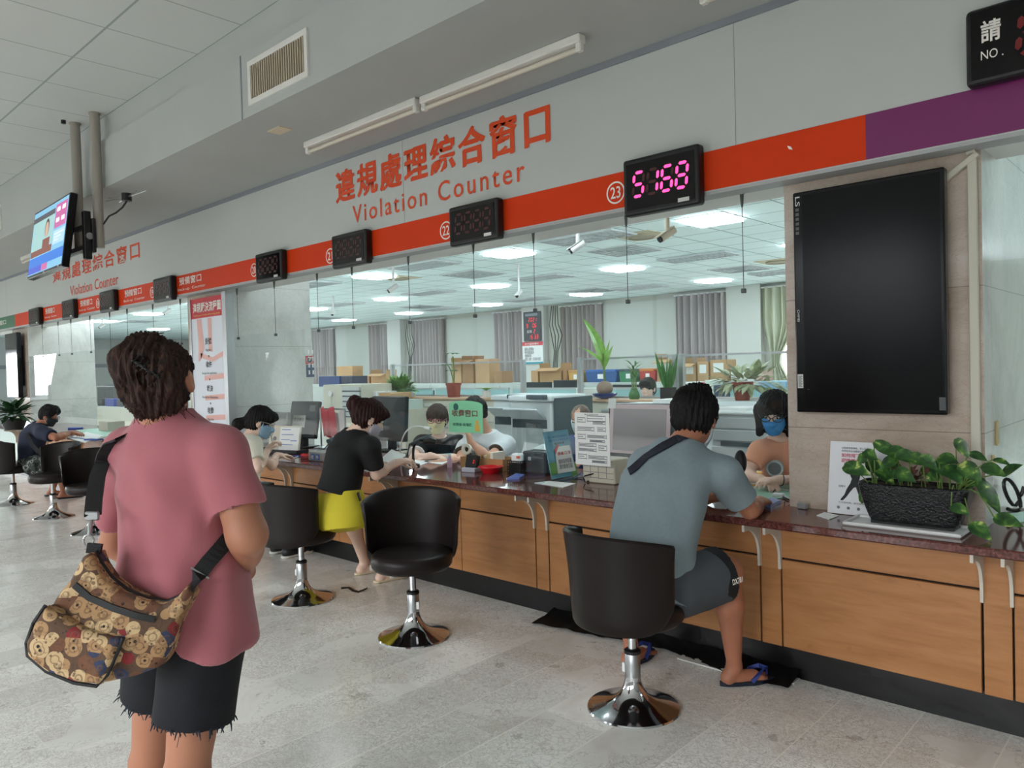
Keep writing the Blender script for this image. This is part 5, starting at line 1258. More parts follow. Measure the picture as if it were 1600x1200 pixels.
s1 = [(p1.J['P'] - NV((0, 0, .03)), .160, .125), (p1.J['W'], .155, .125), (p1.J['Ch'], .165, .125), (p1.J['Ch'] * .3 + p1.J['T'] * .7, .14, .09), (p1.J['T'], .07, .06)]
p1.body(s1, neck=.056)
for q in 'RL': p1.arm(p1.S, q)
p1.S.cap(p1.J['shR'], p1.J['elR'], .055, .050, .03); p1.S.cap(p1.J['elR'], p1.J['elR'] * .5 + p1.J['wrR'] * .5, .048, .040, .03)
p1.hand('R', sv(-.8, -.35, .35), sv(-.35, .1, -.9), .35); p1.hand('L', sv(.8, -.3, .1), sv(.1, .1, -1), .35)
ft = Vector((-.73, .684, 0))
for q in 'RL': p1.leg(q, ft)
p1.S.ell(JD(200, 620, 2.14), (.012, .020, .030), (p1.hr, p1.hf, p1.hu), .022); p1.finish()
Pz = NV((0, 0, 1))
tee1 = [(NV(JD(304, 1030, 2.20)), .188, .170), (NV(JD(284, 930, 2.21)), .186, .16), (NV(JD(277, 850, 2.21)), .178, .150), (p1.J['Ch'], .170, .135), (p1.J['Ch'] * .45 + p1.J['T'] * .55, .155, .105), (p1.J['T'] + .2 * (p1.J['H'] - p1.J['T']), .075, .065)]
f1 = folds(.030, 17, 11)
def f_tee(V, N):
    z = V[:, 2]; low = np.clip((1.28 - z) / .35, 0, 1); return f1(V, N) * (.30 + .9 * low) + .007 * np.sin((V @ NV(_R)) * 46 + z * 9) * low
S = Solid(.0055); p1.torso(S, .010, tee1)
for q in 'RL':
    sh, el = p1.J['sh' + q], p1.J['el' + q]; S.cap(sh, sh + (el - sh) * .70, .066, .074, .04, flat=True)
ax = p1.J['H'] - p1.J['T']; S.cap(p1.J['T'] + ax * .30, p1.J['H'] + ax, .066, .075, .01, kind='s')
sc_ = 2.2 / FPX; S.poly([((x - 300) * sc_, -(y - 1000) * sc_) for x, y in ((120, 930), (262, 940), (284, 956), (300, 985), (318, 1001), (350, 1008), (392, 1000), (440, 985), (440, 1140), (120, 1140))], JD(300, 1000, 2.2), sv(1, 0, 0), sv(0, 1, 0), -.6, .6, .004, .008, 's')
p1tee = o = S.mesh('t_shirt', M_TEE_PINK, p1.root, f_tee); o['label'] = 'dusty pink short-sleeved tee'
p1.legwear(M_DENIM, {'R': .57, 'L': .42}, .026, 'denim_shorts', 5, .005, top=.12, kleg=.02)
# frayed hem threads
rr = random.Random(3)
for q in 'RL':
    mb = MB(); hp, kn = p1.J['hip' + q], p1.J['kn' + q]; a = (kn - hp) / np.linalg.norm(kn - hp); c = hp + (kn - hp) * (.57 if q == 'R' else .42); u = np.cross(a, NV(_fw)); u /= np.linalg.norm(u); v = np.cross(a, u)
    for k in range(90):
        t = rr.uniform(0, 2 * PI); rad = .105; b0 = c + (u * math.cos(t) + v * math.sin(t)) * rad - a * .01; L = rr.uniform(.012, .028) if k % 15 else rr.uniform(.03, .06); w_ = u * rr.uniform(-.01, .01) + v * rr.uniform(-.01, .01)
        mb.tube([b0, b0 + a * L * .5 + w_, b0 + a * L + w_ * 1.6], [.0032, .0024, .0012] if k % 15 else [.0012, .001, .0008], 4)
    mb.get('frayed_hem', mat('denim_fray', (40, 48, 62), .9), p1.root)
def bun1(S, s, A):
    S.ell(s.H(0, -.018, .030), (.097, .108, .092), A, .02); S.ell(s.H(0, -.03, -.02), (.084, .086, .075), A, .03); S.ell(s.H(.0, -.055, -.06), (.056, .036, .034), A, .03)
    S.ell(s.H(.012, -.082, .06), (.058, .045, .05), A, .02); S.ell(s.H(.045, -.092, .02), (.045, .04, .055), A, .02); S.ell(s.H(-.035, -.08, .06), (.045, .045, .06), A, .02); S.ell(s.H(.0, -.035, .118), (.045, .05, .022), A, .02)
    S.ell(s.H(.022, -.118, .03), (.024, .008, .045), A, .01, 's')
    S.cut(s.H(0, .055, 0), s.hf - s.hu * .5)
    S.ell(s.H(0, .10, -.06), (.085, .085, .12), A, .02, 's')
    for e in (-1, 1): S.ell(s.H(.106 * e, .002, -.036), (.040, .048, .058), A, .01, 's')
o = p1.hair(H_DARK, bun1, .0045, .005)
mb = MB(); mb2 = MB()
for k in range(26):
    t = rr.uniform(-1.3, 1.3); b0 = NV(p1.H(.08 * math.sin(t), -.07 * math.cos(t), rr.uniform(-.085, -.06))); mb.tube([b0, b0 + p1.hr * rr.uniform(-.01, .015) - p1.hu * .03, b0 + p1.hr * rr.uniform(-.03, .03) - p1.hu * rr.uniform(.04, .07)], .0009, 4)
for k in range(14):
    b0 = NV(p1.H(rr.uniform(-.04, .04), -.04 + rr.uniform(-.03, .03), .122)); mb2.tube([b0, b0 + p1.hu * .012 + p1.hr * rr.uniform(-.02, .02), b0 + p1.hu * .01 + p1.hr * rr.uniform(-.05, .05)], .0014, 4)
mb.get('loose_hair', H_DARK, p1.root); mb2.get('loose_hair', H_DARK, p1.root)
clip = MB(); c0 = p1.H(.032, -.126, .045)
for k in range(6):
    a = k / 5 - .5; b0 = NV(c0) + p1.hr * a * .05 - p1.hu * a * .05; clip.tube([b0 - p1.hr * .014 - p1.hu * .012, b0 - p1.hf * .012, b0 + p1.hr * .014 + p1.hu * .012], .0035, 6)
clip.tube([NV(c0) - p1.hr * .03 + p1.hu * .03 - p1.hf * .008, NV(c0) + p1.hr * .03 - p1.hu * .03 - p1.hf * .008], .004, 6)
clip.get('hair_clip', mat('black_glossy_clip', (14, 12, 14), .15), p1.root, True)

# --- her shoulder bag
def bagcloth():
    t = NT('patterned_tapestry')
    v = t.n('ShaderNodeTexVoronoi', Vector=t.P, Scale=31.); n1 = t.n('ShaderNodeTexNoise', Vector=t.P, Scale=60., Detail=3.)
    cell = t.n('ShaderNodeSeparateColor', Color=v.outputs['Color']).outputs
    base = t.ramp(cell[0], ((0., lin((176, 138, 98))), (.35, lin((206, 176, 134))), (.6, lin((118, 78, 56))), (.75, lin((196, 160, 118))), (.85, lin((56, 66, 96))), (.95, lin((140, 46, 48)))))
    base.node.color_ramp.interpolation = 'CONSTANT'
    d = v.outputs['Distance']; col = t.mix(t.math('GREATER_THAN', d, .66), base, lin((98, 74, 58)))
    col = t.mix(t.math('LESS_THAN', d, .13), col, lin((40, 28, 26)))
    ring = t.math('MULTIPLY', t.math('GREATER_THAN', d, .30), t.math('LESS_THAN', d, .38)); col = t.mix(t.math('MULTIPLY', ring, .6), col, lin((116, 84, 62)))
    v2 = t.n('ShaderNodeTexVoronoi', Vector=t.P, Scale=70.); col = t.mix(t.math('MULTIPLY', t.math('LESS_THAN', v2.outputs['Distance'], .22), .7), col, lin((70, 50, 44)))
    col = t.mix(t.math('MULTIPLY', t.math('GREATER_THAN', n1.outputs['Fac'], .58), .4), col, lin((92, 68, 54)))
    return t.out(col, .85, bump=n1.outputs['Fac'], bs=.3)
M_BAG = bagcloth(); M_STRAP = mat('black_webbing', (20, 20, 24), .75, bump=.25, bscale=400); M_PIPE = mat('black_piping', (18, 18, 20), .6)
DB = 1.98
bo = NV(JD(180, 960, DB)); bex = NV(sv(1, .0, .10)); bex /= np.linalg.norm(bex); bey = NV(sv(0, 1, .12)); bey = bey - bex * (bey @ bex); bey /= np.linalg.norm(bey)
ppm = FPX / DB
def bpt(px, py): return ((px - 180) / ppm, -(py - 960) / ppm)
out = [bpt(*p) for p in ((128, 868), (140, 862), (150, 884), (165, 905), (190, 925), (222, 940), (252, 945), (272, 936), (288, 920), (293, 930), (284, 955), (272, 985), (262, 1020), (248, 1042), (215, 1052), (172, 1061), (140, 1052), (100, 1034), (72, 1010), (68, 992), (78, 962), (92, 934), (112, 905))]
bag = thing('shoulder_bag', 'patterned tapestry shoulder bag with black strap worn by the pink-shirt woman', 'bag')
S = Solid(.005); S.poly(out, bo, bex, bey, -.10, .015, .02, .01)
S.ell(bo + bex * .0 - bey * .05, (.15, .085, .045), (bex, bey, np.cross(bex, bey)), .03)
mc = S.mesh('main_compartment', M_BAG, bag, folds(.006, 30, 4))
pk = [bpt(*p) for p in ((93, 938), (118, 955), (150, 972), (196, 988), (207, 990), (200, 1010), (188, 1040), (178, 1056), (140, 1052), (100, 1034), (72, 1010), (69, 992), (78, 962))]
S = Solid(.005); S.poly(pk, bo + bey * .0, bex, bey, .0, .075, .022, .01); fp = S.mesh('front_pocket', M_BAG, bag, folds(.004, 34, 9))
ez = np.cross(bex, bey)
def b3(px, py, t): u, v = bpt(px, py); return bo + bex * u + bey * v + ez * t
MB().tube([b3(*p, .060) for p in ((93, 938), (78, 962), (69, 992), (72, 1010), (100, 1034), (140, 1052), (172, 1058), (187, 1042), (199, 1012), (207, 989))], .005, 8).get('piping', M_PIPE, fp, True)
wz = wrap_on(fp, [(99, 946), (114, 962), (140, 977), (170, 988), (199, 996)], .002, 3); MB().ribbon([q[0] for q in wz], tuple(bey), .015, .005).get('zip', M_PIPE, fp)
wz = wrap_on(mc, [(117, 914), (140, 934), (178, 951), (215, 963), (242, 968)], .002, 3); MB().ribbon([q[0] for q in wz], tuple(bey), .016, .006).get('zip', M_PIPE, bag)
MB().tube([b3(*p, -.03) for p in ((138, 864), (150, 884), (165, 905), (190, 925), (222, 940), (252, 945), (272, 936))], .005, 8).get('piping', M_PIPE, bag, True)
# strap: from the bag tip up over the far shoulder, and across the back to the near side
MB().ribbon([b3(133, 868, -.04), b3(135, 852, -.04)], tuple(bex), .036, .012).get('strap_tab', M_STRAP, bag)
MB().tube([NV(JD(138 + 8 * math.cos(t * PI / 8), 845 + 9 * math.sin(t * PI / 8), DB + .05)) for t in range(16)], .003, 6, True).get('ring', M_STEEL, bag, True)
MB().tube([JD(139, 838, DB + .05), JD(141, 822, DB + .06), JD(143, 812, DB + .07)], [.004, .006, .005], 8).box(-.019, .019, -.005, .005, -.012, .012, .003, mtx=Matrix.Translation(JD(144, 806, DB + .07)) @ Matrix((tuple(_R) + (0,), tuple(_fw) + (0,), tuple(_U) + (0,), (0, 0, 0, 1))).transposed()).get('buckle', M_STEEL, bag, True)
stp = [JD(145, 805, DB + .07), JD(147, 780, 2.10), JD(152, 745, 2.17)]
ws = wrap_on(p1tee, [(164, 722), (168, 710), (176, 698), (186, 689), (196, 683)], .008, 2)
stp += [q[0] for q in ws] + [JD(206, 688, 2.36), JD(206, 740, 2.44), JD(230, 800, 2.44), JD(300, 830, 2.42)]
MB().ribbon(stp, [tuple(sv(1, 0, .2))] * 3 + [tuple(sv(.9, .45, .3))] * len(ws) + [tuple(sv(.8, .5, 0))] * 4, .042, .006).get('strap', M_STRAP, bag)
w2 = wrap_on(p1tee, [(312, 896), (326, 878), (344, 856), (360, 834), (370, 816)], .007, 3)
st2 = [Vector(b3(284, 930, -.02)), Vector(b3(296, 914, -.03))] + [q[0] for q in w2]; wd2 = [tuple(sv(.75, .65, 0))] * 2 + [tuple((st2[min(i + 3, len(st2) - 1)] - st2[i + 1]).cross(w2[i][1])) for i in range(len(w2))]
MB().ribbon(st2, wd2, .042, .006).get('strap', M_STRAP, bag)
MB().ribbon([st2[2] - (st2[3] - st2[2]) * .1, st2[2] + (st2[3] - st2[2]) * .25], wd2[2], .056, .010).get('slider', M_STEEL, bag)

# --- the man in grey at the near window
YF = Vector((0, 1, 0)); XR = Vector((1, 0, 0))
hand_R = atz(1192, 783, .815)
p = Person('person in grey tee and dark shorts seated on the nearest stool', dict(
    P=JD(1012, 905, 3.36), W=JD(1018, 835, 3.38), Ch=JD(1040, 750, 3.45), T=JD(1062, 697, 3.50), H=JD(1086, 655, 3.54), hf=sv(.52, -.22, .85), hu=sv(.10, 1, .25),
    shR=JD(1130, 738, 3.40), shL=JD(1006, 728, 3.62), elR=atz(1172, 797, .815), elL=JD(1035, 800, 3.90), wrR=hand_R - YF * .04, wrL=JD(1120, 775, 3.82),
    hipR=JD(1062, 918, 3.32), hipL=JD(968, 908, 3.44), knR=aty(1136, 893, 3.14), knL=Vector((-2.22, 3.14, .52)), anR=Vector((-1.665, 3.245, .085)), anL=Vector((-2.165, 3.14, .085))), SK_BROWN, h=.006, build=1.12)
p.hs = 1.14
p.body(neck=.06)
for q in 'RL': p.arm(p.S, q)
p.hand('R', (-.15, 1, .0), (-.3, 0, -1), .25); p.hand('L', (.5, 1, -.1), (0, 0, -1), .5)
fR, fL = Vector((.55, .83, 0)), Vector((-.05, 1, 0))
p.leg('R', fR); p.leg('L', fL); p.finish()
p['x'] if False else None
M_GREY = cloth('heather_grey_cotton', (130, 144, 150), var=.04, vscale=60)
J = p.J
tee = [(NV(JD(1022, 938, 3.35)), .200, .18), (NV(JD(1020, 915, 3.36)), .197, .17), (NV(JD(1020, 850, 3.37)), .195, .165), (J['Ch'], .205, .15), (J['Ch'] * .4 + J['T'] * .6, .185, .115), (J['T'] + .1 * (J['H'] - J['T']), .085, .07)]
tee_o = p.shirt(M_GREY, .72, .020, tee, .018, .072, 't_shirt', 21, freq=18); 
M_SHORT = cloth('charcoal_sweat_cotton', (70, 74, 80))
sh = p.legwear(M_SHORT, .84, .030, 'shorts', 8, .005)
# black hem band with white lettering on the right leg
hp, kn = J['hipR'], J['knR']; a = (kn - hp) / np.linalg.norm(kn - hp); Bd = Solid(.006); Bd.cap(hp + (kn - hp) * .60, hp + (kn - hp) * .845, .088 * 1.12 + .024, .074 * 1.12 + .043, .004, flat=True); Bd.cut(hp + (kn - hp) * .60, -a); Bd.mesh('hem_band', cloth('black_band', (20, 20, 22)), sh)
sd = np.cross(a, NV((0, 0, 1))); sd /= np.linalg.norm(sd); upv = np.cross(sd, a)
text('lettering', 'ᘔᘓЧᘔI', M_WHITEV, sh, tuple(hp + (kn - hp) * .64 + sd * .136 - upv * .012), tuple(a), tuple(upv), .075, .032, .02, ext=.0) if False else None
text('lettering', 'DX781', M_WHITEV, sh, tuple(hp + (kn - hp) * .66 + sd * .138 - upv * .004), tuple(a), tuple(upv), .055, .026, .02, ext=.002)
def short_back(S, s, A):
    S.ell(s.H(0, -.012, .036), (.090, .108, .098), A, .02); S.ell(s.H(0, -.045, -.02), (.070, .062, .062), A, .03); S.ell(s.H(-.03, .02, .11), (.05, .06, .03), A, .02); S.ell(s.H(.02, -.03, .115), (.05, .05, .025), A, .02); S.ell(s.H(-.07, .04, .07), (.03, .05, .04), A, .02)
    S.cut(s.H(0, -.06, -.062), -s.hu - s.hf * .2); S.ell(s.H(0, .115, -.045), (.09, .085, .115), A, .015, 's')
    for e in (-1, 1): S.ell(s.H(.095 * e, .002, -.045), (.03, .040, .055), A, .01, 's')
p.hair(H_BLACK, short_back, .005, .005)
p.mask(mat('pale_mask', (206, 222, 228), .7)); p.glasses()
# flip-flops
M_FLIP = mat('navy_rubber', (22, 30, 46), .6); M_FSTR = mat('blue_strap', (36, 56, 128), .5)
for nm, an, f, lab in (('R', J['anR'], fR, 'navy flip-flop'), ('L', J['anL'], fL, 'navy flip-flop')):
    f = f.normalized(); sd = f.cross(Vector((0, 0, 1))); o_ = Vector((an[0], an[1], 0)) + f * .07; m = Matrix(((sd.x, f.x, 0, o_.x), (sd.y, f.y, 0, o_.y), (0, 0, 1, .002), (0, 0, 0, 1)))
    pts = [(.047 * math.sin(t * PI / 12) * (1 if math.cos(t * PI / 12) > 0 else .86), .145 * math.cos(t * PI / 12)) for t in range(24)]
    sole = MB().prism(pts, .018, m).get('flip_flop', M_FLIP, p.root)
    mb = MB(); tip = m @ Vector((-.012 if nm == 'R' else .012, .105, .018))
    for e in (-1, 1): mb.ribbon([m @ Vector((.045 * e, -.005, .018)), m @ Vector((.042 * e, .03, .048)), m @ Vector((.02 * e, .07, .062)), tip + Vector((0, 0, .03))], tuple(f + Vector((0, 0, .6))), .02, .005)
    mb.tube([tip, tip + Vector((0, 0, .03))], .005, 6); mb.get('thong_strap', M_FSTR, sole)
# his sling strap and small bag on the chest side
sb = thing('sling_bag', 'black sling bag strap across the back of the grey-shirt man', 'bag')
ctr = NV(JD(1040, 760, 3.45))
def on_back(px, py, D): return NV(JD(px, py, D))
pts = [(975, 752, 3.50), (988, 735, 3.42), (1008, 718, 3.345), (1030, 703, 3.315), (1052, 690, 3.34), (1072, 682, 3.40)]
wp = wrap_on(tee_o, [(984, 738), (992, 732), (1010, 715), (1034, 700), (1056, 688), (1070, 684)], .006); wq = [q[0] for q in wp]
MB().ribbon(wq, [tuple((wq[min(i + 1, len(wq) - 1)] - wq[max(i - 1, 0)]).cross(wp[i][1])) for i in range(len(wq))], .048, .006).get('strap', mat('navy_webbing', (22, 26, 40), .7), sb)
S = Solid(.006); S.ell(NV(JD(1157, 722, 3.72)), (.03, .03, .06), None, .01); S.mesh('pouch', M_BLACKP, sb)

# --- the woman in black and yellow
p = Person('person in a black tee and yellow skirt writing at the counter', dict(
    P=JD(537, 800, 4.99), W=JD(533, 752, 5.02), Ch=JD(541, 706, 5.06), T=JD(556, 676, 5.08), H=JD(577, 654, 5.08), hf=sv(.80, -.42, .45), hu=sv(.35, 1, .1),
    shR=JD(578, 698, 4.93), shL=JD(536, 690, 5.24), elR=atz(588, 741, .82), elL=JD(590, 735, 5.45), wrR=JD(617, 724, 5.12), wrL=JD(622, 720, 5.42),
    hipR=Vector((-4.40, 2.74, .56)), hipL=Vector((-4.57, 2.76, .56)), knR=Vector((-4.33, 3.14, .52)), knL=Vector((-4.58, 3.16, .50)), anR=Vector((-4.375, 3.30, .085)), anL=Vector((-4.66, 3.34, .085))), SK_FAIR, h=.007, build=.98)
p.body()
for q in 'RL': p.arm(p.S, q)
p.hand('R', sv(.9, .25, .3), (0, 0, -1), .55); p.hand('L', sv(.9, -.1, .1), (0, 0, -1), .5)
fo = Vector((.18, 1, 0))
p.leg('R', fo); p.leg('L', fo); p.finish(); J = p.J
M_BLKT = cloth('black_cotton', (16, 16, 18)); M_YELS = cloth('mustard_yellow_skirt', (206, 190, 48))
tb = [(NV(JD(527, 772, 5.0)), .165, .135), (J['W'], .158, .13), (J['Ch'], .160, .122), (J['Ch'] * .45 + J['T'] * .55, .15, .095), (J['T'] + .05 * (J['H'] - J['T']), .08, .065)]
p.shirt(M_BLKT, .74, .012, tb, .006, .075, 't_shirt', 31)
S = Solid(.007); up = J['W'] - J['P']; up /= np.linalg.norm(up)
S.loft([(J['P'] + up * .13, .165, .125), (J['P'], .195, .15), (J['P'] - up * .105, .185, .145)], p.lat, .05)
for q in 'RL': S.cap(J['hip' + q], J['hip' + q] + (J['kn' + q] - J['hip' + q]) * 1.06, .108, .098, .09)
hm_ = (J['hipR'] + J['hipL']) / 2; S.cap(hm_, hm_ + ((J['knR'] + J['knL']) / 2 - hm_) * 1.0, .105, .092, .08)
o = S.mesh('skirt', M_YELS, p.root, folds(.006, 22, 5)); MB().box(-.012, .012, -.004, .004, -.03, .03, .003, mtx=Matrix.Translation(JD(561, 776, 4.87)) @ Matrix.Rotation(-.5, 4, 'Y')).get('buckle', M_BLACKP, o)
def bun2(S, s, A):
    S.ell(s.H(0, -.014, .034), (.090, .108, .098), A, .02); S.ell(s.H(0, -.04, -.02), (.080, .07, .07), A, .03); S.ell(s.H(-.01, -.135, .055), (.048, .045, .05), A, .02); S.ell(s.H(.0, -.10, .03), (.05, .05, .06), A, .03); S.ell(s.H(0, .07, .065), (.07, .045, .045), A, .02)
    S.ell(s.H(0, .12, -.05), (.085, .085, .112), A, .015, 's'); S.cut(s.H(0, -.07, -.07), -s.hu - s.hf * .2)
    for e in (-1, 1): S.ell(s.H(.095 * e, .0, -.035), (.03, .036, .05), A, .01, 's')
p.hair(H_RED, bun2, .0055, .004); p.mask(mat('lilac_mask', (206, 200, 214), .7), low=-.02); p.eyes(H_BLACK)
MB().tube([NV(p.J['wrR']) + NV(p.hr) * .0 + NV(Vector(sv(0, math.cos(t * PI / 8), math.sin(t * PI / 8)))) * .029 for t in range(16)], .003, 6, True).get('bracelet', mat('pearl', (240, 236, 228), .2), p.root, True)
for nm in 'RL':
    an, f = J['an' + nm], fo.normalized(); a0 = NV((an[0], an[1], 0)); f = NV(f); S = Solid(.006)
    S.cap(a0 - f * .05 + Pz * .012, a0 + f * .17 + Pz * .012, .034, .036, .01); S.cut(a0 + Pz * .018, Pz); S.cut(a0 + Pz * .001, -Pz); so = S.mesh('slip_on_shoe', mat('cream_sole', (226, 208, 176), .6), p.root)
    S = Solid(.006); S.cap(a0 + f * .05 + Pz * .035, a0 + f * .165 + Pz * .028, .044, .035, .01); S.cut(a0 + Pz * .017, -Pz); S.mesh('upper', mat('cream_canvas', (232, 226, 214), .8), so)

# --- the girl in the cream top
p = Person('person with a black ponytail in a cream top, leaning at the counter', dict(
    P=JD(382, 782, 5.72), W=JD(382, 745, 5.76), Ch=JD(384, 708, 5.82), T=JD(391, 684, 5.86), H=JD(407, 660, 5.88), hf=sv(.88, -.35, .25), hu=sv(.25, 1, .1),
    shR=JD(393, 700, 5.68), shL=JD(380, 694, 5.98), elR=atz(404, 731, .815), elL=JD(425, 728, 6.0), wrR=JD(418, 704, 6.0), wrL=JD(432, 712, 6.2),
    hipR=JD(388, 786, 5.66), hipL=JD(378, 782, 5.82), knR=aty(425, 785, 3.16), knL=aty(412, 772, 3.18), anR=Vector((-5.58, 3.28, .08)), anL=Vector((-5.8, 3.3, .08))), SK_FAIR, h=.008, build=.94)
p.body()
for q in 'RL': p.arm(p.S, q)
p.hand('R', sv(.4, .7, .5), sv(.6, -.3, .3), .8); p.hand('L', sv(.7, 0, .5), (0, 0, -1), .4)
for q in 'RL': p.leg(q, (0, 1, 0))
p.finish(); M_CREAM = cloth('cream_cotton', (228, 222, 206))
p.shirt(M_CREAM, .66, .012, None, .006, .066, 'top', 41); p.legwear(cloth('black_trousers', (20, 20, 24)), 1, .012, 'trousers', 6, .004, full=True)
def pony(S, s, A):
    S.ell(s.H(0, -.012, .034), (.089, .106, .097), A, .02); S.ell(s.H(0, -.04, -.02), (.080, .068, .07), A, .03); S.cap(s.H(0, -.10, -.03), s.H(0, -.15, -.07), .034, .038, .03); S.cap(s.H(0, -.15, -.07), s.H(.0, -.16, -.16), .038, .022, .03); S.ell(s.H(0, .075, .06), (.07, .04, .05), A, .02)
    S.ell(s.H(0, .125, -.05), (.075, .085, .108), A, .015, 's'); S.cut(s.H(0, -.30, -.17), -s.hu)
    for e in (-1, 1): S.ell(s.H(.095 * e, .0, -.035), (.03, .034, .045), A, .01, 's')
p.hair(H_BLACK, pony, .006, .003); p.mask(mat('light_blue_mask', (150, 186, 214), .7)); p.glasses(M_STEEL); p.eyes(H_BLACK)
M_SHOE = mat('black_shoe', (24, 24, 26), .5); M_RUB = mat('white_rubber', (220, 218, 210), .6)
def shoes(p, f, m=M_SHOE):
    f = NV(Vector(f).normalized())
    for nm in 'RL':
        an = p.J['an' + nm]; a0 = NV((an[0], an[1], 0)); S = Solid(.007); S.cap(a0 - f * .04 + Pz * .045, a0 + f * .15 + Pz * .03, .045, .038, .01); S.cap(a0 - f * .02 + Pz * .05, a0 + Pz * .09, .043, .042, .02); S.cut(a0 + Pz * .004, -Pz); sh_ = S.mesh('shoe', m, p.root)
        S = Solid(.007); S.cap(a0 - f * .045 + Pz * .01, a0 + f * .155 + Pz * .01, .047, .041, .01); S.cut(a0 + Pz * .02, Pz); S.cut(a0 + Pz * .001, -Pz); S.mesh('sole', M_RUB, sh_)
shoes(p, (0, 1, 0))

# --- the man in navy at the far end
Dn = 9.2
p = Person('person with glasses in a navy tee and camouflage shorts, seated at the far window', dict(
    P=JD(50, 727, 9.35), W=JD(47, 705, 9.35), Ch=JD(53, 680, 9.32), T=JD(63, 664, 9.3), H=JD(76, 650, 9.25), hf=sv(.88, -.35, .15), hu=sv(.25, 1, 0),
    shR=JD(66, 676, 9.05), shL=JD(52, 671, 9.5), elR=JD(88, 684, 8.95), elL=JD(90, 682, 9.5), wrR=JD(110, 677, 9.2), wrL=JD(113, 676, 9.45),
    hipR=JD(54, 728, 9.2), hipL=JD(48, 726, 9.45), knR=JD(96, 735, 9.3), knL=JD(90, 732, 9.6), anR=at_floor(aty(100, 775, 3.12), .085), anL=at_floor(aty(82, 770, 3.1), .085)), SK_BROWN, h=.011, build=1.12)
p.body()
for q in 'RL': p.arm(p.S, q)
p.hand('R', sv(1, 0, .2), (0, 0, -1), .4); p.hand('L', sv(1, 0, .2), (0, 0, -1), .4)
for q in 'RL': p.leg(q, (.3, 1, 0))
p.finish()
p.shirt(cloth('navy_cotton', (38, 44, 66)), .68, .018, None, .007, .07, 't_shirt', 51, freq=18)
def camo():
    t = NT('camouflage'); v = t.n('ShaderNodeTexNoise', Vector=t.P, Scale=14., Detail=2.); c = t.ramp(v.outputs['Fac'], ((0, lin((26, 30, 30))), (.45, lin((70, 78, 72))), (.55, lin((150, 154, 146))), (.62, lin((40, 46, 44))))); c.node.color_ramp.interpolation = 'CONSTANT'; return t.out(c, .85)
p.legwear(camo(), .9, .022, 'camouflage_shorts', 9, .006)
p.hair(H_BLACK, short_back, .009, .003); p.mask(mat('dark_mask', (34, 38, 44), .7)); p.glasses()
for nm in 'RL':
    an = p.J['an' + nm]; f = NV(Vector((.3, 1, 0)).normalized()); a0 = NV((an[0], an[1], 0)); S = Solid(.008); S.cap(a0 - f * .05 + Pz * .008, a0 + f * .17 + Pz * .008, .045, .045, .01); S.cut(a0 + Pz * .02, Pz); S.cut(a0 + Pz * .001, -Pz); S.mesh('sandal', M_SHOE, p.root)
b = thing('crossbody_bag', 'black crossbody strap and bag worn by the navy-shirt man', 'bag')
MB().ribbon([JD(44, 668, 9.25), JD(43, 680, 9.12), JD(50, 695, 9.02), JD(60, 706, 8.98), JD(72, 712, 9.0)], [tuple(sv(.8, .5, .2))] * 5, .045, .008).get('strap', M_STRAP, b)
S = Solid(.01); S.ell(NV(JD(84, 712, 9.05)), (.06, .13, .14), None, .02); S.mesh('pouch', M_BLACKP, b)

# --- clerks behind the counter
MASKY = mat('pale_yellow_mask', (232, 226, 178), .7)
def bangs(S, s, A):
    S.ell(s.H(0, -.012, .034), (.088, .106, .096), A, .02); S.ell(s.H(0, -.045, -.02), (.082, .065, .08), A, .03); S.ell(s.H(0, .065, .055), (.074, .045, .05), A, .02)
    S.ell(s.H(0, .135, -.055), (.066, .085, .098), A, .015, 's'); S.cut(s.H(0, -.1, -.085), -s.hu)
p = Person('clerk-like person with a pale yellow mask and black top, arms on the desk', dict(
    P=JD(690, 800, 6.6), W=JD(688, 755, 6.58), Ch=JD(687, 712, 6.52), T=JD(686, 683, 6.46), H=JD(683, 655, 6.40), hf=sv(-.10, -.22, -1), hu=sv(0, 1, -.1),
    shR=JD(659, 693, 6.42), shL=JD(717, 693, 6.5), elR=JD(646, 718, 6.18), elL=JD(724, 718, 6.3), wrR=JD(672, 712, 6.02), wrL=JD(678, 714, 6.08),
    hipR=JD(676, 815, 6.55), hipL=JD(704, 815, 6.6), knR=JD(676, 815, 6.2), knL=JD(704, 815, 6.25), anR=at_floor(JD(676, 860, 6.2), .08), anL=at_floor(JD(704, 860, 6.25), .08)), SK_FAIR, h=.008, build=1.02)
p.body()
for q in 'RL': p.arm(p.S, q); p.leg(q, (0, -1, 0))
p.hand('R', sv(.9, -.1, -.2), (0, 0, -1), .3); p.hand('L', sv(-.9, -.05, -.2), (0, 0, -1), .3)
p.finish(); p.shirt(cloth('black_speckled_cotton', (22, 24, 30), var=.5, vscale=60), .66, .014, None, .006, .066, 'blouse', 61, ring=cloth('white_cuff', (220, 216, 210))); p.hair(H_DARK, bangs, .006, .003); p.mask(MASKY); p.glasses(mat('pink_frame', (176, 90, 100), .3)); p.eyes(H_BLACK)
p.legwear(M_BLKT, 1, .012, 'trousers', 6, .004, full=True); shoes(p, (0, -1, 0))

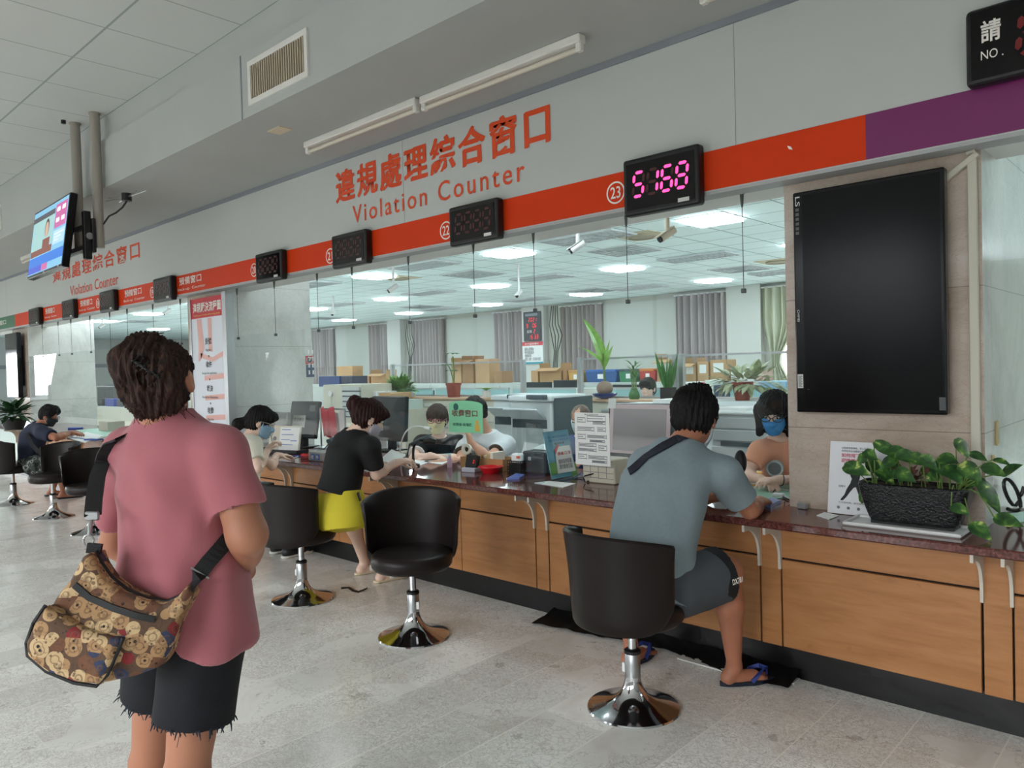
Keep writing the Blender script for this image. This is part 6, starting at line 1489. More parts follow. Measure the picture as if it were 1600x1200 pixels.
p = Person('person in a white tee with dark cuffs, face hidden by the green notice', dict(
    P=JD(772, 805, 6.75), W=JD(772, 760, 6.72), Ch=JD(766, 712, 6.66), T=JD(758, 675, 6.60), H=JD(742, 645, 6.52), hf=sv(-.75, -.25, -.6), hu=sv(-.15, 1, -.05),
    shR=JD(726, 694, 6.52), shL=JD(792, 695, 6.62), elR=JD(720, 722, 6.12), elL=JD(762, 716, 6.25), wrR=JD(690, 722, 5.92), wrL=JD(735, 690, 6.28),
    hipR=JD(758, 818, 6.7), hipL=JD(786, 818, 6.75), knR=JD(752, 818, 6.35), knL=JD(782, 818, 6.4), anR=at_floor(JD(752, 860, 6.35), .08), anL=at_floor(JD(782, 860, 6.4), .08)), SK_MED, h=.008, build=1.1)
p.body()
for q in 'RL': p.arm(p.S, q); p.leg(q, (-.2, -1, 0))
p.hand('R', sv(-.95, -.05, -.1), (0, 0, -1), .25); p.hand('L', sv(-.25, .9, .0), sv(-.8, .1, .3), .6)
p.finish(); p.shirt(cloth('white_cotton', (226, 228, 230)), .62, .016, None, .007, .066, 't_shirt', 71, ring=cloth('dark_brown_cuff', (70, 58, 50)))
p.hair(H_BLACK, short_back, .007, .004); p.legwear(M_BLKT, 1, .012, 'trousers', 6, .004, full=True); p.eyes(H_BLACK); shoes(p, (-.2, -1, 0))

p = Person('dark-haired person bent behind the large monitor, only the crown showing', dict(
    P=JD(590, 780, 7.55), W=JD(590, 745, 7.5), Ch=JD(590, 702, 7.45), T=JD(589, 671, 7.38), H=JD(588, 641, 7.3), hf=sv(.1, -.5, -1), hu=sv(0, 1, -.3),
    shR=JD(567, 683, 7.38), shL=JD(611, 683, 7.42), elR=JD(562, 712, 7.25), elL=JD(618, 712, 7.3), wrR=JD(580, 708, 7.1), wrL=JD(600, 708, 7.12),
    hipR=JD(580, 785, 7.5), hipL=JD(604, 785, 7.55), knR=JD(580, 790, 7.15), knL=JD(602, 790, 7.2), anR=at_floor(JD(580, 830, 7.15), .08), anL=at_floor(JD(602, 830, 7.2), .08)), SK_FAIR, h=.012)
p.body()
for q in 'RL': p.arm(p.S, q); p.hand(q, sv(.7 if q == 'R' else -.7, 0, -.3), (0, 0, -1), .3); p.leg(q, (0, -1, 0))
p.finish(); p.shirt(cloth('grey_blouse', (120, 122, 128)), .6, .014, None, .006, .066, 'blouse', 62); p.hair(H_DARK, bangs, .008, .003); p.legwear(M_BLKT, 1, .012, 'trousers', 6, .004, full=True); p.eyes(H_BLACK); shoes(p, (0, -1, 0))

p = Person('balding person in a dark blue shirt, head bent behind the taped flow sheet', dict(
    P=JD(912, 800, 6.5), W=JD(912, 760, 6.48), Ch=JD(911, 712, 6.42), T=JD(909, 682, 6.36), H=JD(907, 655, 6.28), hf=sv(-.45, -.35, -.8), hu=sv(-.05, 1, -.15),
    shR=JD(882, 698, 6.35), shL=JD(938, 698, 6.42), elR=JD(868, 726, 6.15), elL=JD(950, 726, 6.2), wrR=JD(860, 718, 5.95), wrL=JD(915, 722, 5.9),
    hipR=JD(898, 812, 6.45), hipL=JD(926, 812, 6.5), knR=JD(898, 815, 6.1), knL=JD(926, 815, 6.15), anR=at_floor(JD(898, 860, 6.1), .08), anL=at_floor(JD(926, 860, 6.15), .08)), SK_MED, h=.009)
p.body()
for q in 'RL': p.arm(p.S, q); p.hand(q, sv(-.6, 0, -.6), (0, 0, -1), .3); p.leg(q, (0, -1, 0))
p.finish(); p.shirt(cloth('dark_blue_cotton', (44, 70, 120)), .62, .014, None, .006, .066, 'shirt', 81)
def thin(S, s, A):
    S.ell(s.H(0, -.016, .03), (.078, .094, .087), A, .02); S.ell(s.H(0, .15, -.02), (.075, .11, .13), A, .015, 's'); S.cut(s.H(0, -.07, -.05), -s.hu)
p.hair(H_GREY, thin, .006, .001); p.eyes(H_GREY); p.mask(mat('pale_mask', (206, 222, 228), .7)); p.legwear(M_BLKT, 1, .012, 'trousers', 6, .004, full=True); shoes(p, (0, -1, 0))

p = Person('masked person with black hair far back behind the snake plant', dict(
    P=JD(1014, 660, 11.0), W=JD(1014, 645, 11.0), Ch=JD(1013, 632, 10.95), T=JD(1013, 622, 10.9), H=JD(1012, 607, 10.85), hf=sv(-.5, -.15, -.8), hu=sv(0, 1, 0),
    shR=JD(997, 628, 10.9), shL=JD(1029, 628, 10.95), elR=JD(994, 648, 10.7), elL=JD(1032, 648, 10.75), wrR=JD(1004, 650, 10.5), wrL=JD(1022, 650, 10.5),
    hipR=JD(1007, 675, 10.95), hipL=JD(1021, 675, 11.0), knR=JD(1007, 678, 10.55), knL=JD(1021, 678, 10.6), anR=at_floor(JD(1007, 710, 10.55), .08), anL=at_floor(JD(1021, 710, 10.6), .08)), SK_FAIR, h=.013)
p.hs = 1.25
p.body()
for q in 'RL': p.arm(p.S, q); p.hand(q, sv(0, 0, -1), (0, 0, -1), .3); p.leg(q, (0, -1, 0))
p.finish(); p.shirt(cloth('grey_blouse', (120, 122, 128)), .6, .014, None, .006, .066, 'blouse', 62); p.hair(H_BLACK, bangs, .010, .003); p.mask(mat('pink_mask', (226, 186, 172), .7)); p.eyes(H_BLACK); p.legwear(M_BLKT, 1, .012, 'trousers', 6, .004, full=True); shoes(p, (0, -1, 0))

p = Person('person with black bobbed hair, blue mask and peach top beside the near pillar', dict(
    P=JD(1236, 810, 4.62), W=JD(1232, 765, 4.58), Ch=JD(1226, 722, 4.54), T=JD(1217, 686, 4.48), H=JD(1210, 645, 4.40), hf=sv(-.46, -.42, -.85), hu=sv(-.12, 1, -.25),
    shR=JD(1188, 706, 4.42), shL=JD(1262, 704, 4.55), elR=JD(1166, 742, 4.38), elL=JD(1272, 748, 4.42), wrR=JD(1188, 749, 4.26), wrL=JD(1222, 750, 4.20),
    hipR=JD(1216, 830, 4.58), hipL=JD(1258, 830, 4.64), knR=JD(1212, 840, 4.4), knL=JD(1254, 840, 4.45), anR=at_floor(JD(1212, 940, 4.4), .08), anL=at_floor(JD(1254, 940, 4.45), .08)), SK_FAIR, h=.007, build=.88)
p.body()
for q in 'RL': p.arm(p.S, q); p.leg(q, (0, -1, 0))
p.hand('R', sv(.2, -.1, -.4), (0, 0, -1), .5); p.hand('L', sv(-.95, .02, -.1), (0, 0, -1), .4)
p.finish(); p.shirt(cloth('peach_linen', (234, 166, 136)), .56, .016, None, .008, .07, 'top', 91, freq=22)
def bob(S, s, A):
    S.ell(s.H(0, -.012, .034), (.094, .110, .098), A, .02); S.ell(s.H(0, -.04, -.06), (.094, .08, .10), A, .03); S.ell(s.H(0, .06, .06), (.080, .05, .05), A, .02)
    for e in (-1, 1): S.cap(s.H(.082 * e, .02, .03), s.H(.084 * e, .02, -.12), .026, .022, .03)
    S.ell(s.H(-.006, .14, -.062), (.070, .085, .122), A, .015, 's'); S.cut(s.H(0, 0, -.15), -s.hu)
p.hair(H_BLACK, bob, .006, .003); p.mask(mat('sky_blue_mask', (60, 146, 214), .7)); p.glasses(); p.eyes(H_BLACK); p.legwear(M_BLKT, 1, .012, 'trousers', 6, .004, full=True); shoes(p, (0, -1, 0))
MB().tube([NV(p.J['wrL']) + NV(Vector(sv(.1 * math.cos(t * PI / 8), math.cos(t * PI / 8), math.sin(t * PI / 8)))) * .030 for t in range(16)], .003, 6, True).get('bracelet', M_BLACKP, p.root, True)
# ------------------------------------------------------------------ things on the counter
TZ = .7805
def sheet(name, label, cat, pts, m, z=TZ, th=.003, group=None):
    P = [atz(px, py, z) for px, py in pts]; mb = MB(); A = [mb.bm.verts.new((q.x, q.y, z)) for q in P]; B = [mb.bm.verts.new((q.x, q.y, z + th)) for q in P]
    mb.bm.faces.new(A[::-1]); mb.bm.faces.new(B); n = len(P)
    for k in range(n): mb.bm.faces.new((A[k], A[(k + 1) % n], B[(k + 1) % n], B[k]))
    return tag(mb.get(name, m), label, cat, group)
def put(px, py, z=TZ): return atz(px, py, z)
def face_z(rz): return rz
M_INKG = mat('ink_grey', (120, 122, 126), .6); M_BLUEI = mat('ink_blue', (44, 96, 176), .5); M_REDP = mat('red_plastic', (214, 26, 40), .25); M_SKYB = mat('leaflet_blue', (136, 200, 224), .5); M_MINT = mat('mint_board', (136, 214, 168), .5)
M_ACRYL = glass_mat('clear_acrylic', (.94, .97, .97), .7); M_MAT = mat('green_mat', (150, 196, 176), .35); M_BEIGE = mat('beige_plastic', (206, 198, 180), .5)
# green notice and flow sheet taped to the glass
a, b_, z0, z1 = prect(703, 626, 754, 676, GY - .006); W, H = b_ - a, z1 - z0
r = thing('counter_notice', 'mint green notice board fixed to the glass before the clerk in white', 'sign', (a, GY - .006, z0))
pts = [(0, 0), (W, 0), (W, H * .86)] + [(W * (.5 + .5 * math.cos(t * PI / 10)), H * (.86 + .14 * math.sin(t * PI / 10))) for t in range(1, 10)] + [(0, H * .9)]
MB().prism(pts, .004, Matrix(((1, 0, 0, 0), (0, 0, -1, 0), (0, 1, 0, 0), (0, 0, 0, 1)))).get('board', M_MINT, r)
text('lettering', '收費窗口', mat('maroon_ink', (120, 50, 56), .5), r, (W * .10, -.0052, H * .50), XP, ZP, W * .76, H * .22, .012)
text('lettering', '收現金 收電匯', mat('teal_ink', (20, 96, 84), .5), r, (W * .12, -.0052, H * .20), XP, ZP, W * .58, H * .10, .01)
MB().cyl((W * .22, -.004, H * .80), (W * .22, -.0055, H * .80), W * .075, n=18).get('emblem', mat('teal_ink', (20, 96, 84), .5), r)
MB().cyl((W * .84, -.004, H * .33), (W * .84, -.0055, H * .33), W * .05, n=14).box(W * .77, W * .91, -.0055, -.004, H * .06, H * .26, .0).get('printed_figure', mat('ochre_ink', (216, 176, 84), .5), r)
a, b_, z0, z1 = prect(900, 645, 952, 727, GY - .006); W, H = b_ - a, z1 - z0
r = thing('flow_sheet', 'long white printed flow sheet taped to the glass', 'paper sheet', (a, GY - .006, z0))
bx('sheet', M_PAPER, r, 0, W, -.002, 0, 0, H); mb = MB()
for k, (x0, x1, y0, y1) in enumerate(((.1, .3, .82, .9), (.38, .88, .84, .94), (.55, .88, .79, .83), (.1, .55, .66, .72), (.68, .88, .66, .72), (.1, .3, .5, .58), (.38, .9, .53, .57), (.45, .85, .45, .48), (.12, .6, .36, .41), (.7, .9, .3, .38), (.12, .6, .27, .31), (.1, .32, .12, .2), (.4, .9, .13, .18), (.5, .9, .06, .09))):
    for f in range(3):
        yy = H * (y0 + (y1 - y0) * f / 2); mb.box(W * x0, W * (x1 - .06 * (f % 2)), -.003, -.0021, yy - .0022, yy + .0022)
    mb.box(W * x0 - .004, W * x0 - .002, -.003, -.0021, H * y0 - .006, H * y1 + .006).box(W * x1 + .002, W * x1 + .004, -.003, -.0021, H * y0 - .006, H * y1 + .006)
mb.get('print', M_INKG, r); text('lettering', '案件處理流程', M_INK, r, (W * .3, -.003, H * .955), XP, ZP, W * .4, H * .025)
# blue leaflet in an acrylic stand
p = put(862, 752); q = put(902, 744); r = thing('leaflet_stand', 'clear acrylic stand holding a pale blue leaflet', 'leaflet stand', tuple(p), math.atan2(q.y - p.y, q.x - p.x)); W = (q - p).length; H = .315; tl = Matrix.Rotation(math.radians(-12), 4, 'X')
MB().box(0, W, -.006, .0, .0, H, mtx=tl).box(0, W, -.05, .06, 0, .005).get('acrylic_holder', M_ACRYL, r); MB().box(.005, W - .005, .001, .004, .01, H - .004, mtx=tl).get('leaflet', M_SKYB, r)
def on(x0, x1, z0, z1, m, nm, y=-.0075): MB().box(x0 * W, x1 * W, y, y + .0015, z0 * H, z1 * H, mtx=tl).get(nm, m, r)
on(0, .25, .12, .36, mat('leaf_panel', (120, 176, 96), .5), 'printed_panel'); on(.78, 1, .02, .28, mat('leaf_panel', (120, 176, 96), .5), 'printed_panel')
MB().prism([(.25 * W, .12 * H), (.95 * W, .12 * H), (.88 * W, .66 * H), (.45 * W, .66 * H), (.30 * W, .56 * H)], .0016, tl @ Matrix(((1, 0, 0, 0), (0, 0, -1, -.0064), (0, 1, 0, 0), (0, 0, 0, 1)))).get('speech_panel', M_PAPER, r)
MB().prism([(.28 * W, .6 * H), (.46 * W, .72 * H), (.46 * W, .66 * H), (.30 * W, .52 * H)], .0018, tl @ Matrix(((1, 0, 0, 0), (0, 0, -1, -.007), (0, 1, 0, 0), (0, 0, 0, 1)))).get('red_corner', M_BANR, r)
ti = tl @ Vector((.1 * W, -.0085, .86 * H)); upt = tl @ Vector((0, 0, 1))
text('lettering', '第一線辛苦的服務同仁', M_BLUEI, r, tuple(tl @ Vector((.12 * W, -.0085, .84 * H))), XP, tuple(upt), W * .76, H * .05, .005); text('lettering', '請民眾多多體諒配合', M_BLUEI, r, tuple(tl @ Vector((.12 * W, -.0085, .77 * H))), XP, tuple(upt), W * .76, H * .05, .005); text('lettering', '違規繳費', M_INK, r, tuple(tl @ Vector((.3 * W, -.0085, .70 * H))), XP, tuple(upt), W * .4, H * .05, .01)
text('lettering', '請 戴 口 罩', M_BANR, r, tuple(tl @ Vector((.36 * W, -.0092, .48 * H))), XP, tuple(upt), W * .5, H * .07, .012); text('lettering', '隨時保持距離\n請勿飲食交談', M_INK, r, tuple(tl @ Vector((.34 * W, -.0092, .2 * H))), XP, tuple(upt), W * .5, H * .2)
# acrylic droplet shield
p, q = put(811, 762), put(851, 756); r = thing('acrylic_shield', 'folded clear acrylic shield standing before the dark receipt printer', 'acrylic shield', tuple(p), math.atan2(q.y - p.y, q.x - p.x)); L = (q - p).length
bx('front_sheet', M_ACRYL, r, 0, L, -.002, .002, 0, .36); MB().box(0, .26, -.002, .002, 0, .36, mtx=Matrix.Translation((L, 0, 0)) @ Matrix.Rotation(math.radians(75), 4, 'Z')).get('side_sheet', M_ACRYL, r)
# dark receipt printer
p = put(828, 741); r = thing('receipt_printer', 'dark grey receipt printer behind the acrylic shield', 'printer', (p.x - .09, p.y + .02, TZ))
bx('body', mat('printer_dark', (58, 64, 70), .45), r, 0, .21, 0, .2, 0, .15, .012); bx('paper_slot', M_BLACKP, r, .03, .18, .06, .09, .149, .153); MB().box(.03, .18, .05, .17, .0, .002, mtx=Matrix.Translation((0, .02, .15)) @ Matrix.Rotation(math.radians(10), 4, 'X')).get('paper_curl', M_PAPER, r); bx('badge', M_STICK, r, .06, .085, -.001, 0, .09, .115)
# red bowl
p = put(767, 739); r = MB().lathe([(0, .002), (.052, 0), (.056, .004), (.080, .040), (.088, .042), (.088, .046), (.078, .046), (.054, .010), (0, .008)], 36, tuple(p)).get('tray_bowl', M_REDP, None, True); tag(r, 'shallow red plastic bowl on the counter', 'bowl')
# black queue display on the counter
p = put(737, 737); r = thing('counter_display', 'small black counter display with one red digit beside the red bowl', 'number display', tuple(p), .15)
MB().box(-.048, .048, -.02, .02, 0, .105, .004, mtx=Matrix.Translation((0, 0, .012)) @ Matrix.Rotation(math.radians(-14), 4, 'X')).get('casing', M_BLACKP, r); bx('base', mat('lavender_plastic', (190, 192, 204), .4), r, -.06, .055, -.04, .04, 0, .03, .004)
mb = MB(); seg_polys('0', 0, 0, .012, .024, 0, .005, mb); 
for v in mb.bm.verts: v.co = (Matrix.Translation((0, 0, .012)) @ Matrix.Rotation(math.radians(-14), 4, 'X')) @ Vector((v.co.x + .018, -.0212, v.co.z + .045))
mb.get('lit_digit', M_LEDR, r)
# cardboard tray and odds and ends
p = put(722, 735); r = thing('cardboard_tray', 'long brown cardboard tray on the counter behind the small display', 'tray', (p.x - .09, p.y + .07, TZ), .06)
M_KRAFT = mat('kraft_board', (176, 132, 88), .7, var=.08, vscale=9); mb = MB()
mb.box(0, .40, 0, .004, 0, .085).box(0, .40, .156, .16, 0, .085).box(0, .004, .004, .156, 0, .085).box(.396, .40, .004, .156, 0, .085).box(.004, .396, .004, .156, 0, .004).box(.2, .204, .004, .156, 0, .11); mb.get('tray', M_KRAFT, r)
MB().lathe([(.006, 0), (.02, .02), (.012, .05), (0, .06)], 12, (.07, -.002, .012)).get('printed_vase', mat('olive_ink', (96, 110, 50), .6), r)
for k in range(3): bx('card', mat('card_%d' % k, ((226, 214, 190), (206, 176, 130), (232, 228, 216))[k], .7), r, .21 + .03 * k, .235 + .03 * k, .02, .15, .005, .105 + .01 * k)
p2 = put(721, 720) + Vector((0, .06, 0)); r = thing('tape_roll', 'white roll of tape in the cardboard tray', 'tape roll', (p2.x, p2.y, TZ + .085), .3); MB().lathe([(.022, -.012), (.042, -.012), (.042, .012), (.022, .012), (.022, -.012)], 28, mtx=Matrix.Rotation(math.radians(82), 4, 'X')).get('roll', mat('tape_white', (232, 226, 208), .4), r, True)
p = put(703, 730); r = thing('small_bottle', 'small pink bottle at the left of the cardboard tray', 'bottle', tuple(p)); MB().lathe([(0, 0), (.018, 0), (.018, .06), (.010, .072), (.010, .08), (0, .08)], 16).get('body', mat('pink_bottle', (214, 182, 206), .3), r, True); MB().lathe([(.011, .08), (.011, .095), (0, .095)], 12).get('cap', M_WHITEP, r)
p = put(799, 740) + Vector((.02, .05, 0)); r = thing('wire_basket', 'small black basket beside the red bowl', 'basket', tuple(p)); mb = MB(); 
for k in range(5): mb.box(-.06, .06, -.045, -.042, .002 + k * .02, .008 + k * .02).box(-.06, .06, .042, .045, .002 + k * .02, .008 + k * .02).box(-.06, -.057, -.045, .045, .002 + k * .02, .008 + k * .02).box(.057, .06, -.045, .045, .002 + k * .02, .008 + k * .02)
for k in range(7): mb.box(-.06 + k * .0195, -.057 + k * .0195, -.045, -.042, 0, .086).box(-.06 + k * .0195, -.057 + k * .0195, .042, .045, 0, .086)
mb.get('mesh', M_BLACKP, r); bx('inner_box', mat('basket_inside', (30, 30, 34), .6), r, -.052, .052, -.038, .038, 0, .07)
p = put(799, 740) + Vector((0, .05, 0)); r = thing('tissue_pack', 'white tissue pack with red print leaning in the black basket', 'tissue pack', (p.x + .02, p.y + .005, TZ + .071), .2); bx('pack', M_PAPER, r, -.045, .045, -.03, .03, 0, .062, .01); bx('print', mat('orange_red_ink', (226, 96, 70), .5), r, -.0, .03, -.0305, -.03, .03, .048)
p = put(792, 727) + Vector((0, .22, 0)); r = thing('printed_card', 'white folded card with small figures behind the basket', 'card', (p.x, p.y, TZ), -.2); MB().box(-.09, .09, -.002, .002, 0, .15, mtx=Matrix.Rotation(math.radians(-20), 4, 'X')).get('front', M_PAPER, r); MB().box(-.09, .09, -.002, .002, 0, .15, mtx=Matrix.Translation((0, .1, 0)) @ Matrix.Rotation(math.radians(20), 4, 'X')).get('back', M_PAPER, r)
# pens, wrappers and papers
M_PENB = mat('blue_pen', (40, 60, 170), .3)
def pen(x0, y0, x1, y1, lab, m=None):
    a, b_ = put(x0, y0, TZ + .005), put(x1, y1, TZ + .005); r = thing('pen', lab, 'pen', (0, 0, 0), 0, 'pens on the counter'); v = (b_ - a)
    MB().cyl(a, a + v * .75, .0048, n=8).get('barrel', M_WHITEP if m is None else m, r, True); MB().cyl(a + v * .75, b_, .0052, .003, n=8).get('cap', M_PENB, r, True)
pen(792, 748, 812, 742, 'blue and white pen lying before the acrylic shield'); pen(450, 714, 468, 711, 'blue pen beside the red stapler', M_PENB); pen(452, 717, 470, 712, 'white pen beside the red stapler'); pen(110, 683, 140, 687, 'pen on the papers before the navy-shirt man', M_PENB); pen(1194, 790, 1214, 783, 'white pen beside the grey-shirt man\'s elbow')
r = sheet('wrapper', 'blue and white plastic wrapper by the acrylic shield', 'wrapper', ((792, 750), (806, 742), (820, 744), (812, 749)), mat('blue_wrap', (120, 140, 214), .2), th=.012)
r = sheet('wrapper', 'crumpled blue and white wrapper by the grey-shirt man\'s elbow', 'wrapper', ((1192, 790), (1204, 782), (1220, 786), (1204, 794)), mat('blue_wrap2', (150, 166, 214), .2), th=.016)
for k, (pts, lab) in enumerate((((((627, 726), (655, 716), (672, 722), (640, 733))), 'white sheets spread on the counter at the woman in black\'s hand'), ((((662, 722), (690, 712), (712, 716), (690, 726))), 'white and coloured forms before the masked clerk in black'), ((((425, 712), (448, 709), (452, 712), (428, 716))), 'white slip beside the document stand'), ((((108, 685), (135, 675), (162, 681), (132, 692))), 'white form before the navy-shirt man'), ((((1276, 806), (1288, 801), (1311, 806), (1296, 812))), 'torn white slip before the small poster'), ((((835, 755), (858, 752), (900, 756), (880, 762))), 'clear plastic sleeve by the leaflet stand'))):
    sheet('paper_sheet', lab, 'paper', pts, M_PAPER)
sheet('form_pad', 'teal and white form pad on the clerk side of the counter', 'form pad', ((670, 712), (690, 708), (716, 712), (698, 718)), mat('teal_form', (110, 176, 190), .5), th=.012)
sheet('desk_mat', 'pale green desk mat before the clerk in peach', 'desk mat', ((1168, 762), (1233, 752), (1235, 778), (1178, 782)), M_MAT)
sheet('desk_mat', 'pale green desk mat before the navy-shirt man', 'desk mat', ((118, 672), (172, 668), (210, 676), (150, 684)), M_MAT, th=.002)
sheet('desk_mat', 'pale green desk mat at right edge behind the planter', 'desk mat', ((1556, 806), (1600, 800), (1600, 816), (1568, 820)), M_MAT)
# paper held by the woman in black
P = [JD(592, 719, 5.08), JD(612, 702, 5.22), JD(634, 711, 5.28), JD(618, 725, 5.12)]; mb = MB(); n_ = (P[1] - P[0]).cross(P[3] - P[0]).normalized() * .003
A = [mb.bm.verts.new(q) for q in P]; B = [mb.bm.verts.new(q + n_) for q in P]; mb.bm.faces.new(A); mb.bm.faces.new(B[::-1]); [mb.bm.faces.new((A[k], A[(k + 1) % 4], B[(k + 1) % 4], B[k])) for k in range(4)]
tag(mb.get('paper_sheet', M_PAPER), 'white form held by the woman in the yellow skirt', 'paper')

# document stand, monitors and desk clutter on the left window
p, q = put(418, 707), put(466, 709); r = thing('document_stand', 'beige document stand holding a white table sheet, facing the girl in cream', 'document stand', tuple(p), math.atan2(q.y - p.y, q.x - p.x)); L = (q - p).length; tl = Matrix.Rotation(math.radians(-10), 4, 'X')
MB().box(0, L, 0, .02, .02, .25, .004, mtx=tl).get('board', M_BEIGE, r); bx('base', M_BLACKP, r, -.01, L + .02, -.04, .10, 0, .03, .004); MB().box(L * .36, L * .98, -.003, 0, .03, .235, mtx=tl).get('sheet', M_PAPER, r)
mb = MB()
for k in range(4): mb.box(L * .42, L * (.8 - .1 * (k % 2)), -.0045, -.003, .075 + k * .045, .080 + k * .045, mtx=tl)
mb.box(L * .72, L * .92, -.0045, -.003, .11, .117, mtx=tl).get('print', M_BLUEI, r); MB().cyl(tl @ Vector((L * .2, -.003, .13)), tl @ Vector((L * .2, .003, .13)), .02, n=14).get('dial', M_INKG, r)
def desk_monitor(px, py, W, H, rz, lab, scr=False, m=None, tilt=8, z=TZ):
    p = put(px, py, z); r = thing('computer_monitor', lab, 'monitor', tuple(p), rz, None); t = Matrix.Translation((0, 0, .09)) @ Matrix.Rotation(math.radians(-tilt), 4, 'X')
    MB().box(-W / 2, W / 2, -.02, .025, 0, H, .008, mtx=t).get('casing', m or M_MON, r); MB().box(-.03, .03, .0, .06, 0, .2, .004).box(-.11, .11, -.09, .12, 0, .012, .003).get('stand', M_BLACKP, r); return r, t
r, t = desk_monitor(472, 699, .40, .36, .15, 'dark monitor back with a pale label above the document stand', tilt=12); MB().box(-.14, .04, -.0215, -.02, .10, .22, mtx=t).get('label', mat('pale_label', (196, 196, 190), .5), r); MB().box(.08, .16, -.0215, -.02, .26, .32, mtx=t).get('vent_plate', mat('vent_grey', (84, 90, 92), .5), r)
text('lettering', '請洽櫃台', M_INK, r, tuple(t @ Vector((-.125, -.0225, .16))), XP, tuple(t.to_3x3() @ Vector((0, 0, 1))), .15, .035)
r, t = desk_monitor(434, 700, .34, .26, .05, 'grey monitor back behind the girl in cream\'s mask', tilt=6, m=mat('mid_grey_plastic', (120, 122, 120), .5))
r, t = desk_monitor(609, 704, .50, .40, -.05, 'large dark monitor back behind the woman in black', tilt=4); MB().box(-.25, .25, -.03, -.02, 0, .03, mtx=t).get('lower_bezel', M_BLACKP, r)
r, t = desk_monitor(1000, 738, .50, .37, .02, 'monitor with a pinkish blank screen left of the grey-shirt man', tilt=6); MB().box(-.235, .235, -.0215, -.02, .03, .36, mtx=t).get('screen_frame', mat('pinkish_film', (222, 200, 204), .4), r); MB().box(-.205, .205, -.023, -.0215, .05, .33, mtx=t).get('screen', mat('blank_screen', (170, 160, 164), .35), r); MB().box(-.25, -.19, -.024, -.02, .33, .40, mtx=t).get('note', M_PAPER, r)
p = put(925, 756); r = thing('system_unit', 'beige box unit under the taped flow sheet', 'box', (p.x - .10, p.y + .04, TZ)); bx('case', M_BEIGE, r, 0, .24, 0, .16, 0, .15, .006); mb = MB(); [mb.box(.01, .23, -.002, 0, .03 + k * .035, .033 + k * .035) for k in range(4)]; [mb.box(.06 + k * .06, .062 + k * .06, -.002, 0, .03, .138) for k in range(3)]; mb.get('grooves', M_INKG, r)
rc = random.Random(4); mb = MB()
for k in range(9):
    c = put(930 + 5 * k, 754 - .6 * k); pts = [c + Vector((rc.uniform(-.09, .09), rc.uniform(-.05, .06), rc.uniform(.0, .10 if k % 3 == 0 else .03))) for _ in range(4)]; pts[0].z = pts[-1].z = TZ + .006
    sm = [pts[0].lerp(pts[1], f) if i == 0 else (pts[1].lerp(pts[2], f) if i == 1 else pts[2].lerp(pts[3], f)) for i in range(3) for f in (0, .25, .5, .75)] + [pts[3]]
    sm = [sm[0]] + [(sm[i - 1] + sm[i] * 2 + sm[i + 1]) / 4 for i in range(1, len(sm) - 1)] + [sm[-1]]; mb.tube(sm, .0045, 6)
tag(mb.get('cable_tangle', M_BLACKP, None, True), 'tangle of black cables beside the pinkish monitor', 'cables')
c = put(940, 752); r = thing('power_strip', 'black adapter lying among the tangled cables', 'adapter', tuple(c), .2); bx('body', M_BLACKP, r, -.07, .07, -.02, .02, 0, .03, .006); MB().tube([(.07, 0, .015), (.11, .0, .03), (.13, .02, .008)], .004).get('lead', M_BLACKP, r, True)
mb = MB(); mb.tube([put(897, 748) + Vector((0, 0, .004)), put(908, 744) + Vector((0, 0, .02)), put(918, 751) + Vector((0, 0, .004))], .004); tag(mb.get('blue_cable', mat('blue_cord', (30, 90, 150), .4), None, True), 'short blue cable beside the leaflet stand', 'cable')
r = thing('stapler', 'red stapler at the edge of the counter, beside the grey tray', 'stapler', tuple(put(480, 717)), .3); bx('body', M_REDP, r, -.06, .06, -.016, .016, .018, .042, .006); bx('base', mat('dark_red', (150, 20, 30), .4), r, -.06, .06, -.018, .018, 0, .014, .004)
p = put(493, 721); r = thing('desk_tray', 'grey tray box with two blue labels left of the woman in black', 'tray', (p.x, p.y, TZ), .05); bx('box', mat('tray_grey', (150, 148, 144), .5), r, -.10, .12, 0, .16, 0, .075, .006); 
for k in (0, 1): bx('label', M_BLUEI, r, -.06 + k * .065, -.008 + k * .065, -.002, 0, .012, .06)
for k in (0, 1): text('lettering', '收' if k == 0 else '件', M_WHITEV, r, (-.052 + k * .065, -.003, .018), XP, ZP, .036, .034)
r = thing('towel', 'red folded towel hanging beside the dark monitor', 'towel', tuple(put(506, 702) + Vector((0, .04, .16)))); 
def drape(u, v): return (-.10 + .2 * u, .02 * math.sin(u * 14) + .03 * v, .22 - .27 * v + .02 * math.sin(u * 8))
MB().grid(drape, 20, 12).get('cloth', cloth('red_towel', (206, 60, 78)), r, True)
r = thing('towel', 'white towel next to the red towel', 'towel', tuple(put(522, 702) + Vector((0, .04, .13)))); MB().grid(drape, 20, 12).get('cloth', cloth('white_towel', (222, 212, 210)), r, True)
r = thing('towel_rack', 'low steel rack the towels hang on', 'rack', tuple(put(514, 702) + Vector((0, .04, 0)))); MB().cyl((-.2, .01, 0), (-.2, .01, .38), .008).cyl((.2, .01, 0), (.2, .01, .38), .008).cyl((-.2, .01, .375), (.2, .01, .375), .008).box(-.22, .22, -.06, .08, 0, .012).get('frame', M_STEEL, r)
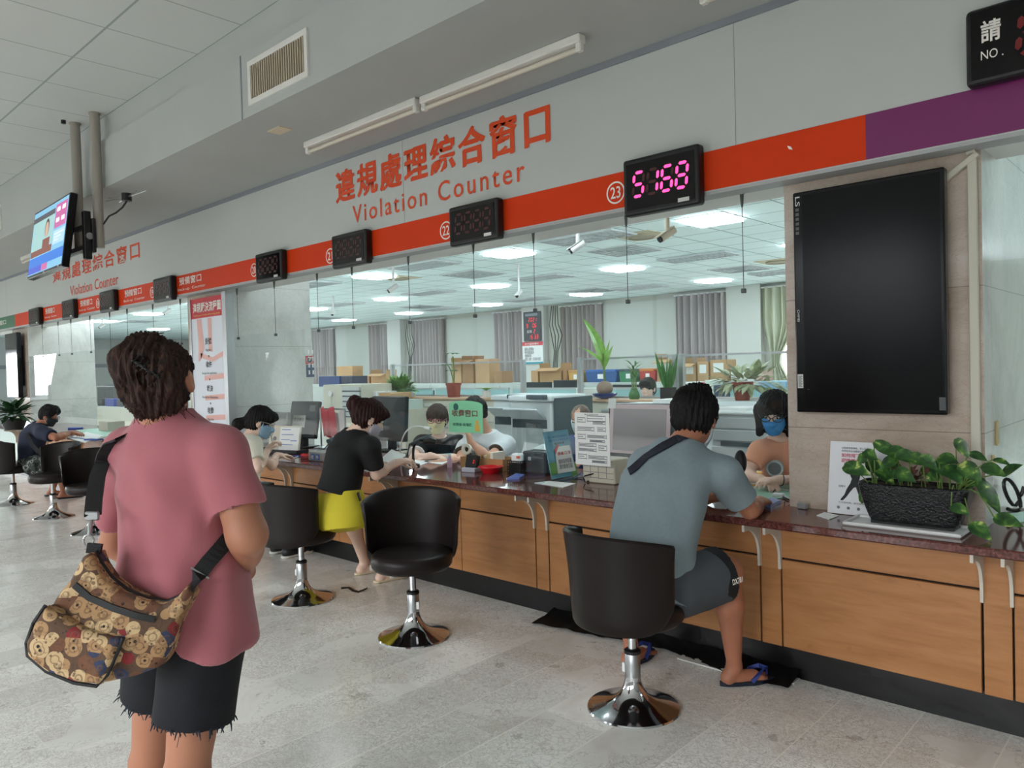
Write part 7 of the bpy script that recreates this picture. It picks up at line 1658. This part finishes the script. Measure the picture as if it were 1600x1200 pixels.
p = put(518, 712); r = thing('telephone', 'white desk telephone with dark handset behind the grey tray', 'telephone', (p.x, p.y + .12, TZ), .4); MB().box(-.10, .10, -.09, .09, 0, .05, .012, mtx=Matrix.Rotation(.25, 4, 'X') @ Matrix.Translation((0, 0, .02))).get('body', M_WHITEP, r); MB().tube([(-.08, -.10, .12), (-.075, -.04, .14), (-.07, .06, .14), (-.07, .10, .12)], [.024, .015, .015, .024], 10).get('handset', M_COPG, r, True); MB().tube([(-.08, -.10, .10), (-.14, -.12, .03), (-.10, -.16, .008), (.0, -.15, .008)], .006).get('cord', M_BLACKP, r, True)
for k, (px, py, c) in enumerate(((536, 706, (236, 236, 236)), (552, 702, (214, 220, 226)), (572, 704, (226, 226, 222)))):
    p = put(px, py); tag(MB().box(-.09, .09, -.06, .06, 0, .05 + .03 * k, .004, mtx=Matrix.Translation((p.x, p.y + .15, TZ)) @ Matrix.Rotation(.3 * k, 4, 'Z')).get('paper_stack', mat('stack_%d' % k, c, .7)), ('stack of papers right of the desk telephone', 'taller stack of papers behind the woman in black\'s shoulder', 'tallest stack of papers before the large monitor')[k], 'papers')
def gooseneck(name, lab, px, py, tip, mid, m, head, cat, r0=.007):
    p = put(px, py); r = thing(name, lab, cat, tuple(p)); T = JD(*tip) - p; Mi = JD(*mid) - p
    pts = []
    for k in range(13):
        t = k / 12; pts.append(Vector((0, 0, 0)) * (1 - t) ** 2 + Mi * (2 * t * (1 - t)) * 1.0 + T * t * t)
    MB().tube(pts, r0, 8).get('neck', m, r, True); MB().lathe([(0, 0), (.045, 0), (.045, .012), (.02, .02), (0, .02)], 18).get('base', m, r, True)
    d = (pts[-1] - pts[-3]).normalized(); head(r, pts[-1], d); return r
mic = gooseneck('microphone', 'black gooseneck microphone pointing left in front of the masked clerk', 647, 728, (665, 690, 5.4), (640, 678, 5.4), M_BLACKP, lambda r, e, d: MB().tube([e - Vector((.0, 0, 0)), e + Vector((.06, .0, .01)), e + Vector((.09, .02, .0))], [.022, .026, .018], 12).get('capsule', M_BLACKP, r, True), 'microphone', .010)
mo = (MB().tube([JD(640, 695, 5.45), JD(655, 688, 5.42), JD(672, 682, 5.4)], [.010, .014, .018], 10).tube([JD(640, 695, 5.45), JD(636, 712, 5.45), put(634, 722)], .008, 8).get('arm', M_COPG, mic, True)); mo.location = -mic.location
gooseneck('desk_lamp', 'thin white gooseneck lamp curving over the desk beside the black microphone', 625, 712, (664, 668, 5.75), (626, 655, 5.7), M_WHITEP, lambda r, e, d: MB().cyl(e, e + Vector((.06, 0, -.008)), .012, n=10).get('lamp_head', M_WHITEP, r, True), 'lamp', .0055)
gooseneck('desk_lamp', 'white ball-headed desk lamp beside the girl in cream\'s mask', 424, 701, (421, 676, 6.05), (428, 690, 6.05), M_WHITEP, lambda r, e, d: MB().ell(e, .033, 16).get('lamp_head', M_WHITEP, r, True), 'lamp', .005)
# things at the near window
p = put(1211, 757); r = thing('speaker', 'round grey speaker on a short stand before the clerk in peach', 'speaker', (p.x, p.y, TZ), .38)
MB().cyl((0, 0, 0), (0, 0, .05), .012, n=12).cyl((0, 0, 0), (0, 0, .01), .05, n=20).get('stand', M_COPL, r); hm = Matrix.Translation((0, 0, .095))
MB().lathe([(0, -.02), (.044, -.02), (.05, -.01), (.05, .018), (.046, .024), (.042, .02), (0, .02)], 30, mtx=hm @ Matrix.Rotation(PI / 2, 4, 'X')).get('housing', M_COPL, r, True); MB().lathe([(0, .021), (.028, .022), (.036, .021)], 26, mtx=hm @ Matrix.Rotation(PI / 2, 4, 'X')).get('cone', mat('speaker_grey', (112, 118, 122), .6), r, True)
MB().tube([(0, .0, .02), (-.03, -.05, .008), (-.04, -.12, .006), (.03, -.2, .006), (.08, -.24, .006)], .004).get('cord', M_WHITEP, r, True)
p = put(1173, 750); r = thing('yellow_box', 'flat yellow box on the clerk\'s side of the near window', 'box', (p.x, p.y, TZ), .05); bx('box', mat('yellow_card', (226, 176, 40), .5), r, -.07, .07, 0, .09, 0, .045, .004); bx('end_cap', M_BLACKP, r, .07, .11, .0, .09, 0, .042, .004)
mb = MB(); mb.tube([put(1232, 728, TZ) + Vector((0, 0, .16)), put(1224, 752) + Vector((0, 0, .05)), put(1208, 772) + Vector((0, 0, .006)), put(1232, 782) + Vector((0, 0, .006))], .0035); tag(mb.get('thin_cable', M_BLACKP, None, True), 'thin black cable running down beside the near pillar', 'cable')
p = put(1216, 777); r = thing('charger', 'small white charger on the green mat', 'charger', tuple(p)); bx('body', M_WHITEP, r, -.03, .03, -.015, .015, 0, .022, .005); MB().tube([(.03, 0, .01), (.06, -.02, .006), (.09, -.05, .006)], .003).get('lead', M_WHITEP, r, True)
p = put(1254, 795); tag(MB().box(p.x - .022, p.x + .022, p.y - .012, p.y + .012, TZ, TZ + .03, .004).get('glass_clamp', M_ALU), 'small clear clamp on the counter before the near pillar', 'clamp')
# small poster leaning on the pillar
p, q = put(1286, 804), put(1367, 812); r = thing('standing_poster', 'small white poster of a walking figure propped against the near pillar', 'poster', (p.x, 3.60, TZ), -.02); W, H = .255, .335; tl = Matrix.Rotation(math.radians(-9), 4, 'X')
MB().box(0, W, -.012, 0, 0, H, .001, mtx=tl).get('board', mat('poster_white', (232, 232, 236), .5), r)
def lit(s, x, z, wd, ht, m, off=0.): text('lettering', s, m, r, tuple(tl @ Vector((x, -.0132, z))), XP, tuple(tl.to_3x3() @ Vector((0, 0, 1))), wd, ht, off)
MPK = mat('poster_pink', (206, 84, 110), .5)
lit('以防疫物資捐助，安心回家', .055, .300, .12, .010, M_INK); lit('共同支持在地關懷行動計畫', .055, .286, .12, .010, M_INK); lit('如何用聽達', .055, .262, .105, .019, MPK, .02); lit('迎接健康夏', .055, .238, .105, .019, MPK, .02); lit('週日 10:00', .068, .222, .06, .010, M_INK); lit('招募中', .048, .123, .03, .010, M_INK); lit('凡完成任務，即可參與抽獎活動', .05, .050, .16, .008, M_INK)
fig = lambda pts: MB().prism([(x, z) for x, z in pts], .0016, tl @ Matrix(((1, 0, 0, 0), (0, 0, -1, -.0120), (0, 1, 0, 0), (0, 0, 0, 1))))
fig([(.098, .200), (.092, .192), (.105, .165), (.100, .145), (.085, .118), (.075, .09), (.060, .070), (.058, .062), (.070, .064), (.084, .080), (.100, .105), (.115, .125), (.125, .128), (.138, .095), (.150, .070), (.152, .058), (.160, .060), (.158, .075), (.148, .105), (.140, .135), (.138, .155), (.142, .185), (.130, .202), (.12, .206)]).get('printed_figure', M_INK, r)
fig([(.108, .212), (.100, .222), (.108, .236), (.120, .236), (.126, .222), (.118, .210)]).get('printed_head', mat('figure_skin', (206, 160, 140), .5), r); fig([(.092, .196), (.082, .18), (.088, .215), (.094, .214)]).get('printed_arm', mat('figure_skin', (206, 160, 140), .5), r)
mb = MB(); [mb.cyl(tl @ Vector((.05 + k * .045, -.012, .030)), tl @ Vector((.05 + k * .045, -.0136, .030)), .007, n=12) for k in range(3)]; mb.get('printed_emblem', M_INKG, r)
# planter with pothos
r = thing('pothos_planter', 'long black glazed planter of trailing pothos on the near counter', 'plant', (-.955, 3.50, TZ)); zt = .018
tray_ = tag(MB().box(-.245, .20, -.115, .075, .0, .006, .002, mtx=Matrix.Translation((-.955, 3.48, TZ))).box(-.25, .205, -.12, -.108, .004, .016, .002, mtx=Matrix.Translation((-.955, 3.48, TZ))).box(-.25, .205, .07, .08, .004, .016, .002, mtx=Matrix.Translation((-.955, 3.48, TZ))).box(-.25, -.24, -.12, .08, .004, .016, .002, mtx=Matrix.Translation((-.955, 3.48, TZ))).box(.195, .205, -.12, .08, .004, .016, .002, mtx=Matrix.Translation((-.955, 3.48, TZ))).get('drip_tray', M_WHITEP), 'white drip tray under the black planter', 'tray')
def pot(u, v):
    a = u * 2 * PI; k = [(0, .165, .06), (.06, .172, .066), (.5, .200, .082), (.8, .212, .088), (.92, .214, .09), (.95, .206, .083), (1, .200, .078)]; i = max(j for j in range(len(k)) if k[j][0] <= v + 1e-9); j = min(i + 1, len(k) - 1); t = 0 if i == j else (v - k[i][0]) / (k[j][0] - k[i][0])
    w_, d_ = k[i][1] * (1 - t) + k[j][1] * t, k[i][2] * (1 - t) + k[j][2] * t; c, s_ = math.cos(a), math.sin(a); e = .35
    z = zt + .165 * min(v, .92) / .92 - (.02 if v > .96 else 0)
    return (w_ * abs(c) ** e * (1 if c >= 0 else -1), d_ * abs(s_) ** e * (1 if s_ >= 0 else -1), z)
MB().grid(pot, 72, 16, True).get('pot', mat('hammered_black_glaze', (9, 10, 14), .1, bump=.8, bscale=120), r, 'all'); bx('soil', M_SOIL, r, -.19, .19, -.07, .07, zt + .12, zt + .15); bx('pot_floor', M_BLACKP, r, -.16, .16, -.055, .055, zt - .01, zt + .004)
def pothos_leaf():
    t = NT('pothos_leaf'); n1 = t.n('ShaderNodeTexNoise', Vector=t.P, Scale=26., Detail=3., Distortion=.5); return t.out(t.ramp(n1.outputs['Fac'], ((.3, lin((28, 58, 30))), (.52, lin((52, 92, 42))), (.62, lin((86, 128, 54))), (.70, lin((190, 200, 116))))), .32)
M_POTH = pothos_leaf()
ctr = Vector((-.955, 3.50, TZ)); L_ = [(1366, 690, 1402, 712, .055), (1388, 700, 1420, 716, .06), (1350, 705, 1368, 716, .05), (1318, 728, 1352, 735, .07), (1400, 708, 1428, 712, .05), (1420, 712, 1446, 722, .055), (1355, 720, 1380, 738, .07), (1382, 722, 1410, 745, .07), (1345, 785, 1360, 750, .055), (1440, 712, 1462, 730, .05), (1466, 715, 1492, 720, .06), (1462, 720, 1480, 742, .055), (1494, 685, 1512, 712, .045), (1514, 708, 1540, 716, .04), (1500, 725, 1528, 745, .07), (1534, 728, 1568, 740, .055), (1552, 718, 1575, 722, .03), (1566, 742, 1590, 726, .05), (1530, 750, 1562, 796, .055), (1480, 728, 1500, 750, .06), (1510, 748, 1545, 756, .05), (1398, 735, 1425, 748, .06), (1370, 735, 1395, 750, .055), (1420, 735, 1405, 750, .05), (1440, 730, 1470, 746, .05), (1486, 790, 1510, 800, .05), (1516, 818, 1546, 838, .065), (1553, 808, 1592, 818, .06), (1402, 716, 1376, 730, .06), (1470, 735, 1450, 750, .05), (1355, 712, 1340, 722, .05), (1488, 738, 1520, 760, .05)]
mb = MB(); ms = MB(); rl = random.Random(12)
for (x0, y0, x1, y1, wd) in L_:
    Yb = 3.50 + rl.uniform(-.07, .05); Yt = Yb - rl.uniform(.0, .05); 
    if y0 > 780 and x0 > 1480: Yb = 3.40; Yt = 3.37
    a, b_ = aty(x0, y0, Yb), aty(x1, y1, Yt)
    if y1 > y0 + 30 and x0 < 1350: a, b_ = aty(x1, y1, 3.40), aty(x0, y0, 3.38)
    d = b_ - a; Ln = max(d.length, .05); leaf(mb, a, d, (rl.uniform(-.3, .3), -1, rl.uniform(.6, 1.2)), Ln * 1.15, wd * 1.05, rl.uniform(.1, .4), .25, 8)
    o_ = Vector((min(max(a.x, ctr.x - .16), ctr.x + .16), 3.5 + rl.uniform(-.03, .03), TZ + .15)); m_ = (a + o_) / 2 + Vector((0, -.01, .05 if a.z > TZ + .16 else .12)); pts = [o_ * (1 - t) ** 2 + m_ * 2 * t * (1 - t) + a * t * t for t in (0, .2, .4, .6, .8, 1)]; ms.tube(pts, .0026, 5)
for v in list(mb.bm.verts) + list(ms.bm.verts): v.co -= ctr
mb.get('leaves', M_POTH, r, True, recalc=False); ms.get('stems', M_STEM, r, True)
mb = MB(); bush(mb, (-.02, .0, zt + .17), (.12, .04, .06), 26, .05, .03, rl); mb.get('dry_moss', mat('dry_leaf', (112, 74, 66), .8), r)
# right edge cables
mb = MB(); e = put(1590, 806)
pts = [aty(1600, 760, 3.95), aty(1588, 800, 3.92), aty(1572, 775, 3.95), aty(1566, 752, 3.95), aty(1575, 745, 3.95), aty(1590, 765, 3.95), aty(1598, 797, 3.93), aty(1585, 799, 3.93), aty(1574, 795, 3.9)]
sm = []
for i in range(len(pts) - 1): sm += [pts[i].lerp(pts[i + 1], f) for f in (0, .33, .66)]
sm = sm + [pts[-1]]; 
for _ in range(3): sm = [sm[0]] + [(sm[i - 1] + sm[i] * 2 + sm[i + 1]) / 4 for i in range(1, len(sm) - 1)] + [sm[-1]]
tag(mb.tube(sm, .008, 8).get('cable_loop', M_BLACKP, None, True), 'thick black cable loop on the counter at right edge', 'cable')
# far left: potted plant, blue clips, carton
p = put(22, 671); r = thing('potted_plant', 'bushy dark green plant in a black pot at far left of the counter', 'plant', tuple(p)); MB().lathe([(0, 0), (.12, 0), (.17, .14), (.175, .16), (.16, .16), (0, .14)], 24).get('pot', M_BLACKP, r, True); mb = MB(); bush(mb, (0, 0, .20), (.30, .22, .22), 130, .17, .075, rnd, -.3, .4); mb.get('leaves', M_LEAFD, r)
sheet('drip_tray', 'white tray under the far left plant', 'tray', ((2, 676), (18, 671), (40, 673), (24, 679)), M_WHITEP, z=TZ, th=.0)  if False else None
a, b_ = put(170, 672), put(196, 675); tag(MB().box(0, .34, 0, .22, 0, .13, .004, mtx=Matrix.Translation((a.x - .05, 3.78, TZ))).get('carton', mat('grey_brown_carton', (186, 178, 164), .7)), 'grey-brown carton on the counter left of the pink-shirt woman', 'carton')
for k, (x, y) in enumerate(((118, 670), (146, 688))):
    p = put(x, y); tag(MB().box(-.10, .10, -.05, .05, 0, .02, .006, mtx=Matrix.Translation(p) @ Matrix.Rotation(.4, 4, 'Z')).get('desk_case', mat('blue_case', (36, 70, 160), .4)), ('blue case beyond the navy-shirt man\'s hands', 'blue case at the counter edge before the navy-shirt man')[k], 'case')
# debris on the floor
mb = MB(); c = [atz(x, y, .004) for x, y in ((533, 919), (545, 918), (552, 923), (560, 925), (566, 922), (573, 919))]; tag(mb.ribbon(c, (0, 1, .2), .02, .003).get('torn_strip', M_BLACKP), 'torn black strip on the floor by the stool with the yellow skirt', 'torn strip')
